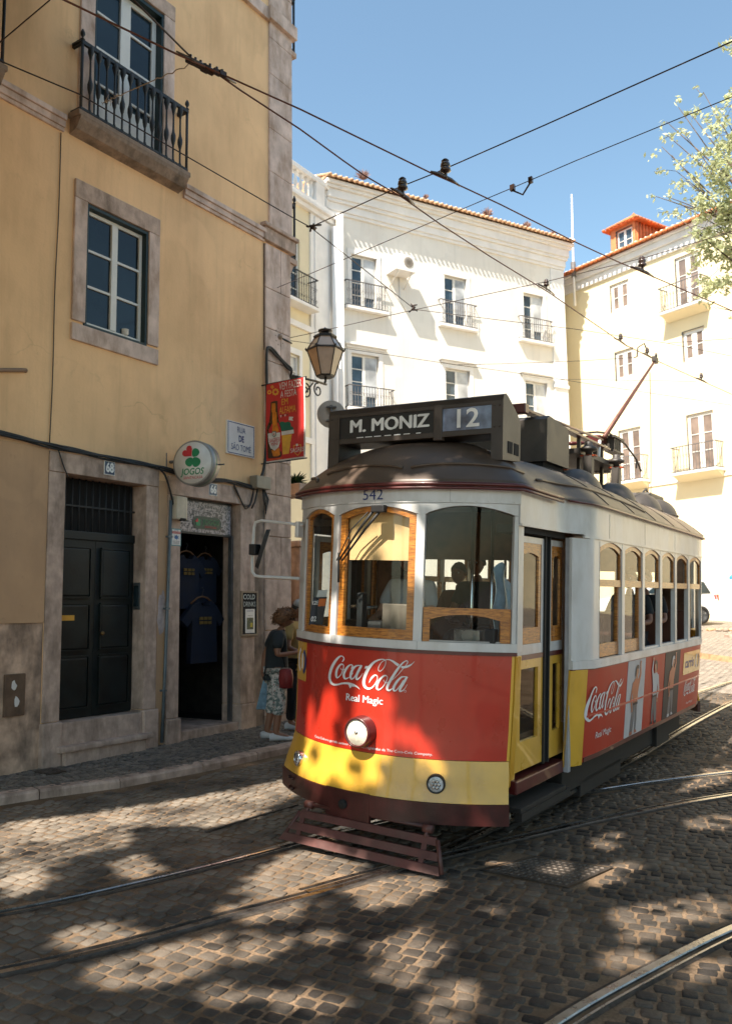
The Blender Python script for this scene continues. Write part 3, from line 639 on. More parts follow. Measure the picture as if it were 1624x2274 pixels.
p = MB(); p.tube([(-.28, .1, .05), (-.41, .1, .05)], .02, iron_grey); p.box(-.418, -.40, .03, .17, -.06, .16, iron_grey); p.tube([(.28, .15, -.02), (.36, .15, -.02)], .01, iron_grey); p.build('bracket', r)
# shop header panel with photographs
def collage_mat():
    m, n, b = nodemat('photo_collage'); co = n.nodes.new('ShaderNodeTexCoord').outputs['Object']
    mp = n.nodes.new('ShaderNodeMapping'); mp.inputs['Rotation'].default_value = (rad(-90), 0, 0); lk(n, co, mp.inputs[0])
    br = n.nodes.new('ShaderNodeTexBrick'); lk(n, mp.outputs[0], br.inputs[0]); br.inputs['Scale'].default_value = 1; br.inputs['Brick Width'].default_value = .115; br.inputs['Row Height'].default_value = .09; br.inputs['Mortar Size'].default_value = .004
    br.inputs['Color1'].default_value = (.04, .035, .04, 1); br.inputs['Color2'].default_value = (.42, .36, .36, 1); br.inputs['Mortar'].default_value = (.5, .44, .43, 1)
    c = mixc(n, ramp(n, noise(n, co, 38, 5, .8), .45, .55), br.outputs[0], (.02, .02, .025)); c = mixc(n, ramp(n, noise(n, co, 22, 4, .8), .5, .56), c, (.45, .38, .37))
    lk(n, c, b.inputs['Base Color']); b.inputs['Roughness'].default_value = .35; return m
r = wallthing('shop_sign', 'shop header panel covered in small black and white photographs with a dark JOGOS capsule', 'shop sign', 8.41, 3.11, .08)
p = MB(); p.box(-.53, .53, 0, .03, -.205, .205, collage_mat()); p.box(-.54, .54, -.01, .04, -.235, -.206, iron, .004); p.box(-.54, .54, -.01, .04, .206, .235, iron, .004); p.build('panel', r)
cap = [(math.cos(a)*.085+(.19 if math.cos(a) > 0 else -.19), math.sin(a)*.085) for a in [2*math.pi*(i+.5)/32 for i in range(32)]]
p = MB(); p.add([(x+.06, -.008, z-.07) for x, z in cap], [list(range(32))], mat('capsule_green', (.015, .05, .035), .4)); p.build('capsule', r)
t = MB(); put2d(t, text2d('JOGOS', .10, .002), lambda x, y: (x+.13, -.012, y-.06), mat('capsule_letter', (.03, .16, .07), .5)); t.build('lettering', r); t = MB(); put2d(t, text2d('SANTACASA', .04, .001), lambda x, y: (x+.12, -.012, y-.125), red_p)
for a, m_ in ((.8, red_p), (-.6, green_p), (2.4, green_p), (-2.5, green_p)): P = leafshape(-.12, -.07, a, .032, a == .8); t.add([(x, -.012-.0004*a, z) for x, z in P], [list(range(len(P)))], m_)
t.build('lettering', r)
# t-shirts on hangers
navy = mat('navy_cotton', (.003, .008, .024), .9, var=.2); gold = mat('gold_print', (.14, .085, .015), .8); hang = mat('hanger_wood', (.16, .07, .025), .6)
def tshirt(u, z, d, s_, lab, tilt=0.):
    r = wallthing('t_shirt', lab, 't-shirt', u, z, d, 'souvenir t-shirts hanging in the shop entrance'); r.scale = (s_, s_, s_)
    out = [(-.10, 0), (-.2, -.05), (-.36, -.22), (-.27, -.30), (-.2, -.22), (-.22, -.72), (.22, -.72), (.2, -.22), (.27, -.30), (.36, -.22), (.2, -.05), (.10, 0), (.06, -.05), (-.06, -.05)]
    mb = MB(); n_ = len(out)
    mb.prism(out, lambda p: (p[0], -.04-.02*math.cos(p[0]*7), p[1]), lambda p: (p[0], .04, p[1]), navy); mb.build('shirt', r)
    g_ = MB()
    for i in range(3):
        for j in range(2): g_.box(-.1+i*.07, -.045+i*.07, -.066, -.055, -.27+j*.05, -.235+j*.05, gold)
    g_.build('print', r)
    h = MB(); h.tube([(-.19, 0, -.03), (-.08, 0, .04), (0, 0, .055), (.08, 0, .04), (.19, 0, -.03)], .011, hang, 6); h.tube([(0, 0, .05), (0, 0, .1), (.025, 0, .13), (.01, 0, .16), (-.02, 0, .15)], .005, iron, 6); h.build('hanger', r)
tshirt(8.36, 2.62, .35, 1.0, 'navy t-shirt with yellow print on a wooden hanger, upper left of the shop entrance')
tshirt(8.80, 2.62, .42, .9, 'dark t-shirt with a row of yellow print, upper right of the shop entrance')
tshirt(8.62, 2.0, .30, 1.15, 'larger blue t-shirt hanging lowest in the shop entrance')
# meter box, sticker, conduit, junction box, chalkboard
cream_p = mat('cream_plastic', (.55, .48, .38), .5)
r = wallthing('meter_box', 'small cream plastic electricity box at the top left corner of the shop opening', 'electrical box', 7.80, 3.17, 0)
p = MB(); p.box(-.095, .095, -.13, -.03, -.15, .15, cream_p, .02); p.build('case', r); p = MB(); p.box(-.03, .07, -.136, -.1, -.165, -.13, dark, .005); p.build('socket', r)
r = wallthing('warning_sticker', 'small white and teal warning sticker below the cream electrical box', 'sticker', 7.79, 2.80, -.034)
p = MB(); p.box(-.085, .085, -.002, .003, -.11, .11, mat('teal_print', (.08, .25, .28), .5)); p.box(-.073, .073, -.004, 0, -.098, .098, white_en)
p.box(-.073, .073, -.0055, 0, .045, .075, mat('sticker_red', (.5, .06, .05), .5)); st = [(math.cos(a)*(.045 if i % 2 else .025)*1.1, math.sin(a)*(.035 if i % 2 else .02)-.0) for i, a in enumerate([2*math.pi*i/14 for i in range(14)])]
p.add([(x, -.006, z) for x, z in st], [list(range(14))], mat('sticker_blue', (.03, .12, .3), .5)); 
for k in range(4): p.box(-.06, .06-.01*(k % 2), -.0052, 0, -.05-.012*k, -.046-.012*k, iron_grey)
p.build('label', r); t = MB(); put2d(t, text2d('LOCAL', .026), lambda x, y: (x, -.0062, y+.087), MATS['sticker_blue']); put2d(t, text2d('PROTEGIDO', .024), lambda x, y: (x, -.0062, y+.06), white_en); t.build('lettering', r)
zinc = mat('painted_zinc', (.13, .16, .18), .5, .3, var=.15)
p = MB(); p.tube([LW(7.68, -.045, 3.26), LW(7.655, -.045, 2.2), LW(7.62, -.045, 1.1), LW(7.585, -.045, .28)], .021, zinc, 8)
for z in (.9, 1.9, 2.8): p.obox(LW(7.585+.033*(z-.28), -.035, z), (0, .035, 0), (.03, 0, 0), (0, 0, .012), zinc)
tag(p.build('drain_pipe'), 'thin grey blue metal pipe running down the wall between the two doorways', 'pipe')
r = wallthing('junction_box', 'grey junction box with hanging cables on the stone corner under the red banner', 'electrical box', 9.36, 3.68, -.05)
p = MB(); p.box(-.15, .16, -.12, .02, -.09, .09, mat('grey_plastic', (.28, .25, .2), .6), .01); p.build('case', r)
p = MB(); 
for k in range(3): p.tube([(.05+.02*k, -.05, -.09), (.06+.03*k, -.06, -.22-.04*k), (.12, -.05, -.34-.05*k), (.16+.02*k, -.04, -.22), (.13, -.03, -.09)], .008, iron, 6)
p.tube([(-.05, -.05, -.09), (-.09, -.03, -.28), (-.16, -.03, -.38)], .012, iron, 6); p.build('loose_cable', r)
r = wallthing('chalkboard', 'narrow framed chalkboard reading COLD DRINKS beside the shop opening', 'chalkboard', 9.18, 1.825, -.05)
wf = mat('board_frame', (.30, .22, .15), .6)
p = MB(); p.box(-.165, .165, -.012, .012, -.30, .30, dark)
for a in ((-.175, -.15, -.31, .31), (.15, .175, -.31, .31), (-.15, .15, .285, .31), (-.15, .15, -.31, -.285)): p.box(a[0], a[1], -.02, .016, a[2], a[3], wf, .003)
p.build('board', r)
chalk = mat('chalk', (.55, .57, .52), .9)
t = MB(); put2d(t, text2d('COLD', .095, .0015, sx=.95), lambda x, y: (x-.01+.1*y, -.0145, y+.225), chalk); put2d(t, text2d('DRINKS', .095, .0015, sx=.78), lambda x, y: (x, -.0145, y+.125), chalk); t.build('lettering', r)
p = MB(); p.box(-.09, .105, -.0165, -.012, -.27, .06, white_en); p.box(-.06, .075, -.018, -.012, .03, .037, mat('sign_blue', (.03, .06, .18))); p.box(-.06, .075, -.018, -.012, -.22, -.06, mat('poster_olive', (.13, .14, .08), .6, var=.5, scale=40)); p.box(.01, .06, -.0195, -.012, -.19, -.13, mat('poster_yellow', (.6, .45, .05), .6)); p.box(-.045, .06, -.018, -.012, -.035, -.03, iron_grey); p.build('paper_notice', r)
# utility hatch in the peeling dado, ledge, scraped patch
r = wallthing('utility_hatch', 'dirty metal utility hatch with torn white stickers low in the peeling wall', 'hatch', 5.56, 1.02, 0)
p = MB(); p.box(-.12, .12, -.02, .01, -.21, .22, mat('rusty_hatch', (.16, .10, .065), .7, .2, var=.25), .006); p.build('door', r)
for k, (x, z) in enumerate(((-.02, .1), (.02, -.06))): p = MB(); P = [(x+.035*math.cos(a)*random.uniform(.7, 1.2), z+.055*math.sin(a)*random.uniform(.7, 1.2)) for a in [2*math.pi*i/9 for i in range(9)]]; p.add([(a, -.0225, b) for a, b in P], [list(range(9))], white_en); p.build('torn_sticker', r)
P = [(7.585+.075*math.cos(a)*random.uniform(.75, 1.15), 1.84+.28*math.sin(a)*random.uniform(.75, 1.15)) for a in [2*math.pi*i/18 for i in range(18)]]
p = MB(); p.add([(a, -.0125, b) for a, b in P], [list(range(18))], mat('bare_render', (.52, .42, .39), .95, var=.2, scale=9)); p.build('scraped_patch', bl)
p = MB(); p.tube([LW(4.7, -.03, 4.26), LW(5.2, -.03, 4.38), LW(5.55, -.03, 4.46)], .022, mat('rusty_pipe', (.28, .18, .12), .8), 8); p.tube([LW(5.55, -.03, 4.46), LW(5.58, .02, 4.46)], .022, mat('rusty_pipe', (0, 0, 0)), 8)
tag(p.build('pipe_stub'), 'short rusty pipe sloping on the ochre wall at the left edge above the cable bundle', 'pipe')
# cable bundles
def cable(name, pts, r, lab, n=1, spread=.02, m=iron):
    mb = MB(); Q = smooth([p for p in pts], 5)
    for k in range(n):
        o = np.array((random.uniform(0, spread), 0, random.uniform(-spread, spread))) if n > 1 else np.zeros(3); ph = random.uniform(0, 6)
        mb.tube([q+o+np.array((0, 0, .007*math.sin(i*.8+ph))) for i, q in enumerate(Q)], r, m, 6)
    return tag(mb.build(name), lab, 'cable', 'cables on the ochre facade')
cable('wall_cable', [LW(2, -.05, 3.85), LW(4, -.05, 3.78), LW(5.29, -.05, 3.72), LW(5.9, -.05, 3.69), LW(6.4, -.05, 3.675), LW(7.0, -.05, 3.665), LW(7.53, -.05, 3.66), LW(8.1, -.05, 3.60), LW(8.5, -.05, 3.62), LW(8.84, -.05, 3.64), LW(9.25, -.06, 3.60)], .011, 'thick bundle of black cables sagging across the ochre facade above both doorways', 6, .026)
cable('wall_cable', [LW(5.92, -.012, 7.36), LW(5.92, -.012, 6.4), LW(5.90, -.012, 5.5), LW(5.905, -.012, 4.5), LW(5.89, -.012, 3.7)], .006, 'thin vertical wire down the ochre wall left of the framed window')
cable('wall_cable', [LW(9.35, -.06, 3.68), LW(9.47, -.06, 3.9), LW(9.53, -.06, 4.4), LW(9.54, -.06, 5.0), LW(9.53, -.06, 5.62), LW(9.60, -.06, 5.74), LW(9.8, -.06, 5.66), LW(10.02, -.06, 5.56), LW(10.13, -.06, 5.5), LW(10.17, .05, 5.3)], .021, 'thick black cable climbing the stone corner and looping over beside the banner', 2, .03)
cable('wall_cable', [LW(9.545, -.012, 7.35), LW(9.548, -.012, 6.4), LW(9.55, -.012, 5.7)], .006, 'thin dark wire on the edge between ochre wall and stone corner')
cable('wall_cable', [LW(5.98, -.04, 3.67), LW(6.03, -.04, 3.55), LW(6.13, -.04, 3.36)], .007, 'short wire dropping from the bundle to the left corner of the green door')
cable('wall_cable', [LW(7.45, -.05, 3.64), LW(7.56, -.05, 3.55), LW(7.66, -.05, 3.35), LW(7.70, -.05, 3.2)], .008, 'short wire dropping from the bundle to the cream box', 3, .02)
cable('wall_cable', [LW(8.85, -.05, 3.6), LW(8.98, -.05, 3.42), LW(9.1, -.05, 3.3), LW(9.2, -.05, 3.36), LW(9.27, -.05, 3.55)], .008, 'drooping wire below the bundle right of number 66', 2, .015)
# banner
r = thing('banner', 'red hanging banner with a beer bottle reading VEM FAZER A FESTA EM ALFAMA and SAGRES', 'banner', (-7.50, 9.5, 4.57), 0)
ban_red = mat('banner_red', (.48, .022, .02), .55, var=.05); ban_w = mat('banner_white', (.62, .58, .55), .6); ban_y = mat('banner_yellow', (.70, .36, .04), .6); bot_d = mat('bottle_brown', (.05, .022, .008), .3); bot_o = mat('beer_amber', (.62, .19, .012), .4, var=.2, scale=12); ban_g = mat('banner_green', (.005, .10, .06), .6)
HW, HH = .355, .58
p = MB(); p.patch(lambda a, b, o: (a, -o+.006*math.sin(b*6+a*5), b), -HW, HW, 6, -HH, HH, 10, ban_w, .006); p.build('cloth', r)
bf = lambda a, b, k=1: (a, -.0015*k-.0012+.006*math.sin(b*6+a*5), b)
p = MB(); p.patch(lambda a, b, o: bf(a, b, 1)[:1]+(bf(a, b, 1)[1]-o,)+bf(a, b)[2:], -HW+.0, HW-.025, 6, -HH+.02, HH-.0, 10, ban_red, .001); p.build('red_field', r)
# picture coordinates of the banner crop: x 95..1055 , y (95..235 top) to 2160
def bc(x, y): 
    fx = (x-100)/955; return (-HW+fx*(2*HW-.025), HH-((y-(235-140*fx))/(1945+40*fx))*(2*HH-.02))
def bpoly(pts, m, k): p = MB(); p.add([bf(*bc(*q), k) for q in pts], [list(range(len(pts)))], m); return p
art = MB()
def ap(pts, m, k): art.add([bf(*bc(*q), k) for q in pts], [list(range(len(pts)))], m)
for (cx, cy, R_) in ((255, 300, 42), (178, 430, 58), (338, 430, 92)):
    for i in range(8):
        a = math.pi/4*i; ex, ey = cx+R_*.68*math.cos(a), cy+R_*.68*math.sin(a); ap([(ex+R_*.3*math.cos(b), ey+R_*.32*math.sin(b)) for b in [math.pi/4*j for j in range(8)]], ban_y, 2+.2*(i % 2))
ap([(220, 690), (300, 660), (395, 660), (395, 800), (410, 1000), (430, 1150), (490, 1320), (500, 2050), (460, 2085), (170, 2110), (140, 2080), (125, 1320), (190, 1180), (210, 1000), (220, 800)], bot_d, 2)
ap([(250, 720), (340, 715), (345, 760), (345, 930), (375, 960), (390, 1230), (430, 1350), (440, 1440), (265, 1460), (275, 1250), (262, 950), (248, 930)], bot_o, 3)
ap([(240, 1900), (450, 1850), (465, 2020), (400, 2060), (280, 2060)], bot_o, 3)
ap([(155, 1480), (475, 1465), (470, 1700), (430, 1830), (320, 1915), (220, 1850), (170, 1700)], ban_w, 4)
ap([(265, 1435), (372, 1430), (368, 1540), (318, 1580), (272, 1545)], ban_g, 5); ap([(278, 1450), (360, 1445), (355, 1530), (318, 1562), (284, 1535)], ban_w, 6); ap([(312, 1470), (322, 1470), (322, 1540), (312, 1540)], ban_red, 7); ap([(295, 1500), (340, 1498), (340, 1510), (295, 1512)], ban_red, 7)
ap([(455, 1220), (480, 1195), (540, 1190), (590, 1215), (660, 1195), (715, 1210), (735, 1260), (740, 1320), (790, 1335), (805, 1400), (500, 1440), (490, 1330)], ban_g, 2)
ap([(505, 1445), (805, 1405), (815, 1500), (505, 1540)], ban_w, 3); ap([(515, 1540), (765, 1518), (690, 2000), (525, 2020)], ban_y, 2.5)
ap([(690, 1070), (800, 1085), (765, 1130), (795, 1180), (680, 1160)], ban_w, 3); ap([(670, 1160), (682, 1160), (672, 1215), (662, 1215)], bot_d, 3)
for i in range(4): ap([(460+i*53, 1035-8*i), (505+i*53, 1030-8*i), (485+i*53, 1090-8*i)], ban_w if i % 2 == 0 else bot_d, 3)
ap([(800, 1800), (990, 1780), (1000, 1960), (910, 2065), (820, 1980)], ban_y, 2); ap([(814, 1814), (977, 1795), (986, 1950), (910, 2045), (834, 1970)], ban_red, 2.6); ap([(870, 1765), (920, 1762), (915, 1810), (893, 1830), (872, 1812)], ban_w, 3.4)
ap([(150, 2140), (510, 2100), (510, 2110), (150, 2150)], bot_o, 2)
art.build('artwork', r)
def btext(s_, x0, x1, yc, h, m, slope, k=4, bold=.0):
    v, f = text2d(s_, 1., bold); X0, X1 = min(a for a, _ in v), max(a for a, _ in v); Y0, Y1 = min(b for _, b in v), max(b for _, b in v)
    t = MB(); t.add([bf(*bc(x0+(x1-x0)*(a-X0)/(X1-X0), yc+slope*((x0+(x1-x0)*(a-X0)/(X1-X0))-(x0+x1)/2)-h*((b-Y0)/(Y1-Y0)-.5)), k) for a, b in v], f, m); return t
for s_, x0, x1, yc, h, m in (('VEM FAZER', 445, 1020, 265, 185, ban_w), ('A FESTA', 475, 888, 480, 170, ban_w), ('EM', 505, 663, 688, 155, ban_y), ('ALFAMA', 445, 865, 890, 170, ban_y), ('SAGRES', 185, 462, 1650, 105, ban_red), ('MINI', 242, 412, 1750, 75, ban_red), ('SAGRES', 740, 1068, 1915, 110, ban_w)):
    btext(s_, x0, x1, yc, h, m, -.13, 7, .012).build('lettering', r)
p = MB(); p.tube([(-.47, .012, .585), (.37, .012, .585)], .012, iron, 8); p.tube([(-.47, .012, -.585), (.37, .012, -.585)], .010, iron, 8); p.tube([(-.47, .012, -.62), (-.47, .012, .62)], .012, iron, 8); p.build('banner_pole', r)
# street lamp beyond the corner
lamp_iron = mat('lamp_iron', (.022, .02, .018), .45, .3); lamp_glass = mat('lantern_glass', (.38, .29, .22), .12, var=.15, scale=3, spec=.7)
r = thing('street_lamp', 'black iron wall lantern with tapered glass sides on a scrolled bracket', 'street lamp', (-8.22, 11.5, 5.80), rad(20))
def frus(mb, z0, r0, z1, r1, m, n=6, ph=.3): 
    vs = [(r0*math.cos(ph+2*math.pi*i/n), r0*math.sin(ph+2*math.pi*i/n), z0) for i in range(n)]+[(r1*math.cos(ph+2*math.pi*i/n), r1*math.sin(ph+2*math.pi*i/n), z1) for i in range(n)]
    mb.add(vs, [(i, (i+1) % n, n+(i+1) % n, n+i) for i in range(n)]+[list(range(n))[::-1], list(range(n, 2*n))], m)
p = MB(); frus(p, .0, .155, .43, .30, lamp_glass); p.build('glass', r)
p = MB(); frus(p, .445, .305, .66, .17, lamp_glass); p.build('upper_glass', r)
p = MB(); frus(p, -.03, .15, 0, .165, lamp_iron); frus(p, .425, .335, .45, .335, lamp_iron); frus(p, .655, .20, .69, .20, lamp_iron); frus(p, .69, .13, .74, .09, lamp_iron); p.lathe((0, 0, .73), [(.05, 0), (.07, .03), (.12, .04), (.12, .06), (.05, .085), (.02, .1), (0, .12)], lamp_iron, 16)
for i in range(6):
    a = .3+2*math.pi*i/6; c_, s_ = math.cos(a), math.sin(a); p.tube([(c_*.158, s_*.158, 0), (c_*.305, s_*.305, .43)], .010, lamp_iron, 6); p.tube([(c_*.31, s_*.31, .45), (c_*.175, s_*.175, .66)], .009, lamp_iron, 6); p.lathe((c_*.33, s_*.33, .44), [(.012, 0), (.016, .02), (0, .05)], lamp_iron, 6)
p.build('frame', r)
p = MB(); d_ = -rad(20); Wl = lambda X, Y, Z: (math.cos(d_)*X-math.sin(d_)*Y, math.sin(d_)*X+math.cos(d_)*Y, Z)
p.tube([Wl(0, 0, -.02), Wl(0, 0, -.10), Wl(0, -.05, -.16)], .02, lamp_iron); p.tube([Wl(0, .02, -.15), Wl(.0, -.3, -.16), Wl(0, -1.34, -.24)], .02, lamp_iron)
def scroll(cx, cz, r0, turns, s0): return [Wl(0, cx+r0*(1-.7*t)*math.cos(s0+turns*2*math.pi*t), cz+r0*(1-.7*t)*math.sin(s0+turns*2*math.pi*t)) for t in [i/24 for i in range(25)]]
p.tube(scroll(-.22, -.30, .12, 1.3, 1.5), .013, lamp_iron, 6); p.tube(scroll(-.55, -.38, .13, -1.3, 1.5), .013, lamp_iron, 6); p.tube([Wl(0, -.35, -.2), Wl(0, -.6, -.45), Wl(0, -1.0, -.62), Wl(0, -1.34, -.85)], .013, lamp_iron, 6); p.obox(Wl(0, -1.335, -.5), (.03, 0, 0), (0, .012, 0), (0, 0, .42), lamp_iron); p.build('bracket', r)
# round disc sign behind the tram's route box
P = dist(735, 920, 13.5); r = thing('round_disc_sign', 'plain beige back of a round traffic sign behind the tram route box', 'traffic sign', P)
r.rotation_euler = (0, 0, YAW+.1)
p = MB(); p.lathe((0, 0, 0), [(0, -.004), (.22, -.004), (.225, 0), (.22, .006), (0, .006)], mat('grey_disc', (.30, .26, .22), .7), 32, axis=(0, 1, 0)); p.build('disc', r)
p = MB(); p.tube([(0, -.03, .14), (0, -.03, -P[2]+G(P[0], P[1]))], .024, iron_grey, 8)
for z in (.11, -.11): p.box(-.08, .08, -.06, -.005, z-.012, z+.012, iron_grey)
p.build('pole', r)
# ================================================================ BACKGROUND BUILDINGS
def frame_of(o, deg): return Matrix.Translation(o) @ Matrix.Rotation(rad(deg), 4, 'Z')
ob_iron = mat('weathered_iron', (.13, .12, .12), .6, var=.2)
# ---- white building, grazing sun
WM = frame_of((-16.86, 23.871, 0), 63)
def WW(u, d, z): return tuple(WM @ Vector((u, -d, z)))
wb = thing('apartment_building', 'cream white building with heavy roof cornice and three balcony window columns behind the tram', 'building', M=WM)
wu = (1.42, 5.50, 9.42)
holes = [(u-.53, u+.53, 12.62, 14.65, .22) for u in wu]+[(u-.57, u+.57, 8.95, 10.97, .22) for u in wu]+[(u-.57, u+.57, 5.2, 7.3, .22) for u in wu]
s = MB(); s.wall(0, 11.1, -1, 17.1, holes, .22, white_wall); s.add([(11.1, 0, -1), (11.1, 9, -1), (11.1, 9, 17.1), (11.1, 0, 17.1)], [(0, 1, 2, 3)], white_wall)
s.add([(0, 0, -1), (0, 9, -1), (0, 9, 17.1), (0, 0, 17.1)], [(0, 3, 2, 1)], white_wall); s.add([(0, 9, -1), (11.1, 9, -1), (11.1, 9, 17.1), (0, 9, 17.1)], [(0, 3, 2, 1)], white_wall)
s.build('wall', wb)
s = MB()
for z0, z1, p_ in ((15.98, 16.10, .07), (16.1, 16.38, .12), (16.38, 16.50, .2), (16.5, 16.82, .26), (16.82, 16.93, .36), (16.93, 17.06, .46)): s.box(-.02-p_*.6, 11.12+p_*.6, -p_, .3, z0, z1-.002, white_trim, .015)
s.box(10.4, 11.13, -.04, .1, -.5, 15.97, white_trim, .01); s.box(10.35, 11.16, -.09, .1, 10.85, 11.0, white_trim, .01)
s.build('cornice', wb)
s = MB(); s.add([(-.3, -.56, 17.07), (11.4, -.56, 17.07), (11.0, 5, 19.2), (.2, 5, 19.2), (-.3, -.56, 17.12), (11.4, -.56, 17.12)], [(4, 5, 2, 3), (0, 1, 5, 4)], tile_old)
s.add([(-.3, -.56, 17.12), (.2, 5, 19.2), (0, 9, 17.1)], [(0, 1, 2)], tile_old); s.add([(11.4, -.56, 17.12), (11.0, 5, 19.2), (11.1, 9, 17.1)], [(0, 1, 2)], tile_old); s.add([(.2, 5, 19.2), (11, 5, 19.2), (11.1, 9, 17.1), (0, 9, 17.1)], [(0, 1, 2, 3)], tile_old)
for i in range(54):
    u = -.25+i*.217; j = random.gauss(0, .008); s.tube([(u, -.64+j, 17.10), (u, -.2, 17.27), (u+.01, 1.2, 17.83)], .058, tile_old, 8); s.lathe((u, -.62+j, 17.125), [(.05, 0), (.052, .03)], mortar, 8, axis=(0, 1, .35))
s.build('roof', wb)
for u in wu:
    for z in (14.65, 10.97):
        s = MB()
        hw_ = .53 if z > 12 else .57; zb = z-2.05
        s.box(u-hw_-.16, u-hw_, -.025, .05, zb, z, white_trim); s.box(u+hw_, u+hw_+.16, -.025, .05, zb, z, white_trim); s.box(u-hw_-.17, u+hw_+.17, -.03, .05, z+.001, z+.17, white_trim)
        if z < 12: s.box(u-hw_-.3, u+hw_+.3, -.16, .05, z+.26, z+.35, white_trim, .02); s.box(u-hw_-.22, u+hw_+.22, -.08, .05, z+.175, z+.258, white_trim, .01)
        s.build('window_surround', wb)
for u in wu:
    for z0, z1, hw_ in ((12.63, 14.64, .52), (8.96, 10.96, .56), (5.22, 7.28, .56)):
        o = sash(wb, u-hw_, u+hw_, z0, z1, .10, 2, 4, white_wood, pane_blue, .07, .12, name='french_window')
        q = MB(); q.box(u+.05, u+hw_-.06, .085, .119, z0+.5, z1-.08, pane_cur); q.build('curtained_pane', o)
def iron_balcony(M_, u, hw_, z0, z1, p_, lab, grp, slab_m, step=.115, depth_slab=.12, under=None):
    loc = M_ @ Vector((u, 0, z0)); an = M_.to_euler().z
    r = thing('balcony', lab, 'balcony', loc, an, grp)
    q = MB(); H = z1-z0; balustrade(q, [(-hw_, -.02), (-hw_, -p_), (hw_, -p_), (hw_, -.02)], 0, H, ob_iron, step, .012, False, .016)
    n_ = int(2*hw_/step)
    for i in range(n_):
        x = -hw_+(i+.5)*2*hw_/n_
        for zc, rr_ in ((H*.62, .045), (H*.2, .045)): q.tube([(x+rr_*math.cos(t), -p_, zc+rr_*1.2*math.sin(t)) for t in (0, 1.2, 2.4, 3.6, 4.8)], .007, ob_iron, 4, cap=False)
    q.build('railing', r)
    q = MB(); q.box(-hw_-.05, hw_+.05, -p_-.05, .0, -depth_slab, -.005, slab_m, .015)
    if under: q.prism([(0, -p_+.06), (-.22, -.02), (0, -.02)], lambda p: (-hw_+.02, p[1], -depth_slab-.002+p[0]), lambda p: (hw_-.02, p[1], -depth_slab-.002+p[0]), under)
    q.build('slab', r); return r
g_ = 'iron balconies of the cream white building'
for u, nm in zip(wu, ('nearest the corner lamp', 'middle column above the route box', 'right column nearest the yellow building')):
    iron_balcony(WM, u+.03, .85, 12.65, 13.58, .16, f'pale upper iron balcony of the white building, {nm}', g_, white_trim)
iron_balcony(WM, 1.50, .92, 8.92, 9.70, .34, 'dark iron balcony low on the white building just left of the route box', g_, white_trim)
iron_balcony(WM, 5.6, .92, 8.55, 8.86, .3, 'iron balcony of the white building mostly hidden behind the route box', g_, white_trim)
iron_balcony(WM, 9.5, .92, 8.55, 8.95, .3, 'iron balcony of the white building partly hidden behind the tram roof equipment', g_, white_trim)
# air conditioner
r = thing('air_conditioner', 'white air conditioner with round grey fan casting a long shadow on the white facade', 'air conditioner', WW(2.82, 0, 14.15), rad(63))
wp = mat('white_enamelled_metal', (.78, .76, .72), .4, var=.04)
p = MB(); p.box(-.40, .40, -.62, -.28, .04, .62, wp, .02); p.build('case', r)
p = MB(); p.lathe((.13, -.625, .36), [(0, 0), (.20, 0), (.205, -.012), (.19, -.016), (0, -.012)], mat('fan_grille', (.28, .25, .22), .7), 24, axis=(0, 1, 0)); p.build('fan', r)
p = MB(); p.box(-.45, .42, -.66, 0, 0, .03, white_trim); [p.tube([(x, -.6, 0), (x, 0, -.45)], .02, wp, 6) for x in (-.3, .3)]; p.tube([(.1, -.02, 0), (.12, -.03, -.9), (.4, -.03, -1.3)], .02, wp, 6); p.build('bracket', r)
# weeds in the gutter
weed = mat('dry_weeds', (.34, .22, .19), .95, var=.3, scale=12)
for k, (px, py) in enumerate(((805, 388), (945, 432), (1081, 470), (1168, 497), (1225, 516))):
    P = pl(px, py, np.array((-16.86, 23.871, 0))-np.array((.891, -.454, 0))*.1, (.891, -.454, 0)); mb = MB(); rr_ = (.34, .14, .30, .25, .22)[k]
    for i in range(150):
        d = np.array((random.gauss(0, 1), random.gauss(0, 1), abs(random.gauss(0, 1))+.25)); d /= np.linalg.norm(d); L = rr_*random.uniform(.5, 1.15); q = d*L; w_ = np.cross(d, (random.random(), random.random(), .3)); w_ = w_/np.linalg.norm(w_)*.016
        mb.add([(0, 0, -.1), q*.6+w_, q, q*.6-w_], [(0, 1, 2, 3)], weed)
    o = mb.build('dry_weed'); o.location = tuple(P+np.array((0, 0, -.12)))
    tag(o, ('pinkish dry weed tuft on the tiled roof edge, farthest left', 'tiny dry weed tuft on the tiled roof edge between the two trolley wires', 'large round dry weed tuft on the middle of the tiled roof edge', 'dry weed tuft right of the large round one on the tiled roof edge', 'small dry weed tuft nearest the right end of the roof edge')[k], 'weed', 'weeds on the white building roof edge')
# roof hut and aerial
r = thing('roof_hut', 'low dark roofed hut at the right end of the white building roof', 'hut', WW(11.15, -1.3, 15.6), rad(63))
p = MB(); p.box(0, 1.1, 0, 1.6, -3, .35, white_wall); p.build('wall', r); p = MB(); p.box(-.15, 1.3, -.2, 1.8, .36, .45, mat('dark_red_sheet', (.10, .03, .025), .7)); p.build('roof', r)
P = pl(1272, 600, np.array((-11.9, 34.5, 0)), (.891, -.454, 0)); Q = pl(1268, 432, np.array((-11.9, 34.5, 0)), (.891, -.454, 0)); ae = MB(); ae.tube([P+np.array((0, 0, -1.6)), P, Q], [.06, .05, .03], white_trim, 6); ae.tube([P+np.array((0, 0, -.3)), P+np.array((0, 0, .35))], .11, ob_iron, 8); tag(ae.build('radio_aerial'), 'tall thin white aerial mast standing at the gap between the white buildings', 'aerial')
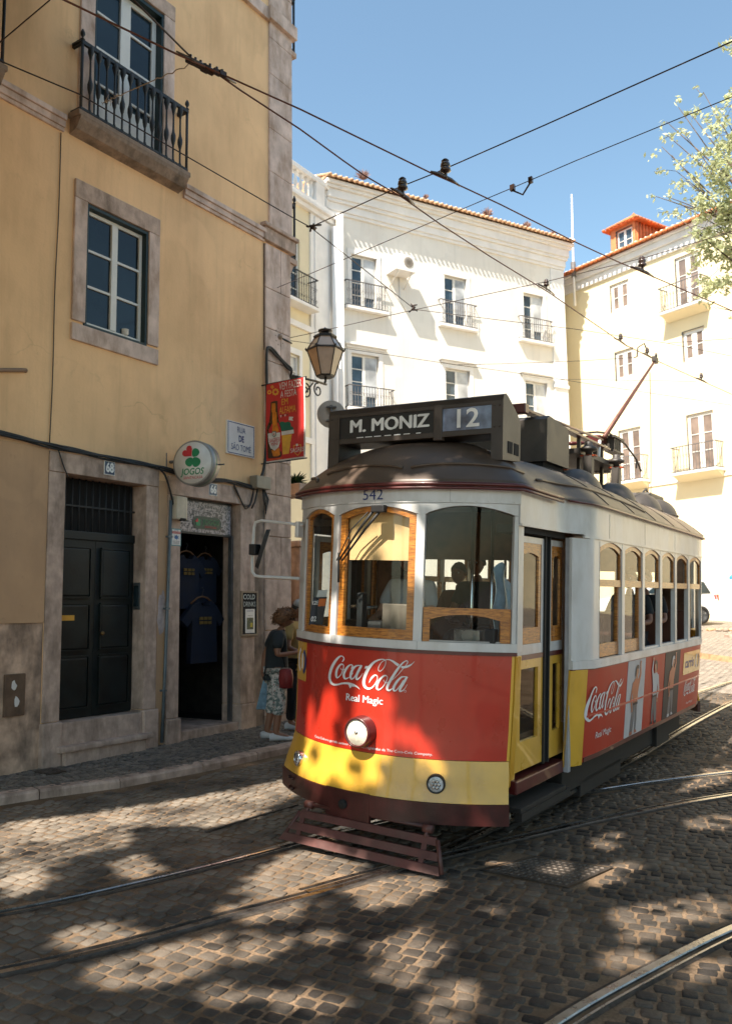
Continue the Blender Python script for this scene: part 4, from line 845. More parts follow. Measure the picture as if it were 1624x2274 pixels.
# ---- narrow cream building with balustrade
CM = frame_of((-16.9, 0, 0), 90)
cb = thing('apartment_building', 'narrow cream building strip with roof balustrade between the ochre corner and the white building', 'building', M=CM)
s = MB(); s.wall(12, 23.95, -1, 16.0, [(21.2, 22.15, 8.2, 10.3, .2), (21.3, 22.2, 12.0, 14.3, .2)], .2, cream_wall); s.box(12, 22.5, 8, 8.1, -1, 16, cream_wall); s.build('wall', cb)
s = MB(); s.box(22.75, 23.95, -.06, .05, -1, 15.55, white_trim, .01); s.box(22.95, 23.75, -.10, -.055, -1, 15.5, white_trim, .01); s.box(12, 24.1, -.16, .3, 15.56, 15.72, white_trim, .02); s.box(12, 24.15, -.28, .3, 15.72, 15.86, white_trim, .02); s.box(12, 24, -.08, .1, 11.25, 11.45, white_trim, .01)
s.box(12, 24, -.07, .1, 7.4, 7.6, white_trim, .01); s.build('cornice', cb)
s = MB(); s.box(12, 24, -.2, .12, 15.862, 16.0, white_trim); s.box(12, 24, -.22, .14, 16.72, 16.88, white_trim, .01)
for i in range(30):
    u = 15+i*.3; s.lathe((u, -.05, 16.0), [(.06, 0), (.06, .05), (.035, .1), (.075, .25), (.085, .34), (.04, .5), (.035, .58), (.06, .64), (.06, .72)], white_trim, 8)
s.box(22.9, 23.4, -.2, .15, 16.0, 16.95, white_trim); s.build('roof_balustrade', cb)
sash(cb, 21.2, 22.15, 8.2, 10.3, .08, 2, 4, white_wood, pane_cur, .07, .1); sash(cb, 21.3, 22.2, 12.0, 14.3, .08, 2, 4, white_wood, pane_dark, .07, .1)
s = MB(); s.box(21.05, 21.199, -.03, .05, 8.2, 10.3, white_trim); s.box(22.151, 22.3, -.03, .05, 8.2, 10.3, white_trim); s.box(21.05, 22.3, -.03, .05, 10.301, 10.5, white_trim); s.build('window_surround', cb)
r = iron_balcony(CM, 21.75, .9, 12.0, 12.98, .42, 'black iron balcony just right of the stone corner on the narrow cream building', 'iron balconies behind', white_trim, .13)
for ch in r.children:
    if ch.name.startswith('railing'):
        ch.data = ch.data.copy(); ch.data.materials[0] = iron
s = MB(); s.tube([tuple(CM @ Vector((23.9, -.25, z))) for z in (-.5, 8, 15.4)], .10, white_trim, 10); s.tube([tuple(WM @ Vector((.32, -.22, z))) for z in (-.5, 8, 15.9)], .13, white_trim, 10); tag(s.build('drain_pipe'), 'pair of thick white painted downpipes where the cream strip meets the white building', 'pipe')
# plants behind the ochre corner
leafm = mat('dark_leaf', (.03, .075, .02), .6, var=.3, scale=10)
for k, (px, py, z_) in enumerate(((655, 1058, 14.5), (648, 838, 20))):
    P = dist(px, py, z_); mb = MB()
    for i in range(160):
        d = np.array((random.gauss(0, 1), random.gauss(0, 1), abs(random.gauss(0, 1)))); d /= np.linalg.norm(d); L = random.uniform(.15, .34); w_ = np.cross(d, (0, .3, 1)); w_ = w_/(np.linalg.norm(w_)+1e-6)*.02; q = d*L; mb.add([(0, 0, 0), q*.5+w_, q+np.array((0, 0, -.06)), q*.5-w_], [(0, 1, 2, 3)], leafm)
    mb.box(-.25, .25, -.2, .2, -.2, .0, stone_dk, .02); o = mb.build('potted_plant'); o.location = tuple(P-np.array((0, 0, .15))); tag(o, ('spiky green plant in a stone trough on the wall under the red banner', 'dark plant on a ledge just above the red banner')[k], 'plant')
# low garden wall continuing the street past the corner
s = MB(); 
s.box(-9.6, -8.55, 11.2, 11.5, -.2, 2.9, stone_dk, .02); s.box(-9.7, -8.5, 11.15, 11.55, 2.902, 3.0, stone_dk, .02)
for z in (.5, 1.1, 1.7, 2.3): s.box(-9.2, -8.8, 11.19, 11.2, z, z+.01, dark)
s.box(-9.5, -9.1, 11.17, 11.199, 1.2, 1.25, dark)
tag(s.build('garden_wall'), 'stained stone wall with coping between the ochre corner and the tram', 'wall')
# ---- right building, full sun
RM = frame_of((-12.625, 35.662, 0), -22.5)
yw = mat('pale_yellow_render', (.84, .72, .48), .9, var=.03, scale=.6, bump=.1, bscale=20, spec=.1)
rb = thing('apartment_building', 'sunlit pale yellow building with orange tiled roof and dormer on the right', 'building', M=RM)
H_ = [(2.77, 3.67, 14.03, 15.18, .16), (5.91, 6.93, 13.12, 15.23, .16), (2.85, 3.75, 11.1, 12.28, .16), (6.06, 6.97, 11.1, 12.25, .16), (2.86, 3.9, 6.85, 8.98, .16), (6.04, 7.13, 6.85, 9.0, .16), (9.2, 10.2, 13.12, 15.23, .16), (9.3, 10.3, 6.85, 9.0, .16)]
s = MB(); s.wall(-3, 22, -1, 16.2, H_, .16, yw); s.add([(22, 0, -1), (22, 10, -1), (22, 10, 16.2), (22, 0, 16.2)], [(0, 1, 2, 3)], yw); s.add([(-3, 0, -1), (-3, 10, -1), (-3, 10, 16.2), (-3, 0, 16.2)], [(0, 3, 2, 1)], yw); s.build('wall', rb)
s = MB(); s.box(-3, 22.1, -.1, .1, 15.55, 15.9, white_trim, .02); s.box(-3, 22.2, -.22, .1, 15.902, 16.15, white_trim, .02); s.box(-3, 22.2, -.34, .1, 16.152, 16.26, white_trim, .02); s.box(-3, 22, -.045, .1, 6.52, 6.62, white_trim, .01); s.build('cornice', rb)
s = MB(); s.add([(-3.2, -.48, 16.28), (22.3, -.48, 16.28), (22.3, 6, 19.3), (-3.2, 6, 19.3), (22.3, 12, 16.3), (-3.2, 12, 16.3)], [(0, 1, 2, 3), (3, 2, 4, 5)], tile); s.add([(-3.2, -.48, 16.28), (-3.2, 6, 19.3), (-3.2, 12, 16.3)], [(0, 1, 2)], tile)
for i in range(102):
    u = -3+i*.245; s.tube([(u, -.56, 16.27), (u, 0, 16.55), (u, 5.9, 19.3)], .068, tile, 7); s.lathe((u, -.3, 16.42), [(.075, 0), (.08, .05), (.075, .09)], mortar, 7, axis=(0, 1, .47))
s.build('roof', rb)
def trimwin(u0, u1, z0, z1):
    s = MB(); s.box(u0-.04, u0, -.015, .12, z0, z1, iron_grey); s.box(u0-.04, u1, -.014, .12, z1+.001, z1+.035, iron_grey); return s
for (u0, u1, z0, z1, _) in H_:
    tall = z1-z0 > 1.5; o = sash(rb, u0, u1, z0, z1, .04, 2, 3 if tall else 2, white_wood, pane_warm, .10 if tall else .12, .2 if tall else .22, name='french_window' if tall else 'window')
    trimwin(u0, u1, z0, z1).build('dark_edge', o)
g_ = 'iron balconies of the pale yellow building'
for u, hw_, z, lab in ((6.35, .91, 13.11, 'iron balcony high on the pale yellow building beneath the tree branches'), (3.34, .86, 6.82, 'iron balcony of the pale yellow building seen behind the trolley pole base'), (6.53, .93, 6.81, 'iron balcony of the pale yellow building at the right edge below the small windows'), (9.7, .93, 13.11, 'iron balcony of the pale yellow building outside the right edge')):
    iron_balcony(RM, u, hw_, z, z+.97, .52, lab, g_, white_trim, .13, .10, yw)
# dormer
dm = mat('orange_render', (.62, .25, .12), .9, var=.08, spec=.1)
s = MB(); s.wall(2.6, 3.86, 16.3, 17.75, [(2.95, 3.72, 16.62, 17.55, .08)], .08, dm, .35); s.box(2.6, 2.62, .35, 3.4, 16.3, 17.75, dm)
s.add([(3.86, .35, 16.3), (3.86, 3.4, 16.3), (3.86, 3.4, 17.75), (3.86, .35, 17.75)], [(0, 1, 2, 3)], tile)
for i in range(14): s.tube([(3.88, .45+i*.21, 16.4), (3.88, .45+i*.21, 17.72)], .05, tile, 6)
d_ = s.build('dormer', rb)
s = MB(); cx, cy = 3.23, 1.6; e = [(2.35, .12, 17.72), (4.12, .12, 17.72), (4.12, 3.6, 17.72), (2.35, 3.6, 17.72), (3.23, 1.15, 18.4), (3.23, 2.8, 18.4)]
s.add(e, [(0, 1, 4), (1, 2, 5, 4), (2, 3, 5), (3, 0, 4, 5), (0, 3, 2, 1)], tile)
for i in range(9): u = 2.42+i*.205; k = 1-abs(u-3.23)/.88; s.tube([(u, .08, 17.75), (u, .12+1.03*max(.05, k), 17.76+.66*max(.05, k))], .05, tile, 6)
for i in range(16): y_ = .2+i*.215; k = min(1, (y_-.1)/1.0, (3.6-y_)/.8); s.tube([(4.17, y_, 17.74), (4.12-.86*max(.05, k), y_, 17.76+.66*max(.05, k))], .05, tile, 6)
s.lathe((3.23, 1.15, 18.38), [(.08, 0), (.09, .06), (.03, .12), (0, .16)], tile, 8); s.build('dormer_roof', d_)
sash(d_, 2.96, 3.71, 16.63, 17.54, .38, 2, 2, white_wood, pane_blue, .05, .1)
s = MB(); s.box(2.90, 2.949, .33, .40, 16.58, 17.6, frame_green); s.box(2.9, 3.74, .33, .4, 17.56, 17.6, frame_green); s.build('dark_edge', d_)
# ================================================================ TRAM (x right, y towards the rear, z up)
TM = Matrix.Translation((-3.73, 5.586, 0)) @ Matrix.Rotation(rad(.57), 4, 'Z') @ Matrix.Rotation(rad(3.07), 4, 'Y') @ Matrix.Rotation(rad(.46), 4, 'X')
tram = thing('tram', 'old red, white and yellow single-car tram number 542 with route box M. MONIZ 12', 'tram', M=TM)
red = mat('tram_red', (.49, .028, .013), .30, var=.05, scale=3, coat=.35, bump=.12, bscale=2.4, dirt=(.26, .03, .02), dscale=2.5, damt=.5)
red_side = mat('side_advert_red', (.44, .028, .012), .45, var=.06, scale=3, bump=.03, bscale=9, spec=.25)
yel = mat('tram_yellow', (.72, .40, .045), .30, var=.06, scale=3, coat=.4, bump=.12, bscale=2.6, dirt=(.40, .22, .06), dscale=3, damt=.5)
whi = mat('tram_white', (.63, .62, .61), .38, var=.05, scale=3, coat=.2, bump=.03, bscale=12, dirt=(.34, .30, .25), dscale=3.5, damt=.5)
maroon = mat('tram_maroon', (.10, .014, .014), .35, var=.15, coat=.2, dirt=(.04, .02, .015), damt=.5)
bump_m = mat('bumper_maroon', (.065, .012, .010), .45, var=.25, scale=6, bump=.15, dirt=(.03, .02, .015), dscale=3, damt=.6)
guard = mat('lifeguard_maroon', (.105, .032, .026), .55, var=.2, scale=6, bump=.2, dirt=(.09, .05, .04), dscale=4, damt=.6)
roofm = mat('roof_canvas', (.10, .068, .05), .42, var=.16, scale=2.5, bump=.12, bscale=14, dirt=(.06, .05, .045), dscale=1.2, damt=.5)
boxm = mat('route_box_paint', (.05, .037, .031), .45, var=.15, scale=4, bump=.08, dirt=(.06, .05, .04), damt=.5)
equip = mat('roof_equipment', (.055, .046, .040), .5, var=.2, scale=4, bump=.08)
underm = mat('underframe', (.018, .015, .013), .85, var=.3)
wood = nodemat('varnished_wood')
def _wood():
    m, n, b = wood; co = n.nodes.new('ShaderNodeTexCoord').outputs['Object']
    f = noise(n, co, 9, 5, .6, vec=(1, 1, 9)); c = mixc(n, ramp(n, f, .35, .7), (.30, .10, .014), (.62, .25, .04)); g = noise(n, co, 60, 3, .6, vec=(.3, .3, 2)); c = mixc(n, ramp(n, g, .3, .5), (.14, .045, .01), c)
    lk(n, c, b.inputs['Base Color']); b.inputs['Roughness'].default_value = .38; b.inputs['Coat Weight'].default_value = .3; return m
wood = _wood()
inwood = mat('cabin_panelling', (.13, .06, .028), .5, var=.3, scale=6)
ceilm = mat('cabin_ceiling', (.17, .13, .09), .5)
rubber = mat('black_rubber', (.012, .012, .013), .6)
chrome = mat('chrome', (.6, .6, .6), .15, metal=1., var=.03)
lett = mat('decal_white', (.72, .71, .72), .4, var=.02); navy_p = mat('decal_navy', (.015, .035, .16), .4, var=.02)
def glass():
    m = bpy.data.materials.new('clear_glass'); m.use_nodes = True; n = m.node_tree; n.nodes.clear()
    o = n.nodes.new('ShaderNodeOutputMaterial'); t = n.nodes.new('ShaderNodeBsdfTransparent'); t.inputs[0].default_value = (.93, .95, .94, 1)
    g = n.nodes.new('ShaderNodeBsdfGlossy'); g.inputs['Roughness'].default_value = .02; g.inputs[0].default_value = (.7, .7, .7, 1); fr = n.nodes.new('ShaderNodeFresnel'); fr.inputs[0].default_value = 1.45
    x = n.nodes.new('ShaderNodeMixShader'); co = n.nodes.new('ShaderNodeTexCoord'); nz = n.nodes.new('ShaderNodeTexNoise'); nz.inputs['Scale'].default_value = 1.5; bm_ = n.nodes.new('ShaderNodeBump'); bm_.inputs['Strength'].default_value = .06; bm_.inputs['Distance'].default_value = .02
    n.links.new(co.outputs['Object'], nz.inputs[0]); n.links.new(nz.outputs[0], bm_.inputs['Height']); n.links.new(bm_.outputs[0], g.inputs['Normal'])
    ge_ = n.nodes.new('ShaderNodeNewGeometry'); iv = n.nodes.new('ShaderNodeMath'); iv.operation = 'SUBTRACT'; iv.inputs[0].default_value = 1; n.links.new(ge_.outputs['Backfacing'], iv.inputs[1]); ml = n.nodes.new('ShaderNodeMath'); ml.operation = 'MULTIPLY'; n.links.new(fr.outputs[0], ml.inputs[0]); n.links.new(iv.outputs[0], ml.inputs[1]); n.links.new(ml.outputs[0], x.inputs[0]); n.links.new(t.outputs[0], x.inputs[1]); n.links.new(g.outputs[0], x.inputs[2]); n.links.new(x.outputs[0], o.inputs[0]); return m
glassm = glass()
ZL = 8.05
def hwf(z): return float(np.interp(z, [.3, .47, .75, 1.5, 2.8], [1.04, 1.04, 1.0, 1.02, 1.03]))
def ybf(z): return float(np.interp(z, [.25, .47, .55, .65, .76, 1.0, 1.5, 2.8], [.01, 0.0, .022, .062, .09, .11, .12, .14]))
def Fu(u): return .41*abs(u)**2.2
def front(u, z, off=0., rear=False):
    h = hwf(z); sl = .902*abs(u)**1.2*(1 if u > 0 else -1)/h; nx, ny = sl, -1.; L = math.hypot(nx, ny)
    x, y = u*h+off*nx/L, ybf(z)+Fu(u)+off*ny/L
    return (-x*.90, ZL-y, z) if rear else (x, y, z)
def XS(y, z=2.):
    rear = y > ZL/2; y = 8.35-y if rear else y
    b = float(np.interp(y, [.4, 1.0, 1.45, 1.6, 1.72, 1.85, 2.1], [.925, .93, .95, 1.03, 1.15, 1.19, 1.20] if rear else [1.03, 1.04, 1.055, 1.09, 1.15, 1.19, 1.20]))
    return b-(.05*max(0, min(1, (1.37-z)/.82)) if z < 1.37 else 0)
def side(sg):
    def f(y, z, off=0.): return (sg*(XS(y, z)+off), y, z)
    return f
def offs(fn, o): return lambda a, b, k: fn(a, b, o+k)
FR = lambda o=0.: (lambda u, z, k: front(u, z, o+k)); RR = lambda o=0.: (lambda u, z, k: front(u, z, o+k, True))
def both_ends(nm, u0, u1, n, lo, hi, nz, m, t, o=0., ends=('f', 'r')):
    for e in ends: p = MB(); p.patch(FR(o) if e == 'f' else RR(o), u0, u1, n, lo, hi, nz, m, t); p.build(nm, tram)
both_ends('bumper', -1, 1, 30, .315, .468, 2, bump_m, .05, .012)
both_ends('apron', -1, 1, 30, .47, .758, 7, yel, .02)
both_ends('dash_panel', -.985, .985, 30, .762, 1.54, 6, red, .02)
for e in (-1, 1):
    p = MB(); p.patch(FR(0), e*.985, e*1.0, 1, .762, 1.54, 4, yel, .02) if e > 0 else p.patch(FR(0), -1.0, -.985, 1, .762, 1.54, 4, yel, .02); p.build('corner_strip', tram)
both_ends('belt_moulding', -1.01, 1.01, 30, 1.541, 1.567, 1, maroon, .04, .02)
both_ends('window_sill', -1.01, 1.01, 30, 1.568, 1.632, 1, whi, .06, .015)
WIN = [(-.89, -.432, 'l'), (-.368, .337, 'c'), (.40, .978, 'r')]
def archz(u, lo=2.61, s=.065):
    for a, b, _ in WIN:
        if a <= u <= b: c, h = (a+b)/2, (b-a)/2; return lo+s*(1-((u-c)/h)**2)
    return 2.605
both_ends('header_board', -1.0, 1.0, 90, archz, 2.695, 1, whi, .05, .004)
both_ends('fascia', -1.01, 1.01, 40, 2.697, 2.86, 1, whi, .03, .012, ('r',))
p = MB(); p.patch(FR(.012), -1.01, 1.01, 40, 2.697, 2.86, 1, whi, .03)
for k in range(26): p.lathe(front(-.97+k*.0776, 2.71, .0135), [(0, .0025), (.004, .0015), (.0045, -.004)], whi, 6, axis=(0, -1, 0))
p.build('fascia', tram)
for a, b in ((-1.0, -.89), (-.432, -.368), (.337, .40), (.978, 1.0)): both_ends('window_post', a, b, 2, 1.633, 2.604, 2, whi, .06, .006)
# glass behind the front windows
for a, b, k in WIN:
    for e in ('f', 'r'): p = MB(); p.patch(FR(-.035) if e == 'f' else RR(-.035), a+.004, b-.004, 12, 1.64, lambda u: archz(u)+.01, 6, glassm, .004); p.build('windscreen', tram)
def frontframe(a, b, z0, top, w_, nm='window_frame', o=-.012):
    p = MB(); du = w_/1.03
    p.patch(FR(o), a, a+du, 2, z0, lambda u: top(u)-.001, 6, wood, .03); p.patch(FR(o), b-du, b, 2, z0, lambda u: top(u)-.001, 6, wood, .03)
    p.patch(FR(o+.002), a+du, b-du, 12, z0, z0+w_*1.35, 1, wood, .03); c, h = (a+b)/2, (b-a)/2
    p.patch(FR(o+.002), a+du, b-du, 14, lambda u: top(u)-w_*(1.0-.25*(1-((u-c)/h)**2)), lambda u: top(u)-.002, 1, wood, .03); return p.build(nm, tram)
frontframe(-.886, -.436, 1.634, lambda u: archz(u)-.001, .045); frontframe(-.364, .333, 1.634, lambda u: archz(u)-.001, .058)
p = MB(); a, b = .404, .974
p.patch(FR(-.012), a, a+.05, 1, 1.634, 1.892, 2, wood, .03); p.patch(FR(-.012), b-.06, b, 1, 1.634, 1.892, 2, wood, .03)
p.patch(FR(-.010), a+.05, b-.06, 14, lambda u: 1.80+.042*(1-((u-.684)/.23)**2), 1.892, 1, wood, .03); p.patch(FR(-.012), a+.05, b-.06, 6, 1.634, 1.645, 1, alu, .03); p.build('window_frame', tram)
# screws and plate joint on the bumper
p = MB()
for u in (-.80, -.74):
    for z in (.35, .43): q = front(u, z, .02); p = MB(); p.lathe(q, [(0, .008), (.011, .005), (.013, -.01)], bump_m, 8, axis=(.55, .9, 0)); p.build('rivet', tram)
p = MB()
p.patch(FR(.014), -.31, .09, 6, .26, .475, 1, bump_m, .03); p.tube([np.array(front(-.13, .37, .0)), np.array(front(-.13, .37, .04))], .035, dark, 12); p.build('coupler_plate', tram)
# dents and plate seam in the apron
p = MB(); p.patch(FR(.0015), .13, .1325, 1, .48, .74, 3, yel, .004); p.build('apron_seam', tram)
# rivets, screw rows and panel joints on the white bands
p = MB(); seam = mat('panel_joint', (.22, .20, .18), .8)
for u in (-.62, -.01, .57): p.patch(FR(.0135), u, u+.002, 1, 2.70, 2.85, 1, seam, .003)
for u in (-.40, .37): p.patch(FR(.0165), u, u+.002, 1, 1.57, 1.63, 1, seam, .003)
p.build('panel_joint', tram)
# headlight, fog lights
def lampf(nm, x, z, r, dep, rim, lens, pat):
    u = x/hwf(z); q = front(u, z); sl = .902*abs(u)**1.2*(1 if u > 0 else -1)/hwf(z); nx, ny = sl, -1; L = math.hypot(nx, ny); ax = (nx/L, ny/L, 0)
    p = MB(); p.lathe(q, [(r*1.02, -.02), (r*1.04, .015), (r, .03), (r*.99, dep*.9), (r*.95, dep), (r*.86, dep*1.0), (r*.83, dep*.86), (r*.82, dep*.8)], rim, 40, axis=ax, cap=False); o = p.build(nm, tram)
    p = MB(); p.lathe(q, [(0, dep*1.04), (r*.3, dep*1.02), (r*.6, dep*.96), (r*.83, dep*.84)], lens, 32, axis=ax, cap=False); p.build('lens', o); return o, q, ax
lensm = mat('headlight_lens', (.80, .74, .60), .12, var=.15, scale=22, coat=1., bump=.3, bscale=60); lens2 = mat('clear_lens', (.45, .46, .47), .08, var=.4, scale=30, coat=1., bump=.5, bscale=50)
ho, q, ax = lampf('headlight', -.045, .915, .118, .10, maroon, lensm, 0)
p = MB(); p.lathe(np.array(q)+np.array((0, -.09, 0)), [(0, .022), (.018, .012), (.02, 0)], chrome, 10, axis=(0, -1, 0)); p.build('bulb', ho)
for x, z in ((.571, .598), (-.745, .592)):
    o, q, ax = lampf('fog_light', x, z, .068 if x > 0 else .062, .035, rubber if x > 0 else chrome, lens2, 1); p = MB(); axn = np.array(ax)
    for i in range(7):
        a = 2*math.pi*i/6; rr_ = .026 if i < 6 else 0; side_ = np.array((-axn[1], axn[0], 0)); c = np.array(q)+axn*.034+side_*rr_*math.cos(a)+np.array((0, 0, rr_*math.sin(a))); p.lathe(c, [(.009, 0), (.012, .004), (.004, .002)], chrome, 8, axis=ax, cap=False)
    p.build('reflector', o)
p = MB(); p.lathe(front(-.17, .83, 0), [(.014, -.02), (.014, .01), (.008, .01)], rubber, 10, axis=(0, -1, 0)); p.build('socket', tram)
# ---- logo strokes traced once, used on front and sides
LOGO = []
def st(seq): LOGO.append(stroke2d([s[:2] for s in seq], [s[2] for s in seq], 5))
st([(432, 352, 8), (452, 330, 22), (458, 295, 17), (430, 270, 15), (385, 285, 27), (330, 345, 38), (280, 430, 42), (250, 520, 42), (245, 600, 40), (268, 655, 36), (310, 682, 30), (370, 680, 25), (430, 665, 24), (500, 662, 28), (560, 674, 34), (610, 692, 30), (650, 716, 18), (684, 750, 3)])
LOGO.append(([(520, 675), (548, 735), (575, 706), (604, 712), (600, 680)], [(0, 1, 2, 3, 4)]))
st([(440, 385, 18), (400, 400, 26), (355, 470, 34), (345, 540, 34), (357, 580, 24), (385, 570, 14), (425, 520, 12), (450, 450, 12), (455, 405, 10), (438, 385, 12)]); st([(412, 440, 8), (432, 470, 8), (485, 452, 8)])
st([(562, 452, 10), (578, 432, 22), (582, 405, 14), (555, 396, 16), (510, 430, 30), (465, 510, 36), (460, 565, 34), (480, 595, 26), (520, 585, 14), (565, 550, 10), (592, 508, 7)])
st([(690, 405, 12), (650, 408, 18), (615, 425, 28), (575, 480, 36), (555, 550, 34), (565, 598, 24), (600, 585, 14), (640, 520, 12), (672, 450, 10)]); st([(712, 402, 30), (670, 480, 34), (638, 560, 34), (645, 605, 26), (690, 575, 10), (728, 518, 5)])
LOGO.append(([(765, 413), (807, 413), (792, 452), (750, 450)], [(0, 1, 2, 3)]))
st([(816, 658, 3), (834, 615, 20), (862, 575, 30), (900, 545, 22), (930, 560, 12), (930, 610, 10), (895, 680, 14), (850, 728, 22), (800, 738, 32), (755, 705, 38), (742, 640, 42), (765, 540, 44), (815, 440, 42), (880, 365, 32), (950, 328, 20), (1015, 318, 14), (1052, 340, 10), (1047, 395, 10), (1015, 455, 10), (975, 488, 10), (950, 475, 10), (952, 430, 9), (990, 365, 9), (1040, 330, 10), (1095, 322, 12), (1150, 342, 26), (1200, 378, 36), (1240, 404, 40)])
st([(1060, 550, 16), (1020, 560, 24), (960, 620, 34), (928, 690, 36), (930, 740, 28), (960, 752, 18), (1010, 715, 12), (1055, 645, 12), (1078, 580, 10), (1058, 550, 12)]); st([(1020, 612, 7), (1045, 650, 7), (1105, 648, 8)])
st([(1150, 615, 6), (1230, 540, 8), (1300, 460, 10), (1355, 395, 10), (1378, 350, 10), (1345, 340, 13), (1280, 390, 24), (1210, 480, 36), (1140, 590, 40), (1085, 690, 38), (1075, 745, 34), (1105, 765, 24), (1152, 735, 9)])
st([(1278, 428, 32), (1330, 430, 34), (1390, 413, 28), (1440, 384, 14), (1482, 343, 3)])
st([(1345, 568, 12), (1310, 568, 16), (1275, 580, 26), (1215, 640, 36), (1170, 720, 38), (1172, 765, 26), (1205, 765, 16), (1260, 700, 12), (1312, 618, 10)]); st([(1368, 566, 32), (1320, 650, 36), (1265, 740, 36), (1262, 775, 28), (1300, 770, 14), (1340, 730, 8), (1370, 678, 4)])
LOGO.append(stroke2d([(1339+15*math.cos(a), 778+15*math.sin(a)) for a in [i*2*math.pi/10 for i in range(11)]], [4]*11, 2))
def logo_xz(X, Y):
    a, b = X/1000, Y/1000
    return (-.64986+.86661*a+.03862*b-.12562*a*a-.01486*a*b-.0014*b*b, 1.59146+.07437*a-.56063*b-.02038*a*a+.02696*a*b+.00481*b*b)
p = MB()
for i, (v, f) in enumerate(LOGO): p.add([front(x/hwf(z), z, .0022+.00025*i) for x, z in (logo_xz(*q) for q in v)], [fc for fc in f], lett)
p.build('script_logo', tram)
def fronttext(txt, x0, x1, zc, h, m, bold=0., o=.003, nm='lettering'):
    v, f = text2d(txt, 1., bold); X0, X1 = min(a for a, _ in v), max(a for a, _ in v); Y0, Y1 = min(b for _, b in v), max(b for _, b in v)
    p = MB(); p.add([front((x0+(x1-x0)*(a-X0)/(X1-X0))/hwf(zc), zc+h*((b-Y0)/(Y1-Y0)-.5), o) for a, b in v], f, m); return p.build(nm, tram)
[fronttext('Real Magic', -.226+dx_, .117+dx_, 1.150, .072, lett, 0, .003+k_) for dx_, k_ in ((0, 0), (.002, .0003), (-.002, .0006))]
fronttext('542', -.124, .062, 2.763, .085, navy_p, 0, .0155, 'fleet_number')
fronttext('Coca-Cola e a garrafa contour são marcas registadas da The Coca-Cola Company.', -.582, .52, .795, .026, lett, .0, .003)
# yellow operator panel on the left of the dash
p = MB(); p.patch(FR(.003), -.992, -.79, 6, 1.21, 1.538, 3, yel, .004); lp = p.build('operator_panel', tram)
p = MB()
v, f = stroke2d([(-.868+.062*math.cos(a), 1.37+.095*math.sin(a)) for a in np.linspace(-1.25, 1.25, 12)], [.036]*12, 3); p.add([front(x/hwf(z), z, .0062) for x, z in v], f, navy_p)
v, f = stroke2d([(-.892-.062*math.cos(a), 1.38+.095*math.sin(a)) for a in np.linspace(-1.25, 1.25, 12)], [.03]*12, 3); p.add([front(x/hwf(z), z, .0062) for x, z in v], f, lett)
v, f = stroke2d([(-.872, 1.31), (-.868, 1.37), (-.872, 1.44)], [.03, .034, .026], 4); p.add([front(x/hwf(z), z, .0062) for x, z in v], f, lett); p.build('emblem', lp)
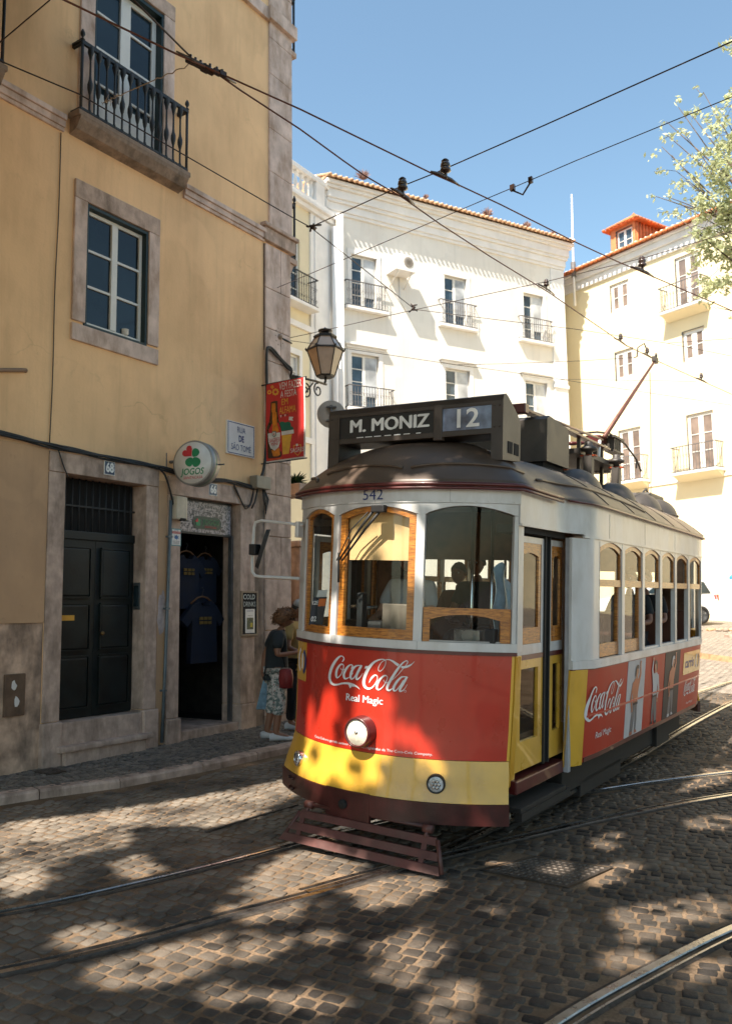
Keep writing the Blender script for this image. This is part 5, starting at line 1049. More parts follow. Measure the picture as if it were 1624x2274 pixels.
# ---- right and left sides
WY = [1.80, 2.775, 3.52, 4.255, 4.965, 5.67, 6.39]; POSTW = .045
for sg in (1, -1):
    sf = side(sg); SD = lambda o=0.: (lambda y, z, k: sf(y, z, o+k))
    def sp(nm, y0, y1, n, z0, z1, nz, m, t=.02, o=0., par=None):
        p = MB(); p.patch(SD(o), y0, y1, n, z0, z1, nz, m, t); return p.build(nm, par or tram)
    sp('side_panel', 1.80, 6.60, 16, .56, 1.362, 6, red_side, .02)
    sp('corner_pillar_skirt', 1.60, 1.80, 5, .54, 1.362, 3, yel, .02, .001); sp('corner_pillar_skirt', 6.60, 6.68, 2, .56, 1.362, 3, yel, .02, .001)
    sp('rubbing_strake', 1.82, 6.60, 12, .945, .962, 1, red, .012, .010); sp('lower_trim', 1.82, 6.60, 12, .56, .60, 1, maroon, .008, .006)
    sp('side_sill', 1.60, 6.68, 18, 1.368, 1.44, 1, whi, .04, .018); sp('sill_shadow_line', 1.60, 6.68, 18, 1.358, 1.3675, 1, maroon, .02, .008)
    sp('corner_pillar', 1.60, 2.04, 7, 1.441, 2.50, 2, whi, .03, .002); sp('corner_pillar', 6.44, 6.68, 3, 1.441, 2.50, 2, whi, .03, .002)
    sp('side_fascia', .56, 7.5, 50, lambda y: 2.553 if y < 1.7 else 2.50, lambda y: float(np.interp(y, [.56, 1.9, 7.5], [2.85, 2.825, 2.75])), 1, whi, .03, .006)
    sp('fascia_moulding', .56, 1.72, 8, 2.535, 2.552, 1, whi, .03, .022); sp('fascia_moulding', 1.72, 6.7, 20, 2.505, 2.522, 1, whi, .02, .016)
    for y in WY[1:-1]: sp('side_post', y-POSTW, y+POSTW, 1, 1.441, 2.50, 1, whi, .05, .004)
    for i in range(6):
        a, b = (2.04 if i == 0 else WY[i]+POSTW), (WY[i+1]-POSTW if i < 5 else 6.44); c, h = (a+b)/2, (b-a)/2; L = b-a
        top = lambda y: 2.44+.055*(1-((y-c)/h)**2)
        hd = MB(); hd.patch(SD(.002), a, b, 12, top, 2.505, 1, whi, .03); hd.build('arched_header', tram)
        f = MB(); f.patch(SD(-.012), a, a+.022, 1, 2.10, lambda y: top(y)-.002, 2, wood, .025); f.patch(SD(-.012), b-.026, b, 1, 2.10, lambda y: top(y)-.002, 2, wood, .025)
        f.patch(SD(-.010), a+.022, b-.026, 10, lambda y: top(y)-.062+.02*(1-((y-c)/h)**2), lambda y: top(y)-.002, 1, wood, .025); f.patch(SD(-.006), a, b, 2, 2.085, 2.15, 1, wood, .03); fo = f.build('upper_sash', tram)
        g = MB(); g.patch(SD(-.025), a+.03, b-.03, 4, 2.14, lambda y: top(y)-.04, 3, glassm, .004); g.build('pane', fo)
        if i < 2 or sg < 0:
            f = MB(); f.patch(SD(-.03), a, b, 2, 1.445, 1.565, 1, wood, .025); f.patch(SD(-.032), b-.045, b, 1, 1.565, 2.085, 2, wood, .03); f.patch(SD(-.032), a, a+.012, 1, 1.565, 2.085, 2, wood, .03); fo = f.build('lower_sash', tram)
            g = MB(); g.patch(SD(-.05), a+.012, b-.045, 3, 1.565, 2.085, 3, glassm, .004); g.build('pane', fo)
        else: sp('window_rail', a, b, 1, 1.441, 1.462, 1, whi, .05, -.01)
    p = MB()
    for y in (2.3, 3.55, 4.9, 6.2): p.patch(SD(.0075), y, y+.003, 1, 2.53, 2.76, 1, seam, .003)
    for y in (2.04, 6.44): p.patch(SD(.004), y-.012, y-.009, 1, 1.45, 2.49, 1, seam, .003)
    for k in range(34): y = 1.9+k*.14; q = sf(y, 1.405, .018); p.lathe(q, [(0, .0025), (.004, .0015), (.0045, -.002)], whi, 6, axis=(sg, 0, 0))
    p.build('panel_joint', tram)
    # platform doors
    for y0, y1 in ((.84, 1.235), (1.37, 1.745)):
        D = lambda o: (lambda y, z, k: (sg*(.975+o+k), y, z)); p = MB()
        if y0 < 1: y0 = .66
        p.patch(D(0), y0, y0+.045, 1, 1.53, 2.47, 1, whi, .03); p.patch(D(0), y1-.045, y1, 1, 1.53, 2.47, 1, whi, .03); p.patch(D(0), y0+.045, y1-.045, 1, 2.42, 2.47, 1, whi, .03); p.patch(D(0), y0+.045, y1-.045, 1, 1.53, 1.61, 1, whi, .03)
        c, h = (y0+y1)/2, (y1-y0)/2-.045
        p.patch(D(-.006), y0+.046, y0+.10, 1, 1.611, 2.419, 1, wood, .02); p.patch(D(-.006), y1-.10, y1-.046, 1, 1.611, 2.419, 1, wood, .02); p.patch(D(-.004), y0+.10, y1-.10, 1, 1.611, 1.74, 1, wood, .02)
        p.patch(D(-.004), y0+.10, y1-.10, 8, lambda y: 2.31+.03*(1-((y-c)/(h-.05))**2), 2.419, 1, wood, .02)
        yl = [(y0, y0+.10, .64, 1.49), (y1-.10, y1, .64, 1.49), (y0+.10, y1-.10, .64, .86), (y0+.10, y1-.10, 1.42, 1.49)]
        for a in yl: p.patch(D(0), a[0], a[1], 1, a[2], a[3], 1, yel, .03)
        p.patch(D(.006), y0, y1, 1, 1.4905, 1.5295, 1, maroon, .03); d_ = p.build('door_leaf', tram)
        g = MB(); g.patch(D(-.02), y0+.09, y1-.09, 1, 1.73, 2.35, 1, glassm, .004); g.patch(D(-.02), y0+.07, y1-.07, 1, .85, 1.45, 1, glassm, .004); g.build('pane', d_)
    p = MB(); p.box(sg*.955, sg*.99, 1.24, 1.255, .62, 2.5, rubber); p.box(sg*.955, sg*.99, 1.345, 1.362, .62, 2.5, rubber); p.box(sg*.90, sg*.97, 1.255, 1.345, .62, 2.5, rubber); p.build('door_seal', tram)
    p = MB(); p.patch(SD(-.01), .56, .66, 2, .55, 1.538, 3, yel, .03)
    for y in (.575, .60, .625): p.patch(SD(-.004), y, y+.01, 1, .56, 1.53, 1, yel, .01)
    p.build('corner_post_skirt', tram); p = MB(); p.patch(SD(-.005), .56, .66, 2, 1.57, 2.55, 3, whi, .05); p.build('corner_post', tram)
    p = MB(); p.box(sg*.80, sg*1.02, .66, 1.62, 2.49, 2.555, dark); p.build('door_track', tram)
    p = MB(); p.box(sg*1.03, sg*1.075, 1.60, 1.66, .50, 2.5, mat('grey_paint', (.36, .36, .38), .5), .006); p.build('door_pillar', tram)
    p = MB(); p.box(sg*.6, sg*1.03, .58, 1.64, .50, .60, maroon, .01); p.box(sg*.7, sg*1.06, .60, 1.60, .36, .40, underm, .01); p.box(sg*1.0, sg*1.06, .62, 1.7, .30, .36, underm); p.build('door_step', tram)
    # rear platform
    sp('rear_platform_panel', 6.70, 7.52, 5, .56, 1.53, 3, yel, .02, -.004); p = MB(); p.patch(SD(-.004), 7.3, 7.5, 2, 1.531, 2.55, 2, whi, .03); p.build('rear_post', tram)
    g = MB(); g.patch(SD(-.03), 6.70, 7.3, 3, 1.535, 2.5, 2, glassm, .004); g.build('rear_side_pane', tram)
    # advert on the side
    fig_w = mat('ad_white', (.50, .48, .49), .5, var=.04, spec=.2); fig_d = mat('ad_dark', (.04, .036, .04), .5, var=.2, spec=.2); skin_p = mat('ad_skin', (.42, .16, .09), .4); fig_h = mat('ad_hair', (.03, .02, .02), .5); fig_o = mat('ad_jacket', (.45, .12, .05), .4); fig_g = mat('ad_denim', (.10, .11, .13), .4)
    ys_ = (2.97, 3.62, 4.48, 5.22)
    for (a, b, m_) in ((ys_[0], ys_[1], fig_w), (ys_[2], ys_[3], fig_d)): p = MB(); p.patch(SD(.0035), a, b, 3, .602, 1.355, 4, m_, .003); p.build('advert_panel', tram)
    def person2d(yc, cols, par_nm='advert_figure', mir=1, ph=0.):
        p = MB(); k_ = [0]
        def pg(pts, m_): k_[0] += 1; p.add([sf(yc+mir*q[0]*1.15, .60+q[1]*.76, .0042+.0004*k_[0]) for q in pts], [list(range(len(pts)))], m_)
        hair, top, legs, shoe = cols
        pg([(-.07, .42), (-.02, .42), (-.01, .2), (-.04, .04), (-.13, .04), (-.12, .2)], legs); pg([(-.02, .42), (.06, .42), (.075, .2), (.06, .05), (.015, .05), (.01, .2)], legs)
        pg([(-.14, .01), (-.05, .01), (-.04, .05), (-.13, .055)], shoe); pg([(.015, .02), (.10, .02), (.065, .06), (.015, .06)], shoe)
        pg([(-.075, .40), (.065, .40), (.07, .55), (.10, .66), (.05, .74), (-.05, .75), (-.11, .68), (-.09, .52)], top)
        pg([(.05, .72), (.10, .66), (.145, .80), (.12, .93), (.085, .92), (.10, .8)], top); pg([(-.05, .73), (-.12, .70), (-.17, .50), (-.12, .36), (-.09, .38), (-.12, .52)], top)
        pg([(-.03, .74), (.03, .74), (.03, .79), (-.03, .79)], skin_p); pg([(.01+.042*math.cos(a), .835+.055*math.sin(a)) for a in np.linspace(0, 2*math.pi, 12)[:-1]], skin_p)
        pg([(-.06, .80), (-.045, .89), (.0, .93), (.05, .91), (.055, .87), (.0, .875), (-.02, .82), (-.04, .76)], hair); pg([(.085, .92), (.12, .93), (.13, .97), (.08, .97)], skin_p); pg([(-.12, .36), (-.09, .38), (-.08, .32), (-.13, .31)], skin_p)
        pg([(-.08, .40), (.068, .40), (.066, .43), (-.083, .43)], fig_d); p.build(par_nm, tram)
    person2d(3.30, (fig_h, fig_o, fig_g, fig_o)); person2d(4.06, (fig_h, fig_w, fig_g, fig_d), mir=-1); person2d(4.86, (fig_w, fig_o, fig_g, fig_w))
    p = MB(); order = 1 if sg > 0 else -1
    def place(cy, cz, sc_, zk=1.18, o=.004):
        for i, (v, f) in enumerate(LOGO):
            q = [logo_xz(*t) for t in v]; p.add([sf(cy+order*(x+.04)*sc_, cz+(z-1.355)*sc_*zk, o+.00025*i) for x, z in q], f, lett)
    place(2.30, 1.055, 1.28, .95); p.build('script_logo', tram); p = MB(); place(5.85, .86, .80, .95); p.build('script_logo', tram)
    def sidetext(txt, y0, y1, zc, h, m_, bold=0., o=.004, par=tram):
        v, f = text2d(txt, 1., bold); X0, X1 = min(a for a, _ in v), max(a for a, _ in v); Y0, Y1 = min(b for _, b in v), max(b for _, b in v)
        if sg < 0: y0, y1 = y1, y0
        p = MB(); p.add([sf(y0+(y1-y0)*(a-X0)/(X1-X0), zc+h*((b-Y0)/(Y1-Y0)-.5), o) for a, b in v], f, m_); p.build('lettering', par)
    sidetext('Real Magic', 2.06, 2.52, .752, .075, lett, .015); sidetext('Real Magic', 5.70, 6.05, .66, .035, lett, .01)
    p = MB(); p.patch(SD(.004), 5.42, 6.42, 2, 1.03, 1.30, 2, yel, .003); cp = p.build('operator_panel', tram); sidetext('carris', 5.50, 6.0, 1.165, .12, navy_p, .02, .0055, cp)
    p = MB()
    for s0, m_ in ((1, navy_p), (-1, lett)): v, f = stroke2d([(6.21+s0*.01+s0*.085*math.cos(a), 1.165+.085*math.sin(a)) for a in np.linspace(-1.2, 1.2, 10)], [.032]*10, 3); p.add([sf(y, z, .006) for y, z in v], f, m_)
    p.build('emblem', cp)
# ---- roof
def ring():
    pts = []
    for i in range(41): u = -1+2*i/40; x, y, _ = front(u, 2.85, .05); pts.append((x, y, 2.862+.0*u))
    for i in range(1, 48): y = .62+(ZL-.62*2)*i/48; pts.append((XS(y)+.035, y, float(np.interp(y, [.6, 1.9, 7.5], [2.862, 2.83, 2.78]))))
    for i in range(41): u = -1+2*i/40; x, y, _ = front(u, 2.78, .05, True); pts.append((x, y, 2.78))
    for i in range(1, 48): y = ZL-.62-(ZL-.62*2)*i/48; pts.append((-XS(y)-.035, y, float(np.interp(y, [.6, 1.9, 7.5], [2.862, 2.83, 2.78]))))
    return pts
RG = ring(); NR = len(RG)
def roofpt(i, r, dz=0.):
    x, y, z = RG[i % NR]; sy = min(max(y, 1.05), ZL-1.0); crown = float(np.interp(sy, [1, 2.5, 7], [.43, .45, .42]))
    return (x*r, sy+(y-sy)*r, z+crown*(1-r**2.7)+dz)
p = MB(); LV = [1.0, .985, .96, .92, .87, .80, .72, .62, .5, .38, .25, .12, 0]
vs = [roofpt(i, 1., -.02) for i in range(NR)]+[roofpt(i, r) for r in LV for i in range(NR)]; fs = [(k*NR+i, k*NR+(i+1) % NR, (k+1)*NR+(i+1) % NR, (k+1)*NR+i) for k in range(len(LV)) for i in range(NR)]
p.add(vs, fs, roofm, True); ro = p.build('roof', tram)
p = MB()   # gutter and drip strips
p.tube([np.array(roofpt(i, 1.012, -.012)) for i in range(-3, 46)], .016, maroon, 8); p.tube([np.array(roofpt(i, 1.018, -.036)) for i in range(-3, 46)], .012, maroon, 8)
p.build('gutter', tram)
p = MB(); p.tube([np.array(roofpt(i, 1.01, -.016)) for i in range(46, NR-3)], .010, maroon, 6); p.build('eave_line', tram)
def drip(i0, i1, rmid, rend, n=14):
    q = MB(); P = []
    for k in range(n+1):
        t = k/n; i = i0+(i1-i0)*t; a = int(math.floor(i)); r = rend+(rmid-rend)*math.sin(math.pi*t)**.6; A, B = np.array(roofpt(a, r, .008)), np.array(roofpt(a+1, r, .008)); P.append(A+(B-A)*(i-a))
    q.tube(P, .013, roofm, 6); q.build('drip_strip', tram)
drip(-8, 6, .90, .96); drip(7, 24, .86, .90); drip(25.5, 41, .86, .90); drip(42.5, 62, .87, .93)
p = MB()
for i0 in (51, 57, 63, 69, 75, 81):
    j = NR-(i0-41)-1 if False else None; yv = RG[i0][1]
    P = [(x_, yv, 0) for x_ in ()]
    A = [np.array(roofpt(i0, r, .003)) for r in (1, .96, .9, .8, .7, .55, .4, .2, 0)]; B = [a*np.array((-1, 1, 1)) for a in A[::-1][1:]]; p.tube(A+B, .006, roofm, 5)
p.build('roof_seam', tram)
# ---- route box
p = MB(); fx0, fx1, y0 = -.815, .865, .60
prof = [(0, 3.06), (0, 3.54), (.015, 3.585), (.055, 3.60), (.10, 3.585), (.30, 3.47), (.36, 3.40), (.36, 3.09)]
for x0_, x1_ in ((fx0, fx0+.115), (fx1-.10, fx1)):
    p.prism(prof, lambda q: (x0_, y0+q[0], q[1]), lambda q: (x1_, y0+q[0], q[1]), boxm)
p.box(fx0+.115, fx1-.10, y0, y0+.05, 3.275, 3.322, boxm, .006); p.prism([(0, 3.512), (0, 3.54), (.015, 3.585), (.055, 3.60), (.10, 3.585), (.30, 3.47), (.30, 3.45), (.1, 3.52)], lambda q: (fx0+.115, y0+q[0], q[1]), lambda q: (fx1-.10, y0+q[0], q[1]), boxm)
p.box(.245, .325, y0-.004, y0+.05, 3.25, 3.55, boxm, .006); p.box(fx0+.115, fx1-.1, y0+.30, y0+.355, 3.28, 3.455, boxm); p.box(fx0+.12, fx1-.11, y0+.05, y0+.3, 3.28, 3.29, boxm)
for k in range(2): p.box(fx1-.002, fx1+.004, y0+.10+.13*k, y0+.19+.13*k, 3.13, 3.225, dark)
for z in (3.33, 3.5): 
    for x in (fx0+.03, fx0+.09, fx1-.03, fx1-.075): p.lathe((x, y0-.001, z), [(0, .006), (.006, .004), (.007, 0)], boxm, 6, axis=(0, -1, 0))
rbx = p.build('route_box', tram)
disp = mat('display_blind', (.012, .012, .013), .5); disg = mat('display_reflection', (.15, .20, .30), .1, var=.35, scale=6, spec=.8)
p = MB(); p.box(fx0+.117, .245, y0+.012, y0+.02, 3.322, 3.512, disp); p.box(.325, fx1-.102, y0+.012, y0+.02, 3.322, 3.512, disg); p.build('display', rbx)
def boxtext(txt, x0, x1, z0, z1, m, bold=0., clip=None, k_=0):
    v, f = text2d(txt, 1., bold); X0, X1 = min(a for a, _ in v), max(a for a, _ in v); Y0, Y1 = min(b for _, b in v), max(b for _, b in v)
    p = MB(); p.add([(x0+(x1-x0)*(a-X0)/(X1-X0), y0+.009-.0004*k_, min(z1 if clip is None else clip, z0+(z1-z0)*(b-Y0)/(Y1-Y0))) for a, b in v], f, m); p.build('lettering', rbx)
lwhite = mat('display_white', (.82, .82, .82), .5)
[boxtext('M. MONIZ', -.585+a_, .195+a_, 3.375+b_, 3.485+b_, lwhite, 0, None, k_) for k_, (a_, b_) in enumerate(((0, 0), (.007, 0), (-.007, 0), (.0035, .003), (-.0035, -.003)))]; boxtext('12', .455, .655, 3.345, 3.50, lwhite, .018)
for x0_, x1_ in ((-.52, -.45), (-.43, -.36), (-.34, -.27), (-.235, -.17), (-.14, -.075), (-.045, .015), (.075, .12)): p = MB(); p.box(x0_, x1_, y0+.008, y0+.0105, 3.3225, 3.330, lwhite); p.build('next_line_of_blind', rbx)
# ---- roof equipment
p = MB(); p.prism([(2.75, 3.36), (2.75, 3.80), (2.80, 3.84), (3.35, 3.80), (3.42, 3.72), (3.42, 3.36)], lambda q: (-.55, q[0], q[1]), lambda q: (.42, q[0], q[1]), equip); p.box(-.5, .36, 2.8, 3.4, 3.2, 3.358, dark); p.build('resistor_box', tram)
p = MB(); p.box(-.45, .42, 6.9, 7.7, 3.08, 3.46, equip, .03); p.build('rear_roof_box', tram)
for x in (.56, -.56):
    for yc in (3.28, 4.62, 5.86, 6.75):
        v, f = [], []; n1, n2 = 14, 24
        for i in range(n1+1):
            for j in range(n2): a, b = math.pi/2*i/n1, 2*math.pi*j/n2; v.append((x+.25*math.cos(a)*math.cos(b), yc+.46*math.cos(a)*math.sin(b)*(1 if math.sin(b) > 0 else .9), 3.06+.27*math.sin(a)))
        f = [(i*n2+j, i*n2+(j+1) % n2, (i+1)*n2+(j+1) % n2, (i+1)*n2+j) for i in range(n1) for j in range(n2)]
        p = MB(); p.add(v, f, equip, True); p.tube([(x+.255*math.cos(b), yc+.465*math.sin(b)*(1 if math.sin(b) > 0 else .9), 3.10) for b in np.linspace(0, 2*math.pi, 25)], .012, equip, 6); p.build('roof_ventilator', tram)
# insulators, running board, trolley pole
for (x, y) in ((.42, 4.1), (.42, 5.2), (-.3, 4.1), (-.3, 5.2)):
    p = MB(); p.box(x-.05, x+.05, y-.05, y+.05, 3.3, 3.60, equip, .006); p.lathe((x, y, 3.60), [(.04, 0), (.04, .04), (.10, .06), (.105, .085), (.06, .11), (.045, .13), (.05, .16), (0, .165)], equip, 16); p.box(x-.09, x+.09, y-.04, y+.04, 3.59, 3.605, mat('orange_washer', (.55, .08, .02), .5)); p.build('insulator', tram)
p = MB(); p.box(.16, .26, 2.6, 5.5, 3.87, 3.895, maroon, .004); p.box(.12, .28, 2.5, 2.6, 3.83, 3.93, maroon, .01)
for y in (3.6, 4.4, 5.3): p.box(.18, .22, y-.02, y+.02, 3.25, 3.87, equip)
p.tube([(.18, 2.6, 3.91), (.18, 5.4, 4.0)], .016, maroon, 6); p.build('running_board', tram)
p = MB(); p.box(-.35, .35, 4.0, 5.6, 3.62, 3.68, equip); p.lathe((0, 5.75, 3.62), [(.18, 0), (.18, .06), (.07, .1), (.06, .35), (.10, .38), (.1, .46), (0, .48)], equip, 16)
p.box(-.10, .10, 5.55, 5.95, 4.0, 4.10, maroon, .01)
for k in range(3): p.tube([(-.07+.07*k, 5.5, 3.98), (-.07+.07*k, 4.7, 3.86)], .022, maroon, 8)
for k in range(4): p.box(.12, .22, 5.8+.09*k, 5.84+.09*k, 3.93, 4.10, equip, .004)
p.box(.1, .24, 5.75, 6.2, 4.09, 4.12, equip); p.box(.1, .24, 5.75, 6.2, 3.90, 3.925, equip)
p.tube([(-.1, 5.2, 4.07), (-.05, 5.9, 4.20), (.0, 6.3, 4.24), (.05, 6.9, 4.18), (.08, 7.4, 4.02), (.1, 7.6, 3.86)], .016, equip, 6); p.tube([(.08, 7.42, 4.0), (.08, 7.40, 3.88)], .01, equip, 6)
p.tube([(.25, 5.0, 3.65), (.22, 5.15, 3.95)], .02, white_trim, 6); p.build('trolley_base', tram)
p = MB(); tip = np.array((.14, 8.25, 5.72)); b0 = np.array((.17, 5.5, 4.05)); p.tube([b0, b0+(tip-b0)*.5, tip], [.032, .026, .018], mat('pole_brown', (.13, .05, .035), .5, .3), 10); po = p.build('trolley_pole', tram)
p = MB(); p.box(.11, .17, 8.17, 8.37, 5.70, 5.79, equip, .008); p.lathe((.14, 8.30, 5.82), [(.02, -.01), (.05, 0), (.03, .008), (.05, .016), (.02, .026)], equip, 12, axis=(1, 0, 0)); p.build('trolley_wheel', po)
p = MB(); p.tube([(.14, 7.95, 5.47), (.15, 7.95, 5.0), (.16, 7.95, 4.2), (.16, 7.95, 3.3), (.16, 7.98, 2.2)], .007, mat('rope', (.35, .22, .14), .9), 6); p.tube([(.15, 7.35, 3.45), (.15, 7.7, 3.60), (.12, 8.0, 3.5), (.12, 8.08, 3.25)], .016, equip, 6); p.build('trolley_rope', tram)
# ---- mirror
p = MB(); Y_ = .42
p.tube([(-.93, .42, 2.548), (-1.10, Y_, 2.565), (-1.40, Y_, 2.595), (-1.47, Y_, 2.58), (-1.485, Y_, 2.53), (-1.495, Y_, 2.30), (-1.485, Y_, 2.13), (-1.45, Y_, 2.095), (-1.40, Y_, 2.088), (-.95, .42, 2.081)], .0135, whi, 8); p.box(-.99, -.95, .38, .46, 2.44, 2.58, whi, .008)
p.tube([(-.95, .40, 2.58), (-.6, .10, 2.44)], .008, whi, 6) if False else None
mo = p.build('mirror_bracket', tram)
p = MB(); c = np.array((-1.375, .42, 2.34)); axv = np.array((.062, .0, .18)); yv = np.array((.055, -.075, -.01)); nv = np.cross(axv, yv); nv = nv/np.linalg.norm(nv)*.018
poly = [(math.cos(a), math.sin(a)) for a in np.linspace(0, 2*math.pi, 21)[:-1]]; sq = lambda t: (abs(t)**.55)*(1 if t > 0 else -1)
p.prism(poly, lambda q: c+axv*sq(q[1])+yv*sq(q[0])*.9+nv, lambda q: c+axv*sq(q[1])*.94+yv*sq(q[0])*.85-nv, rubber); p.box(-1.49, -1.41, .36, .44, 2.28, 2.38, rubber, .01); p.build('mirror', mo)
# ---- wipers
p = MB(); q = np.array(front(.05, 2.645, .05)); p.box(q[0]-.06, q[0]+.06, q[1]-.03, q[1]+.03, q[2]-.03, q[2]+.03, rubber, .01)
for du, w_ in ((-.03, 1), (.03, 1), (-.07, 0)):
    a = np.array(front(.03+du, 2.62, .06)); b = np.array(front(-.30+du*.6, 2.235, .045)); m_ = a+(b-a)*.35+np.array((-.01 if w_ else -.05, 0, .0)); p.tube([a, m_, b], [.012, .010, .007] if w_ else .005, rubber, 6)
a, b = np.array(front(-.345, 2.30, .02)), np.array(front(-.335, 2.06, .02)); p.tube([a, (a+b)/2, b], .009, rubber, 6); p.build('wiper', tram)
# ---- lifeguard and underframe
p = MB()
def slat(z0, z1, y0_, y1_, xl0, xl1, xr0, xr1):
    p.add([(xl0, y0_, z0), (xr0, y0_, z0), (xr1, y1_, z1), (xl1, y1_, z1), (xl0, y0_+.02, z0), (xr0, y0_+.02, z0), (xr1, y1_+.02, z1), (xl1, y1_+.02, z1)], [(0, 1, 2, 3), (4, 7, 6, 5), (0, 4, 5, 1), (3, 2, 6, 7), (0, 3, 7, 4), (1, 5, 6, 2)], guard)
slat(.045, .095, -.13, -.10, -.655, -.625, .755, .735); slat(.125, .175, -.085, -.06, -.60, -.57, .72, .705); slat(.215, .262, -.04, -.015, -.545, -.52, .685, .665)
for x in (-.50, .585): p.obox((x, -.055, .155), (.02, 0, 0), (0, .006, 0), (0, .055, .115), guard)
for x0_, x1_ in ((-.66, -.545), (.745, .675)): p.tube([(x0_+.02, -.10, .05), (x1_+.01, -.02, .25)], .016, guard, 6)
for x in (-.48, .58): p.tube([(x, -.01, .245), (x, .02, .30)], .016, guard, 6); p.lathe((x-.03, .02, .305), [(.03, 0), (.03, .07)], guard, 12, axis=(1, 0, 0))
p.tube([(-.48, .02, .305), (.58, .06, .305)], .014, guard, 6)
lg = p.build('lifeguard', tram)
p = MB(); p.box(-.85, .85, .35, 7.6, .40, .50, underm); p.box(-.62, .62, 1.9, 6.2, .18, .40, underm, .02); p.box(-.95, -.8, 1.8, 6.3, .25, .45, underm, .01); p.box(.8, .95, 1.8, 6.3, .25, .45, underm, .01)
p.box(.92, 1.0, 4.9, 5.5, .22, .46, underm, .01); p.box(.85, .95, 2.3, 3.6, .14, .30, underm, .01); p.tube([(.9, .7, .2), (.9, 2.3, .2)], .025, underm)
for x in (-.6, .6): p.box(x-.02, x+.02, .22, .5, .27, .33, underm); p.box(x-.02, x+.02, .4, 1.9, .2, .26, underm)
p.tube([(.80, 1.0, .30), (.80, 1.0, .10), (.80, 1.35, .14), (.80, 1.35, .30)], .010, alu, 6); p.build('underframe', tram)
for x in (-.49, .49):
    for y in (2.75, 5.35): p = MB(); p.lathe((x-.05, y, .33), [(0, 0), (.10, 0), (.12, .02), (.33, .02), (.355, 0), (.335, .09), (.1, .1), (0, .1)], steel_dk, 32, axis=(1, 0, 0)); p.build('wheel', tram)
# ---- cabin
p = MB(); p.box(-.92, .92, .62, 7.4, .86, .90, inwood); p.box(-1.1, 1.1, 1.85, 6.5, .902, .93, inwood)
p.build('floor', tram)
p = MB(); p.patch(lambda a, b, k: (b, a, 2.72+.12*(1-(b/1.1)**2)+k), .62, ZL-.7, 12, -.98, .98, 8, ceilm, .01)
for y in (1.1, 2.3, 3.4, 4.5, 5.6): p.box(-.30, .30, y, y+.30, 2.76, 2.80, mat('lamp_cover', (.6, .57, .5), .4), .01)
p.box(-.95, -.55, .7, 1.5, 2.62, 2.68, inwood, .02); p.build('ceiling', tram)
p = MB()
for sg in (-1, 1):
    p.box(sg*.55, sg*1.02, 1.70, 1.74, .9, 2.62, inwood); p.box(sg*.55, sg*1.02, 6.60, 6.64, .9, 2.62, inwood)
    p.box(sg*1.10, sg*1.12, 1.85, 6.5, .9, 1.40, inwood)
p.box(-1.02, 1.02, 1.69, 1.73, 2.30, 2.75, inwood); p.box(-1.0, 1.0, 6.6, 6.65, 2.3, 2.75, inwood); p.box(-.72, .72, .40, .44, .9, 1.50, inwood); p.box(-.6, .6, .34, .5, 1.50, 1.54, inwood); p.build('bulkhead', tram)
seatm = mat('seat_leather', (.10, .035, .018), .5)
for y in (2.3, 3.05, 3.8, 4.55, 5.3, 5.95):
    for sg in (-1, 1): p = MB(); p.box(sg*.35, sg*1.02, y, y+.42, 1.30, 1.38, seatm, .03); p.box(sg*.35, sg*1.02, y+.40, y+.46, 1.35, 1.80, seatm, .03); p.box(sg*.4, sg*.44, y+.1, y+.4, .93, 1.3, iron); p.box(sg*.9, sg*.94, y+.1, y+.4, .93, 1.3, iron); p.build('seat', tram)
p = MB(); 
for x, y in ((.36, 1.15), (.50, 1.25), (-.55, 1.72), (.55, 1.66), (.3, 2.2), (-.3, 3.4), (.3, 4.6)): p.tube([(x, y, .9), (x, y, 2.75)], .016, chrome, 8)
p.tube([(-.45, 1.8, 2.55), (-.45, 6.5, 2.55)], .014, chrome, 8); p.tube([(.45, 1.8, 2.55), (.45, 6.5, 2.55)], .014, chrome, 8); p.build('grab_pole', tram)
p = MB(); p.patch(lambda u, z, k: front(u, z, -.07+k), -.325, .29, 8, 2.245, 2.64, 3, mat('blind_cloth', (.78, .50, .24), .8, var=.05), .006); p.build('sun_blind', tram)
p = MB(); p.box(-.5, -.1, .42, .75, 1.50, 1.75, rubber, .03); p.box(-.06, .25, .36, .45, 1.60, 1.90, mat('control_panel', (.16, .13, .105), .6), .01); p.lathe((-.33, .5, 1.75), [(.04, 0), (.04, .08), (.12, .1), (.12, .12), (0, .13)], chrome, 16); p.box(-.30, -.24, .34, .42, 1.65, 1.98, iron, .01); p.build('controller', tram)
p = MB(); p.patch(lambda a, b, k: (.86+.02*math.sin(a*31)+.012*math.sin(b*17+a*9)+k, a, b), .50, .92, 20, 1.62, lambda y: 2.26-.25*abs(y-.62)/.3, 14, mat('pale_blue_plastic', (.26, .40, .52), .18, var=.2, scale=9, coat=.6), .004); p.build('plastic_screen', tram)
p = MB(); p.box(.52, .74, .50, .62, 1.63, 1.72, mat('wire_tray', (.25, .25, .25), .3, .7), .004); p.box(.80, .90, .42, .5, 1.63, 1.74, rubber, .01); p.build('dash_tray', tram)
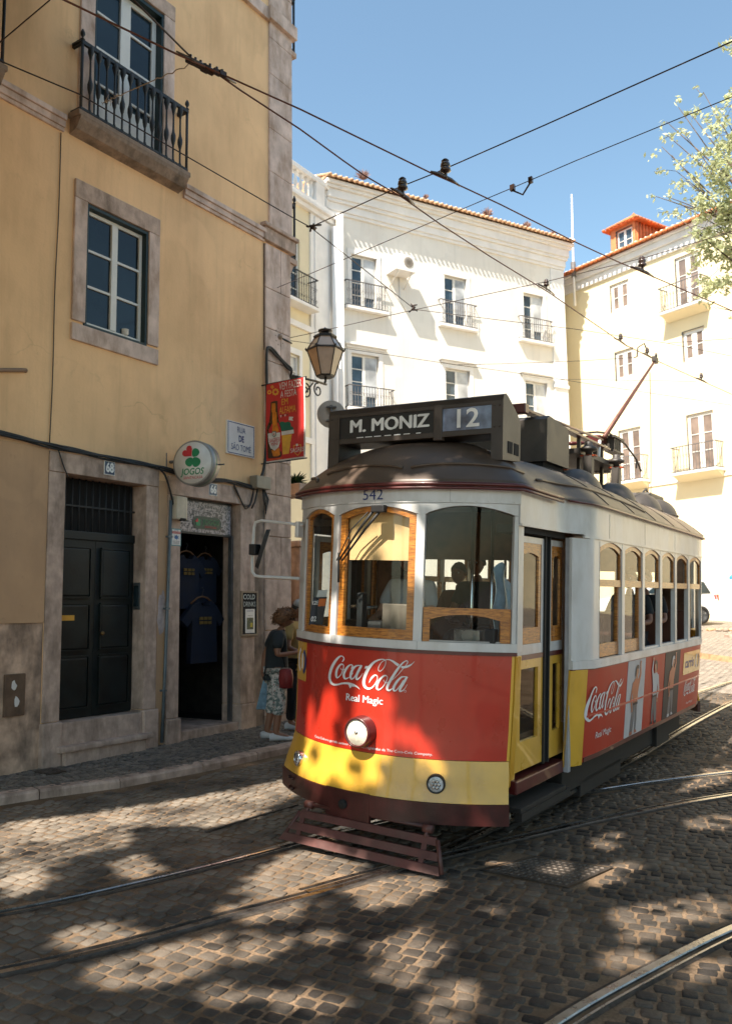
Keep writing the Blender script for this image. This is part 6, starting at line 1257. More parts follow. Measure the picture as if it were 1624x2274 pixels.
# schedule card inside the left window
p = MB(); c = np.array(front(-.72, 1.83, -.06)); ta = np.array((.85, .40, .06)); ta /= np.linalg.norm(ta); tb = np.array((.16, 0, 1.)); tb /= np.linalg.norm(tb); nn = np.cross(ta, tb); 
def card(a0, a1, b0_, b1_, m_, k): p.add([c+ta*a+tb*b-nn*-.001*k for a, b in ((a0, b0_), (a1, b0_), (a1, b1_), (a0, b1_))], [(0, 1, 2, 3)], m_)
card(-.06, .06, -.14, .10, mat('card_navy', (.01, .015, .03), .5), 0); card(-.005, .055, .02, .085, mat('card_orange', (.75, .16, .02), .5), 2); card(-.03, .055, .10, .16, lett, 1)
for tx, a_, b_, s_ in (('12E', -.035, .05, .045), ('02', -.025, -.09, .06)): v, f = text2d(tx, s_, .001, sx=.8); p.add([c+ta*(a_+x)+tb*(b_+y)+nn*.003 for x, y in v], f, lett)
p.build('schedule_card', tram)
# ================================================================ OVERHEAD WIRES
wire_m = mat('overhead_wire', (.055, .035, .03), .5, .5, var=.1); copper = mat('oxidised_copper', (.15, .055, .035), .5, .5, var=.1); porc = mat('brown_porcelain', (.05, .03, .025), .25, coat=.5)
def wire(lab, pts, r, m=wire_m, zz=6.15, name='overhead_wire', sag=0.):
    P = []
    for q in pts:
        if len(q) == 3: P.append(onX(q[0], q[1], q[2]))
        elif len(q) == 4: P.append(np.array(q[1:]))
        else: P.append(onZ(q[0], q[1], zz))
    if len(pts[-1]) == 2 and pts[-1][0] >= 1700: d_ = P[-1]-P[-2]; P.append(P[-1]+d_/np.linalg.norm(d_)*14)
    o = MB(); c = P[0].copy(); o.tube([p-c for p in P], r, m, 6); o = o.build(name); o.location = tuple(c); return tag(o, lab, 'wire', 'overhead tram wires')
T0 = onZ(143, 0, 6.05); T1 = onZ(455, 148, 6.05); D_ = (T0-T1)/np.linalg.norm(T0-T1)
wire('reddish contact wire from the top left to the black junction clamp', [(0, *(T0+D_*3)), (143, 0), (390, 119), (455, 148)], .0075, copper, 6.05)
wire('dark wire dropping from the top edge to the black junction clamp, upper left', [(0, *(onZ(297, 0, 6.1)+np.array((-.5, -2, 1.)))), (297, 0), (422, 125)], .0075, wire_m, 6.1)
wire('upper trolley wire from the junction clamp to the right edge below the tree', [(455, 148), (560, 195), (667, 243), (960, 386), (1020, 412), (1110, 454), (1271, 535), (1370, 581), (1445, 613), (1624, 690), (1760, 745)], .0072, copper, 6.05)
wire('lower trolley wire running from the junction clamp to the tip of the tram pole', [(455, 148), (488, 168), (533, 200), (666, 287), (762, 345+12), (809, 390), (895, 440), (977, 498), (1088, 570), (1166, 618), (1215, 648), (1349, 740), (1385, 765), (1428, 786), (1452, 799), (1624, 876), (1760, 930)], .0072, copper, 6.05)
wire('black span wire from the left edge across the iron balcony to the central knot', [(0, *(onZ(0, 135, 6.2)+np.array((-.3, -1.5, .1)))), (0, 135), (176, 209), (640, 478), (688, 504), (919, 686)], .006, wire_m, 6.2)
wire('short piece of dark wire cutting the top left corner', [(0, *(onZ(0, 94, 6.4)+np.array((-.4, .1, .1)))), (0, 94), (111, 0), (0, *(onZ(111, 0, 6.4)+np.array((.4, -.8, .2))))], .006, wire_m, 6.4)
wire('black span wire rising to the upper right corner through both bell insulators', [(690, 504), (875, 420), (966, 384), (1208, 278), (1624, 92), (1760, 32)], .006, wire_m, 6.2)
wire('span wire from the stone corner to the right edge through the tree top', [(613, 640, -7.98), (700, 603), (1073, 444), (1137, 417), (1177, 400), (1277, 357), (1624, 215), (1760, 155)], .0045, wire_m, 6.2)
wire('span wire from the stone corner rosette rising right across both white buildings', [(630, 753, -7.98), (700, 738), (919, 688), (1208, 626), (1373, 586), (1435, 571), (1624, 514), (1760, 470)], .005, wire_m, 6.15)
wire('thin wire from the central knot sloping down to the small clamp at right', [(919, 687), (1110, 711), (1277, 731), (1479, 762), (1624, 752), (1760, 745)], .0045, wire_m, 6.15)
wire('short thin wire branching down right from the small clamp', [(1479, 762), (1624, 791), (1760, 820)], .004, wire_m, 6.15)
wire('lowest thin wire from the stone corner rosette passing behind the lantern', [(632, 755, -7.98), (700, 764), (1017, 811), (1110, 823), (1240, 842), (1383, 864), (1624, 900), (1760, 920)], .0045, wire_m, 6.15)
wire('nearly level thin wire ending at the curved hanger by the tram pole tip', [(1017, 810), (1110, 808), (1277, 802), (1407, 794)], .0045, wire_m, 6.15)
wire('nearly level thin wire below the hanger, ending right of the tram pole', [(1240, 842), (1544, 847)], .004, wire_m, 6.15)
def hanger(px, py, dpx, big, lab):
    a, b = onZ(px-dpx[0], py-dpx[1], 6.05), onZ(px+dpx[0], py+dpx[1], 6.05); c = (a+b)/2; t = (b-a); L = np.linalg.norm(t); t /= L; r = thing('wire_insulator', lab, 'insulator', c, 0, 'insulators hanging the trolley wires')
    p = MB(); s_ = 1.0 if big else .7; p.tube([-t*L*.5, -t*L*.2+np.array((0, 0, .02*s_)), t*L*.2+np.array((0, 0, .02*s_)), t*L*.5], [.010, .018*s_, .018*s_, .010], porc, 6); p.tube([(0, 0, 0), (0, 0, .10*s_)], .018*s_, porc, 8); p.build('clamp', r)
    p = MB(); p.lathe((0, 0, .07*s_), [(.03*s_, 0), (.055*s_, .01*s_), (.05*s_, .035*s_), (.03*s_, .045*s_), (.05*s_, .06*s_), (.045*s_, .09*s_), (.028*s_, .10*s_), (.04*s_, .115*s_), (.02*s_, .135*s_), (0, .14*s_)], porc, 16); p.build('bell', r)
hanger(893, 436, (26, 18), True, 'bell insulator on the lower trolley wire, left of the other bell insulator')
hanger(988, 397, (32, 16), True, 'bell insulator on the upper trolley wire against blue sky, highest of all')
hanger(1212, 643, (18, 12), False, 'dark clamp where the lower trolley wire crosses the edge of the white building')
hanger(1425, 604, (26, 12), True, 'upside down bell insulator in front of the dormer building cornice')
hanger(1377, 760, (14, 9), False, 'small clamp on the trolley wire left of the curved hanger')
hanger(1436, 790, (12, 6), False, 'small clamp directly above the tip of the tram pole')
hanger(1556, 845, (14, 6), False, 'small clamp on the trolley wire near the right edge')
p = MB(); c = onZ(455, 148, 6.06); t = onZ(490, 168, 6.06)-onZ(400, 120, 6.06); t /= np.linalg.norm(t); nn = np.cross(t, (0, 0, 1))
for k in range(7):
    q = t*(-.12+.045*k)+nn*random.uniform(-.02, .02); p.obox(q, t*.03, nn*random.uniform(.014, .028), (0, 0, random.uniform(.012, .026)), porc); p.tube([q, q+np.array((0, 0, random.uniform(.03, .06)))], .011, porc, 6)
p.tube([t*-.26, t*-.1, t*.14, t*.30], [.006, .016, .016, .006], porc, 6); o = p.build('wire_junction'); o.location = tuple(c); tag(o, 'black bolted junction clamp where the wires fork in front of the upper window', 'clamp')
p = MB(); a = onZ(418, 145, 6.06); b = onX(228, 228, -7.7); Q = [a+(b-a)*k/30+np.array((0, .008*math.sin(k*2.2)*(1 if k < 9 or k > 20 else 0), .010*math.cos(k*2.2)*(1 if k < 9 or k > 20 else 0))) for k in range(31)]
p.tube([q-Q[0] for q in Q], .0045, mat('frayed_rope', (.45, .35, .26), .9), 6)
for k in range(22, 31):
    for j in range(3): d = np.array([random.gauss(0, .02) for _ in range(3)]); p.tube([Q[k]-Q[0], Q[k]-Q[0]+d], .003, MATS['frayed_rope'], 4)
o = p.build('tie_rope'); o.location = tuple(Q[0]); tag(o, 'pale frayed tie rope from the junction clamp across the balcony railing', 'rope')
a, b = onZ(1137, 417, 6.2), onZ(1177, 400, 6.2); p = MB(); d = b-a; p.obox((0, 0, 0), d*.12, (0, .02, 0), (0, 0, .03), porc); p.obox(d, d*.1, (0, .02, 0), (0, 0, .03), porc); p.tube([(0, 0, -.03), d*.55+np.array((0, 0, -.12)), d*1.0+np.array((0, 0, -.02))], .010, wire_m, 6); o = p.build('wire_insulator'); o.location = tuple(a); tag(o, 'slim strain insulator with a hanging loop on the upper right span wire', 'insulator')
p = MB(); c = onZ(690, 504, 6.2); [p.tube([np.array([random.gauss(0, .03) for _ in range(3)]), np.array([random.gauss(0, .03) for _ in range(3)])], .012, wire_m, 6) for _ in range(7)]; o = p.build('wire_knot'); o.location = tuple(c); tag(o, 'small knot joining two black span wires beside the stone corner', 'clamp')
p = MB(); c = onZ(919, 687, 6.18); [p.tube([np.array([random.gauss(0, .03) for _ in range(3)]), np.array([random.gauss(0, .04) for _ in range(3)])], .010, wire_m, 6) for _ in range(7)]; o = p.build('wire_knot'); o.location = tuple(c); tag(o, 'small knot of span wires in front of the middle upper balcony of the white building', 'clamp')
r = thing('wall_rosette', 'ornate rusty iron wall rosette anchoring wires on the stone corner above the lantern', 'wall anchor', onX(613, 750, -7.98))
p = MB(); p.lathe((0, 0, 0), [(0, .10), (.04, .09), (.05, .03), (.06, 0)], stone_dirty, 10, axis=(1, 0, 0))
for k in range(10): a = 2*math.pi*k/10; p.tube([(.02, .03*math.cos(a), .03*math.sin(a)), (.05, .10*math.cos(a), .14*math.sin(a)), (.02, .13*math.cos(a), .19*math.sin(a))], [.025, .022, .01], stone_dirty, 6)
p.tube([(.05, .02, 0), (.08, .16, -.02), (.06, .3, -.02)], .014, iron, 6); p.build('rosette', r)
P = onX(612, 638, -7.985); p = MB(); p.lathe((0, 0, 0), [(.035, -.02), (.035, .02), (.015, .03), (.012, .07)], iron, 8, axis=(1, 0, 0)); o = p.build('wall_anchor'); o.location = tuple(P); tag(o, 'small iron anchor bolt on the stone corner below the projecting balcony', 'wall anchor')
# curved hanger arm by the pole tip
a = onZ(1407, 794, 6.12); b = onZ(1436, 786, 6.2); p = MB(); p.tube([(0, 0, 0), (b-a)*.2+np.array((0, 0, .0)), (b-a)*.3+np.array((0, 0, .16)), (b-a)*.8+np.array((0, 0, .20)), (b-a)+np.array((0, 0, .05))], .014, porc, 6); o = p.build('hanger_arm'); o.location = tuple(a); tag(o, 'curved hanger arm holding the trolley wire above the pole tip', 'hanger')
# ================================================================ PEOPLE
skin = mat('skin', (.42, .22, .14), .55, var=.08, scale=8); skin_t = mat('tanned_skin', (.26, .12, .07), .55, var=.08)
def skinmesh(name, J, E, R, m, par, root, lvl=1):
    me = bpy.data.meshes.new(name); bm = bmesh.new(); L = bm.verts.layers.skin.verify(); V = {}
    for k, p_ in J.items():
        if k in R: v = bm.verts.new(p_); r_ = R[k]; v[L].radius = (r_, r_) if not isinstance(r_, tuple) else r_; v[L].use_root = (k == root); V[k] = v
    for a, b in E:
        if a in V and b in V: bm.edges.new((V[a], V[b]))
    bm.to_mesh(me); bm.free(); me.materials.append(m); o = bpy.data.objects.new(name, me); COL.objects.link(o); o.parent = par
    s_ = o.modifiers.new('skin', 'SKIN'); s_.use_smooth_shade = True; u_ = o.modifiers.new('subsurf', 'SUBSURF'); u_.levels = u_.render_levels = lvl; return o
def headmesh(par, c, s_, m, yaw, tilt=0.):
    """head: skull, jaw, nose, ears, brow; y is forward"""
    p = MB(); n1, n2 = 18, 24; V = []
    for i in range(n1+1):
        for j in range(n2):
            a, b = math.pi*i/n1, 2*math.pi*j/n2; x, y, z = math.sin(a)*math.sin(b), math.sin(a)*math.cos(b), math.cos(a)
            k = 1.0 if z > -.1 else 1+.28*(z+.1)*(1.2 if y < 0 else .55); X, Y, Z = x*.078*k, y*.098*k+(.012 if z < 0 and y > 0 else 0), z*.118
            if y > .5: 
                Y += .026*math.exp(-(x/.16)**2-((z+.08)/.16)**2); Y += .008*math.exp(-(x/.3)**2-((z+.48)/.08)**2); Y -= .010*math.exp(-((abs(x)-.38)/.15)**2-((z-.12)/.12)**2); Y += .006*math.exp(-((z-.28)/.1)**2)
            V.append((X, Y, Z))
    F = [(i*n2+j, i*n2+(j+1) % n2, (i+1)*n2+(j+1) % n2, (i+1)*n2+j) for i in range(n1) for j in range(n2)]
    p.add(V, F, m, True)
    for e in (-1, 1):
        p.lathe((e*.078, -.005, .0), [(0, .012), (.018, .01), (.024, 0), (.02, -.01)], m, 10, axis=(e, -.3, 0))
    o = p.build('head', par); o.location = c; o.rotation_euler = (tilt, 0, yaw); o.scale = (s_,)*3
    q = MB()
    for e in (-1, 1): q.lathe((e*.030, .080, .012), [(.0, .010), (.011, .006), (.013, 0)], white_en, 10, axis=(0, 1, 0)); q.lathe((e*.030, .089, .012), [(0, .003), (.006, .0)], dark, 8, axis=(0, 1, 0))
    q.build('eyes', o); q = MB(); q.box(-.024, .024, .092, .098, -.062, -.054, mat('lips', (.30, .08, .06), .5), .003); q.build('mouth', o); return o
def hairmesh(par, m, kind='short', vol=1.):
    p = MB(); n1, n2 = 14, 24; V = []
    for i in range(n1+1):
        for j in range(n2):
            b = 2*math.pi*j/n2; lim = {'bob': 2.35-1.1*max(0, math.cos(b))**.6, 'short': 1.72-.62*max(0, math.cos(b))**.6}[kind]; a = lim*i/n1
            x, y, z = math.sin(a)*math.sin(b), math.sin(a)*math.cos(b), math.cos(a); r_ = vol*(1+.04*math.sin(9*b+5*a)+.03*math.sin(17*b-3*a)); V.append((x*.091*r_, y*.110*r_-.006, z*.128*r_+.004))
    F = [(i*n2+j, i*n2+(j+1) % n2, (i+1)*n2+(j+1) % n2, (i+1)*n2+j) for i in range(n1) for j in range(n2)]; p.add(V, F, m, True)
    if kind == 'bob':
        for q in V[::1]:
            q = np.array(q); d = q/(np.linalg.norm(q)+1e-6)
            for _ in range(2):
                s_ = np.array([random.gauss(0, .008) for _ in range(3)]); p.add([q+s_-d*.004, q+s_+d*.010+np.array((.006, 0, 0)), q+s_*1.8+d*.012+np.array((0, .004, -.014)), q+s_*1.4+np.array((-.006, 0, -.012))], [(0, 1, 2, 3)], m)
    o = p.build('hair', par); return o
EB = [('pel', 'wst'), ('wst', 'chs'), ('chs', 'nk'), ('nk', 'hd')]
for s_ in 'RL':
    EB += [('chs', 'sh'+s_), ('sh'+s_, 'el'+s_), ('el'+s_, 'wr'+s_), ('wr'+s_, 'pm'+s_), ('pel', 'hp'+s_), ('hp'+s_, 'kn'+s_), ('kn'+s_, 'an'+s_), ('an'+s_, 'to'+s_), ('kn'+s_, 'cf'+s_)]
def body(name, lab, loc, yaw, H, J, mats, group=None, parent_M=None):
    """J: joints for a 1.70 m figure (x right, y forward). mats: (skin, top, bottom, shoe, hair, kind)"""
    sk, top, bot, shoe, hair, kind = mats
    r = thing(name, lab, 'person', loc, yaw, group) if parent_M is None else thing(name, lab, 'person', M=parent_M, group=group)
    r.scale = (H/1.70,)*3
    R = dict(pel=.115, wst=.10, chs=.115, nk=.050, hd=.048, shR=.052, shL=.052, elR=.040, elL=.040, wrR=.026, wrL=.026, pmR=.030, pmL=.030, hpR=.075, hpL=.075, knR=.055, knL=.055, anR=.038, anL=.038, toR=.032, toL=.032)
    E = [e for e in EB if 'cf' not in e[0]+e[1]]
    for s_ in 'RL':       # fingers
        if 'pm'+s_ not in J: continue
        pm, wr = np.array(J['pm'+s_]), np.array(J['wr'+s_]); d = (pm-wr)/np.linalg.norm(pm-wr); sd = np.cross(d, (0, 0, 1)); sd = np.array((1., 0, 0)) if np.linalg.norm(sd) < .2 else sd/np.linalg.norm(sd); cu = np.cross(sd, d)*(-1 if s_ == 'R' else 1)
        for k in range(4):
            b = pm+sd*(-.024+.016*k)+d*.03; L_ = (.062, .07, .066, .052)[k]; J[f'f{k}{s_}'] = tuple(b); J[f'g{k}{s_}'] = tuple(b+d*L_*.6+cu*.008); J[f'h{k}{s_}'] = tuple(b+d*L_*.85+cu*.03); R[f'f{k}{s_}'] = .0095; R[f'g{k}{s_}'] = .009; R[f'h{k}{s_}'] = .0075; E += [('pm'+s_, f'f{k}{s_}'), (f'f{k}{s_}', f'g{k}{s_}'), (f'g{k}{s_}', f'h{k}{s_}')]
        b = pm-d*.01-sd*.032; J['t'+s_] = tuple(b); J['u'+s_] = tuple(b-sd*.02+d*.035+cu*.01); R['t'+s_] = .012; R['u'+s_] = .009; E += [('pm'+s_, 't'+s_), ('t'+s_, 'u'+s_)]
    R = {k: v for k, v in R.items() if k in J}
    skinmesh('body', J, E, R, sk, r, 'pel', 2)
    h = headmesh(r, tuple(np.array(J['hd'])+np.array((0, .015, .10))), .98, sk, J.get('yaw', 0.), J.get('tilt', 0.))
    if hair: hairmesh(h, hair, kind, 1.1 if kind == 'bob' else 1.0)
    JT = dict(J); 
    for s_ in 'RL': JT['sl'+s_] = tuple(np.array(J['sh'+s_])*.25+np.array(J['el'+s_])*.75)
    JT['hem'] = tuple(np.array(J['pel'])+np.array((0, 0, -.06)))
    RT = dict(hem=.145, pel=.142, wst=.130, chs=.142, nk=.062, shR=.080, shL=.080, slR=.062, slL=.062)
    skinmesh('shirt', JT, [('hem', 'pel'), ('pel', 'wst'), ('wst', 'chs'), ('chs', 'nk'), ('chs', 'shR'), ('chs', 'shL'), ('shR', 'slR'), ('shL', 'slL')], RT, top, r, 'pel', 2)
    if bot:
        JB = dict(J); lowk = J.get('cuff', .9)
        for s_ in 'RL': JB['cu'+s_] = tuple(np.array(J['kn'+s_])*(1-lowk)+np.array(J['an'+s_])*lowk)
        RB = dict(pel=.132, hpR=.100, hpL=.100, knR=.078, knL=.078, cuR=.068, cuL=.068)
        skinmesh('trousers', JB, [('pel', 'hpR'), ('pel', 'hpL'), ('hpR', 'knR'), ('hpL', 'knL'), ('knR', 'cuR'), ('knL', 'cuL')], RB, bot, r, 'pel', 2)
        if shoe:
            for s_ in 'RL':
                a, t_ = np.array(J['an'+s_]), np.array(J['to'+s_]); p = MB(); n_ = 10; d = t_-a; d[2] = 0; d /= np.linalg.norm(d); sd = np.array((d[1], -d[0], 0)); b0 = np.array((a[0], a[1], 0))
                prof = [(-.07, .030, .085), (-.05, .038, .10), (0, .040, .105), (.05, .042, .085), (.10, .046, .065), (.15, .046, .055), (.185, .036, .045), (.20, .015, .03)]; V = []
                for (f_, w_, h_) in prof:
                    for k in range(n_): t = 2*math.pi*k/n_; V.append(b0+d*f_+sd*w_*math.cos(t)+np.array((0, 0, max(.0, h_*.5+h_*.5*math.sin(t)))))
                p.add(V, [(i*n_+k, i*n_+(k+1) % n_, (i+1)*n_+(k+1) % n_, (i+1)*n_+k) for i in range(len(prof)-1) for k in range(n_)]+[list(range(n_)), list(range(len(V)-n_, len(V)))], shoe, True); p.build('shoe', r)
    return r, h
def flora():
    m, n, b = nodemat('floral_cotton'); co = n.nodes.new('ShaderNodeTexCoord').outputs['Object']; v = n.nodes.new('ShaderNodeTexVoronoi'); v.inputs['Scale'].default_value = 22; lk(n, co, v.inputs[0])
    c = mixc(n, ramp(n, noise(n, co, 26, 5, .7), .46, .54), (.62, .58, .55), (.12, .17, .16)); c = mixc(n, ramp(n, v.outputs[0], .16, .22, (1, 1, 1), (0, 0, 0)), c, (.42, .18, .18)); lk(n, c, b.inputs['Base Color']); b.inputs['Roughness'].default_value = .9; return m
tee = mat('charcoal_tee', (.022, .028, .032), .9, var=.15); yel_tee = mat('mustard_tee', (.40, .27, .10), .9); trous = mat('dark_trousers', (.02, .02, .024), .9); sneak = mat('white_sneaker', (.60, .60, .62), .6); hair_b = mat('brown_hair', (.19, .085, .035), .7, var=.35, scale=30, bump=.5, bscale=60); hair_d = mat('dark_hair', (.02, .015, .012), .7)
stand = dict(pel=(0, 0, .93), wst=(0, 0, 1.08), chs=(0, .0, 1.27), nk=(0, .01, 1.44), hd=(0, .03, 1.52), shR=(.17, 0, 1.38), shL=(-.17, 0, 1.38), hpR=(.09, 0, .86), hpL=(-.09, 0, .86), knR=(.10, .02, .48), knL=(-.10, .02, .48), anR=(.10, -.02, .09), anL=(-.10, -.02, .09), toR=(.11, .13, .03), toL=(-.11, .13, .03))
gw = gr(614, 1642, .085); yawW = math.atan2(math.sin(YAW), math.cos(YAW))-math.pi/2+rad(12)
J = dict(stand); J.update(elR=(.25, -.02, 1.12), wrR=(.20, .20, 1.15), pmR=(.17, .27, 1.18), elL=(-.25, -.10, 1.12), wrL=(-.24, -.13, .88), pmL=(-.24, -.12, .80), chs=(0, .03, 1.26), hd=(0, .07, 1.50), nk=(0, .04, 1.42), cuff=.42, tilt=-.35, anL=(-.10, -.10, .09), toL=(-.11, .05, .03), knL=(-.1, -.03, .48))
wr_, wh = body('person', 'woman in dark t-shirt and white floral capri trousers holding a water bottle on the sidewalk', gw, yawW, 1.62, J, (skin_t, tee, flora(), sneak, hair_b, 'bob'))
q = MB(); q.box(-.075, .075, .084, .108, .0, .035, dark, .01); q.box(-.082, -.074, -.02, .1, .012, .024, dark); q.box(.074, .082, -.02, .1, .012, .024, dark); q.build('sunglasses', wh)
wr_.scale = (1.12, 1.16, .955)
f_ = np.array((-math.sin(yawW), math.cos(yawW), 0)); r_ = np.array((math.cos(yawW), math.sin(yawW), 0)); k = 1.62/1.70
p = MB(); p.lathe((0, 0, 0), [(0, -.10), (.03, -.10), (.031, .04), (.022, .07), (.012, .085), (.012, .10)], mat('water_bottle_plastic', (.45, .55, .62), .1, var=.1), 14); p.lathe((0, 0, .10), [(.015, 0), (.015, .025), (0, .026)], mat('bottle_cap_blue', (.01, .05, .30), .4), 12); p.lathe((0, 0, -.02), [(.032, 0), (.032, .05)], mat('bottle_label', (.08, .22, .5), .5), 14, cap=False); o = p.build('water_bottle'); o.location = tuple(gw+(r_*.16+f_*.33)*k+np.array((0, 0, 1.25*k))); tag(o, 'small clear plastic water bottle with blue cap in the woman\'s hand', 'bottle')
p = MB(); p.lathe((0, 0, 0), [(.035, -.13), (.10, -.12), (.115, 0), (.10, .10), (.08, .115), (0, .12)], mat('red_bag', (.22, .02, .02), .6, var=.15), 14); p.box(-.05, .05, -.105, -.09, -.06, .04, mat('red_bag', (0, 0, 0))); p.tube([(.0, 0, .11), (-.05, -.05, .35), (-.08, -.1, .6)], .008, dark, 6); o = p.build('shoulder_bag'); o.location = tuple(gw+(r_*.20+f_*.10)*k+np.array((0, 0, .82*k))); o.scale = (.9, .75, 1.0); tag(o, 'dark red shoulder bag at the woman\'s hip', 'bag')
p = MB(); p.add([(-.02, 0, .0), (.02, 0, 0), (.10, .02, -.38), (-.11, .0, -.36), (-.02, .03, 0), (.02, .03, 0), (.09, .07, -.37), (-.10, .06, -.38)], [(0, 1, 2, 3), (4, 7, 6, 5), (0, 3, 7, 4), (1, 5, 6, 2), (3, 2, 6, 7)], mat('blue_plastic_bag', (.16, .30, .42), .35, var=.25, scale=14)); o = p.build('plastic_bag'); o.location = tuple(gw+(r_*-.24+f_*-.14)*k+np.array((0, 0, .76*k))); o.rotation_euler = (0, 0, yawW+1.4); tag(o, 'pale blue plastic bag hanging behind the woman', 'bag')
J = dict(stand); J.update(elR=(.26, .02, 1.10), wrR=(.22, .20, 1.02), pmR=(.20, .28, 1.02), elL=(-.26, .02, 1.10), wrL=(-.22, .20, 1.02), pmL=(-.20, .28, 1.02), cuff=.95, tilt=-.3, hd=(0, .07, 1.51))
gm = np.array((-7.36, 9.50, G(-7.36, 9.50)+.085)); _, mh = body('person', 'man in mustard t-shirt and grey cap beyond the woman, half hidden by the tram', gm, yawW-.5, 1.72, J, (skin_t, yel_tee, trous, sneak, hair_d, 'short'))
q = MB(); q.lathe((0, -.005, .035), [(.098, 0), (.100, .03), (.085, .075), (.04, .10), (0, .103)], mat('grey_cap', (.35, .33, .32), .9), 20); q.build('cap', mh)
# driver and passengers (seated, in the tram's space)
polo = mat('grey_polo', (.40, .39, .39), .9, var=.08, scale=5, bump=.2, bscale=8)
sit = dict(pel=(0, 0, .52), wst=(0, .0, .68), chs=(0, .02, .88), nk=(0, .03, 1.05), hd=(0, .05, 1.13), shR=(.185, .01, .98), shL=(-.185, .01, .98), elR=(.25, .10, .74), elL=(-.25, .10, .74), wrR=(.17, .33, .72), wrL=(-.17, .33, .72), pmR=(.14, .40, .71), pmL=(-.14, .40, .71), hpR=(.09, .05, .50), hpL=(-.09, .05, .50), knR=(.11, .44, .50), knL=(-.11, .44, .50), anR=(.11, .44, .09), anL=(-.11, .44, .09), toR=(.11, .58, .03), toL=(-.11, .58, .03))
JD = dict(sit); JD['cuff'] = .9
Md = TM @ Matrix.Translation((-.15, 1.0, 1.04)) @ Matrix.Rotation(math.pi, 4, 'Z')
body('person', 'tram driver in a light grey polo shirt behind the windscreen', None, 0, 1.72, JD, (skin, polo, trous, sneak, None, None), None, Md)
for k, (x, y, top_, lab) in enumerate(((.74, 4.72, tee, 'dark haired passenger in dark clothes at the fourth open side window of the tram'), (.74, 5.42, trous, 'dark haired passenger leaning at the fifth side window of the tram'), (-.70, 3.1, mat('wine_top', (.12, .03, .03), .9), 'passenger in wine red top seated on the far side of the tram'), (-.2, 2.5, tee, 'dark passenger standing in the middle of the tram behind the driver'))):
    J2 = dict(sit); J2['cuff'] = .9; z0 = .95 if k < 3 else 1.05
    body('person', lab, None, 0, 1.70, J2, (skin_t, top_, trous, sneak, hair_d, 'short'), None, TM @ Matrix.Translation((x, y, z0)) @ Matrix.Rotation(math.pi, 4, 'Z'))
# ================================================================ THINGS BEYOND THE TRAM
carw = mat('car_white', (.72, .72, .72), .25, coat=.8, var=.03); tail = mat('tail_light_red', (.5, .02, .02), .2, coat=1.)
P = gr(1563, 1384); a_ = YAW+rad(14); r = thing('parked_car', 'rear end of a white parked car showing behind the tram at right', 'car', P+np.array((-math.cos(a_), -math.sin(a_), 0))*2.0, a_)
pr = [(2.0, .35), (2.02, .75), (1.95, .95), (1.72, 1.38), (1.5, 1.48), (-.2, 1.5), (-.9, 1.0), (-1.9, .85), (-2.05, .6), (-2.05, .3), (2.0, .3)]
p = MB()
for i in range(len(pr)):
    pass
V = []; n_ = len(pr)
for (y_, k_) in ((-.85, .94), (-.80, 1.), (.80, 1.), (.85, .94)):
    for x, z in pr: V.append((x*(1 if k_ == 1 else .985), y_*(1 if z < 1 else .84), .3+(z-.3)*(1 if k_ == 1 else .97)))
p.add(V, [(i*n_+j, i*n_+(j+1) % n_, (i+1)*n_+(j+1) % n_, (i+1)*n_+j) for i in range(3) for j in range(n_)]+[list(range(n_))[::-1], list(range(3*n_, 4*n_))], carw, False); p.build('body', r)
p = MB(); p.box(1.55, 1.975, -.6, .6, .98, 1.36, pane_dark) if False else p.add([(1.955, -.62, .99), (1.955, .62, .99), (1.765, .56, 1.36), (1.765, -.56, 1.36)], [(0, 1, 2, 3)], pane_dark)
for sy in (-1, 1): p.add([(-.75, sy*.80, 1.03), (1.75, sy*.80, 1.03), (1.55, sy*.722, 1.42), (-.15, sy*.722, 1.42)], [(0, 1, 2, 3)], pane_dark)
p.build('window', r)
for sy in (-1, 1): p = MB(); p.box(1.86, 2.03, sy*.58, sy*.83, .76, .98, tail, .02); p.build('tail_light', r)
for x in (-1.3, 1.3):
    for sy in (-1, 1): p = MB(); p.lathe((x, sy*.78, .3), [(0, -.09), (.3, -.09), (.31, 0), (.3, .09), (.2, .1), (.19, .07), (0, .07)], rubber, 20, axis=(0, sy, 0)); p.build('wheel', r)
P = gr(1587, 1377); r = thing('bollard', 'short black bollard with yellow bands beyond the tram', 'bollard', P)
ylb = mat('bollard_yellow', (.65, .42, .05), .5); p = MB(); p.tube([(0, 0, 0), (0, 0, 1.0)], .05, iron, 12); p.lathe((0, 0, 1.0), [(.05, 0), (.04, .04), (0, .06)], iron, 12); [p.lathe((0, 0, z), [(.06, 0), (.06, .11)], ylb, 12) for z in (.12, .52, .70, .88)]; p.build('post', r)
P = gr(1578, 1372); r = thing('waste_container', 'pale green street recycling container with slanted hood beyond the tram', 'container', P+np.array((-.25, .7, 0)), YAW-.3)
cg = mat('container_green', (.28, .33, .26), .5); p = MB(); p.prism([(-.5, .05), (.5, .05), (.55, 1.5), (.35, 1.75), (-.5, 1.65)], lambda q: (q[0], -.45, q[1]), lambda q: (q[0], .45, q[1]), cg); p.build('body', r); p = MB(); p.box(-.56, .6, -.5, .5, 1.76, 1.83, mat('container_lid', (.45, .42, .34), .6), .02); p.build('lid', r); p = MB(); p.box(-.3, .3, -.462, -.452, 1.1, 1.4, dark); p.build('slot', r)
P = gr(1595, 1368); r = thing('traffic_sign', 'small beige rectangular sign panel on a pole beside the bollard beyond the tram', 'traffic sign', P+np.array((.1, .8, 0)), YAW)
p = MB(); p.tube([(0, 0, 0), (0, 0, 1.7)], .03, iron_grey); p.build('pole', r); p = MB(); p.box(-.12, .12, -.03, 0, .85, 1.65, mat('sign_beige', (.45, .36, .28), .6), .01); p.build('panel', r)
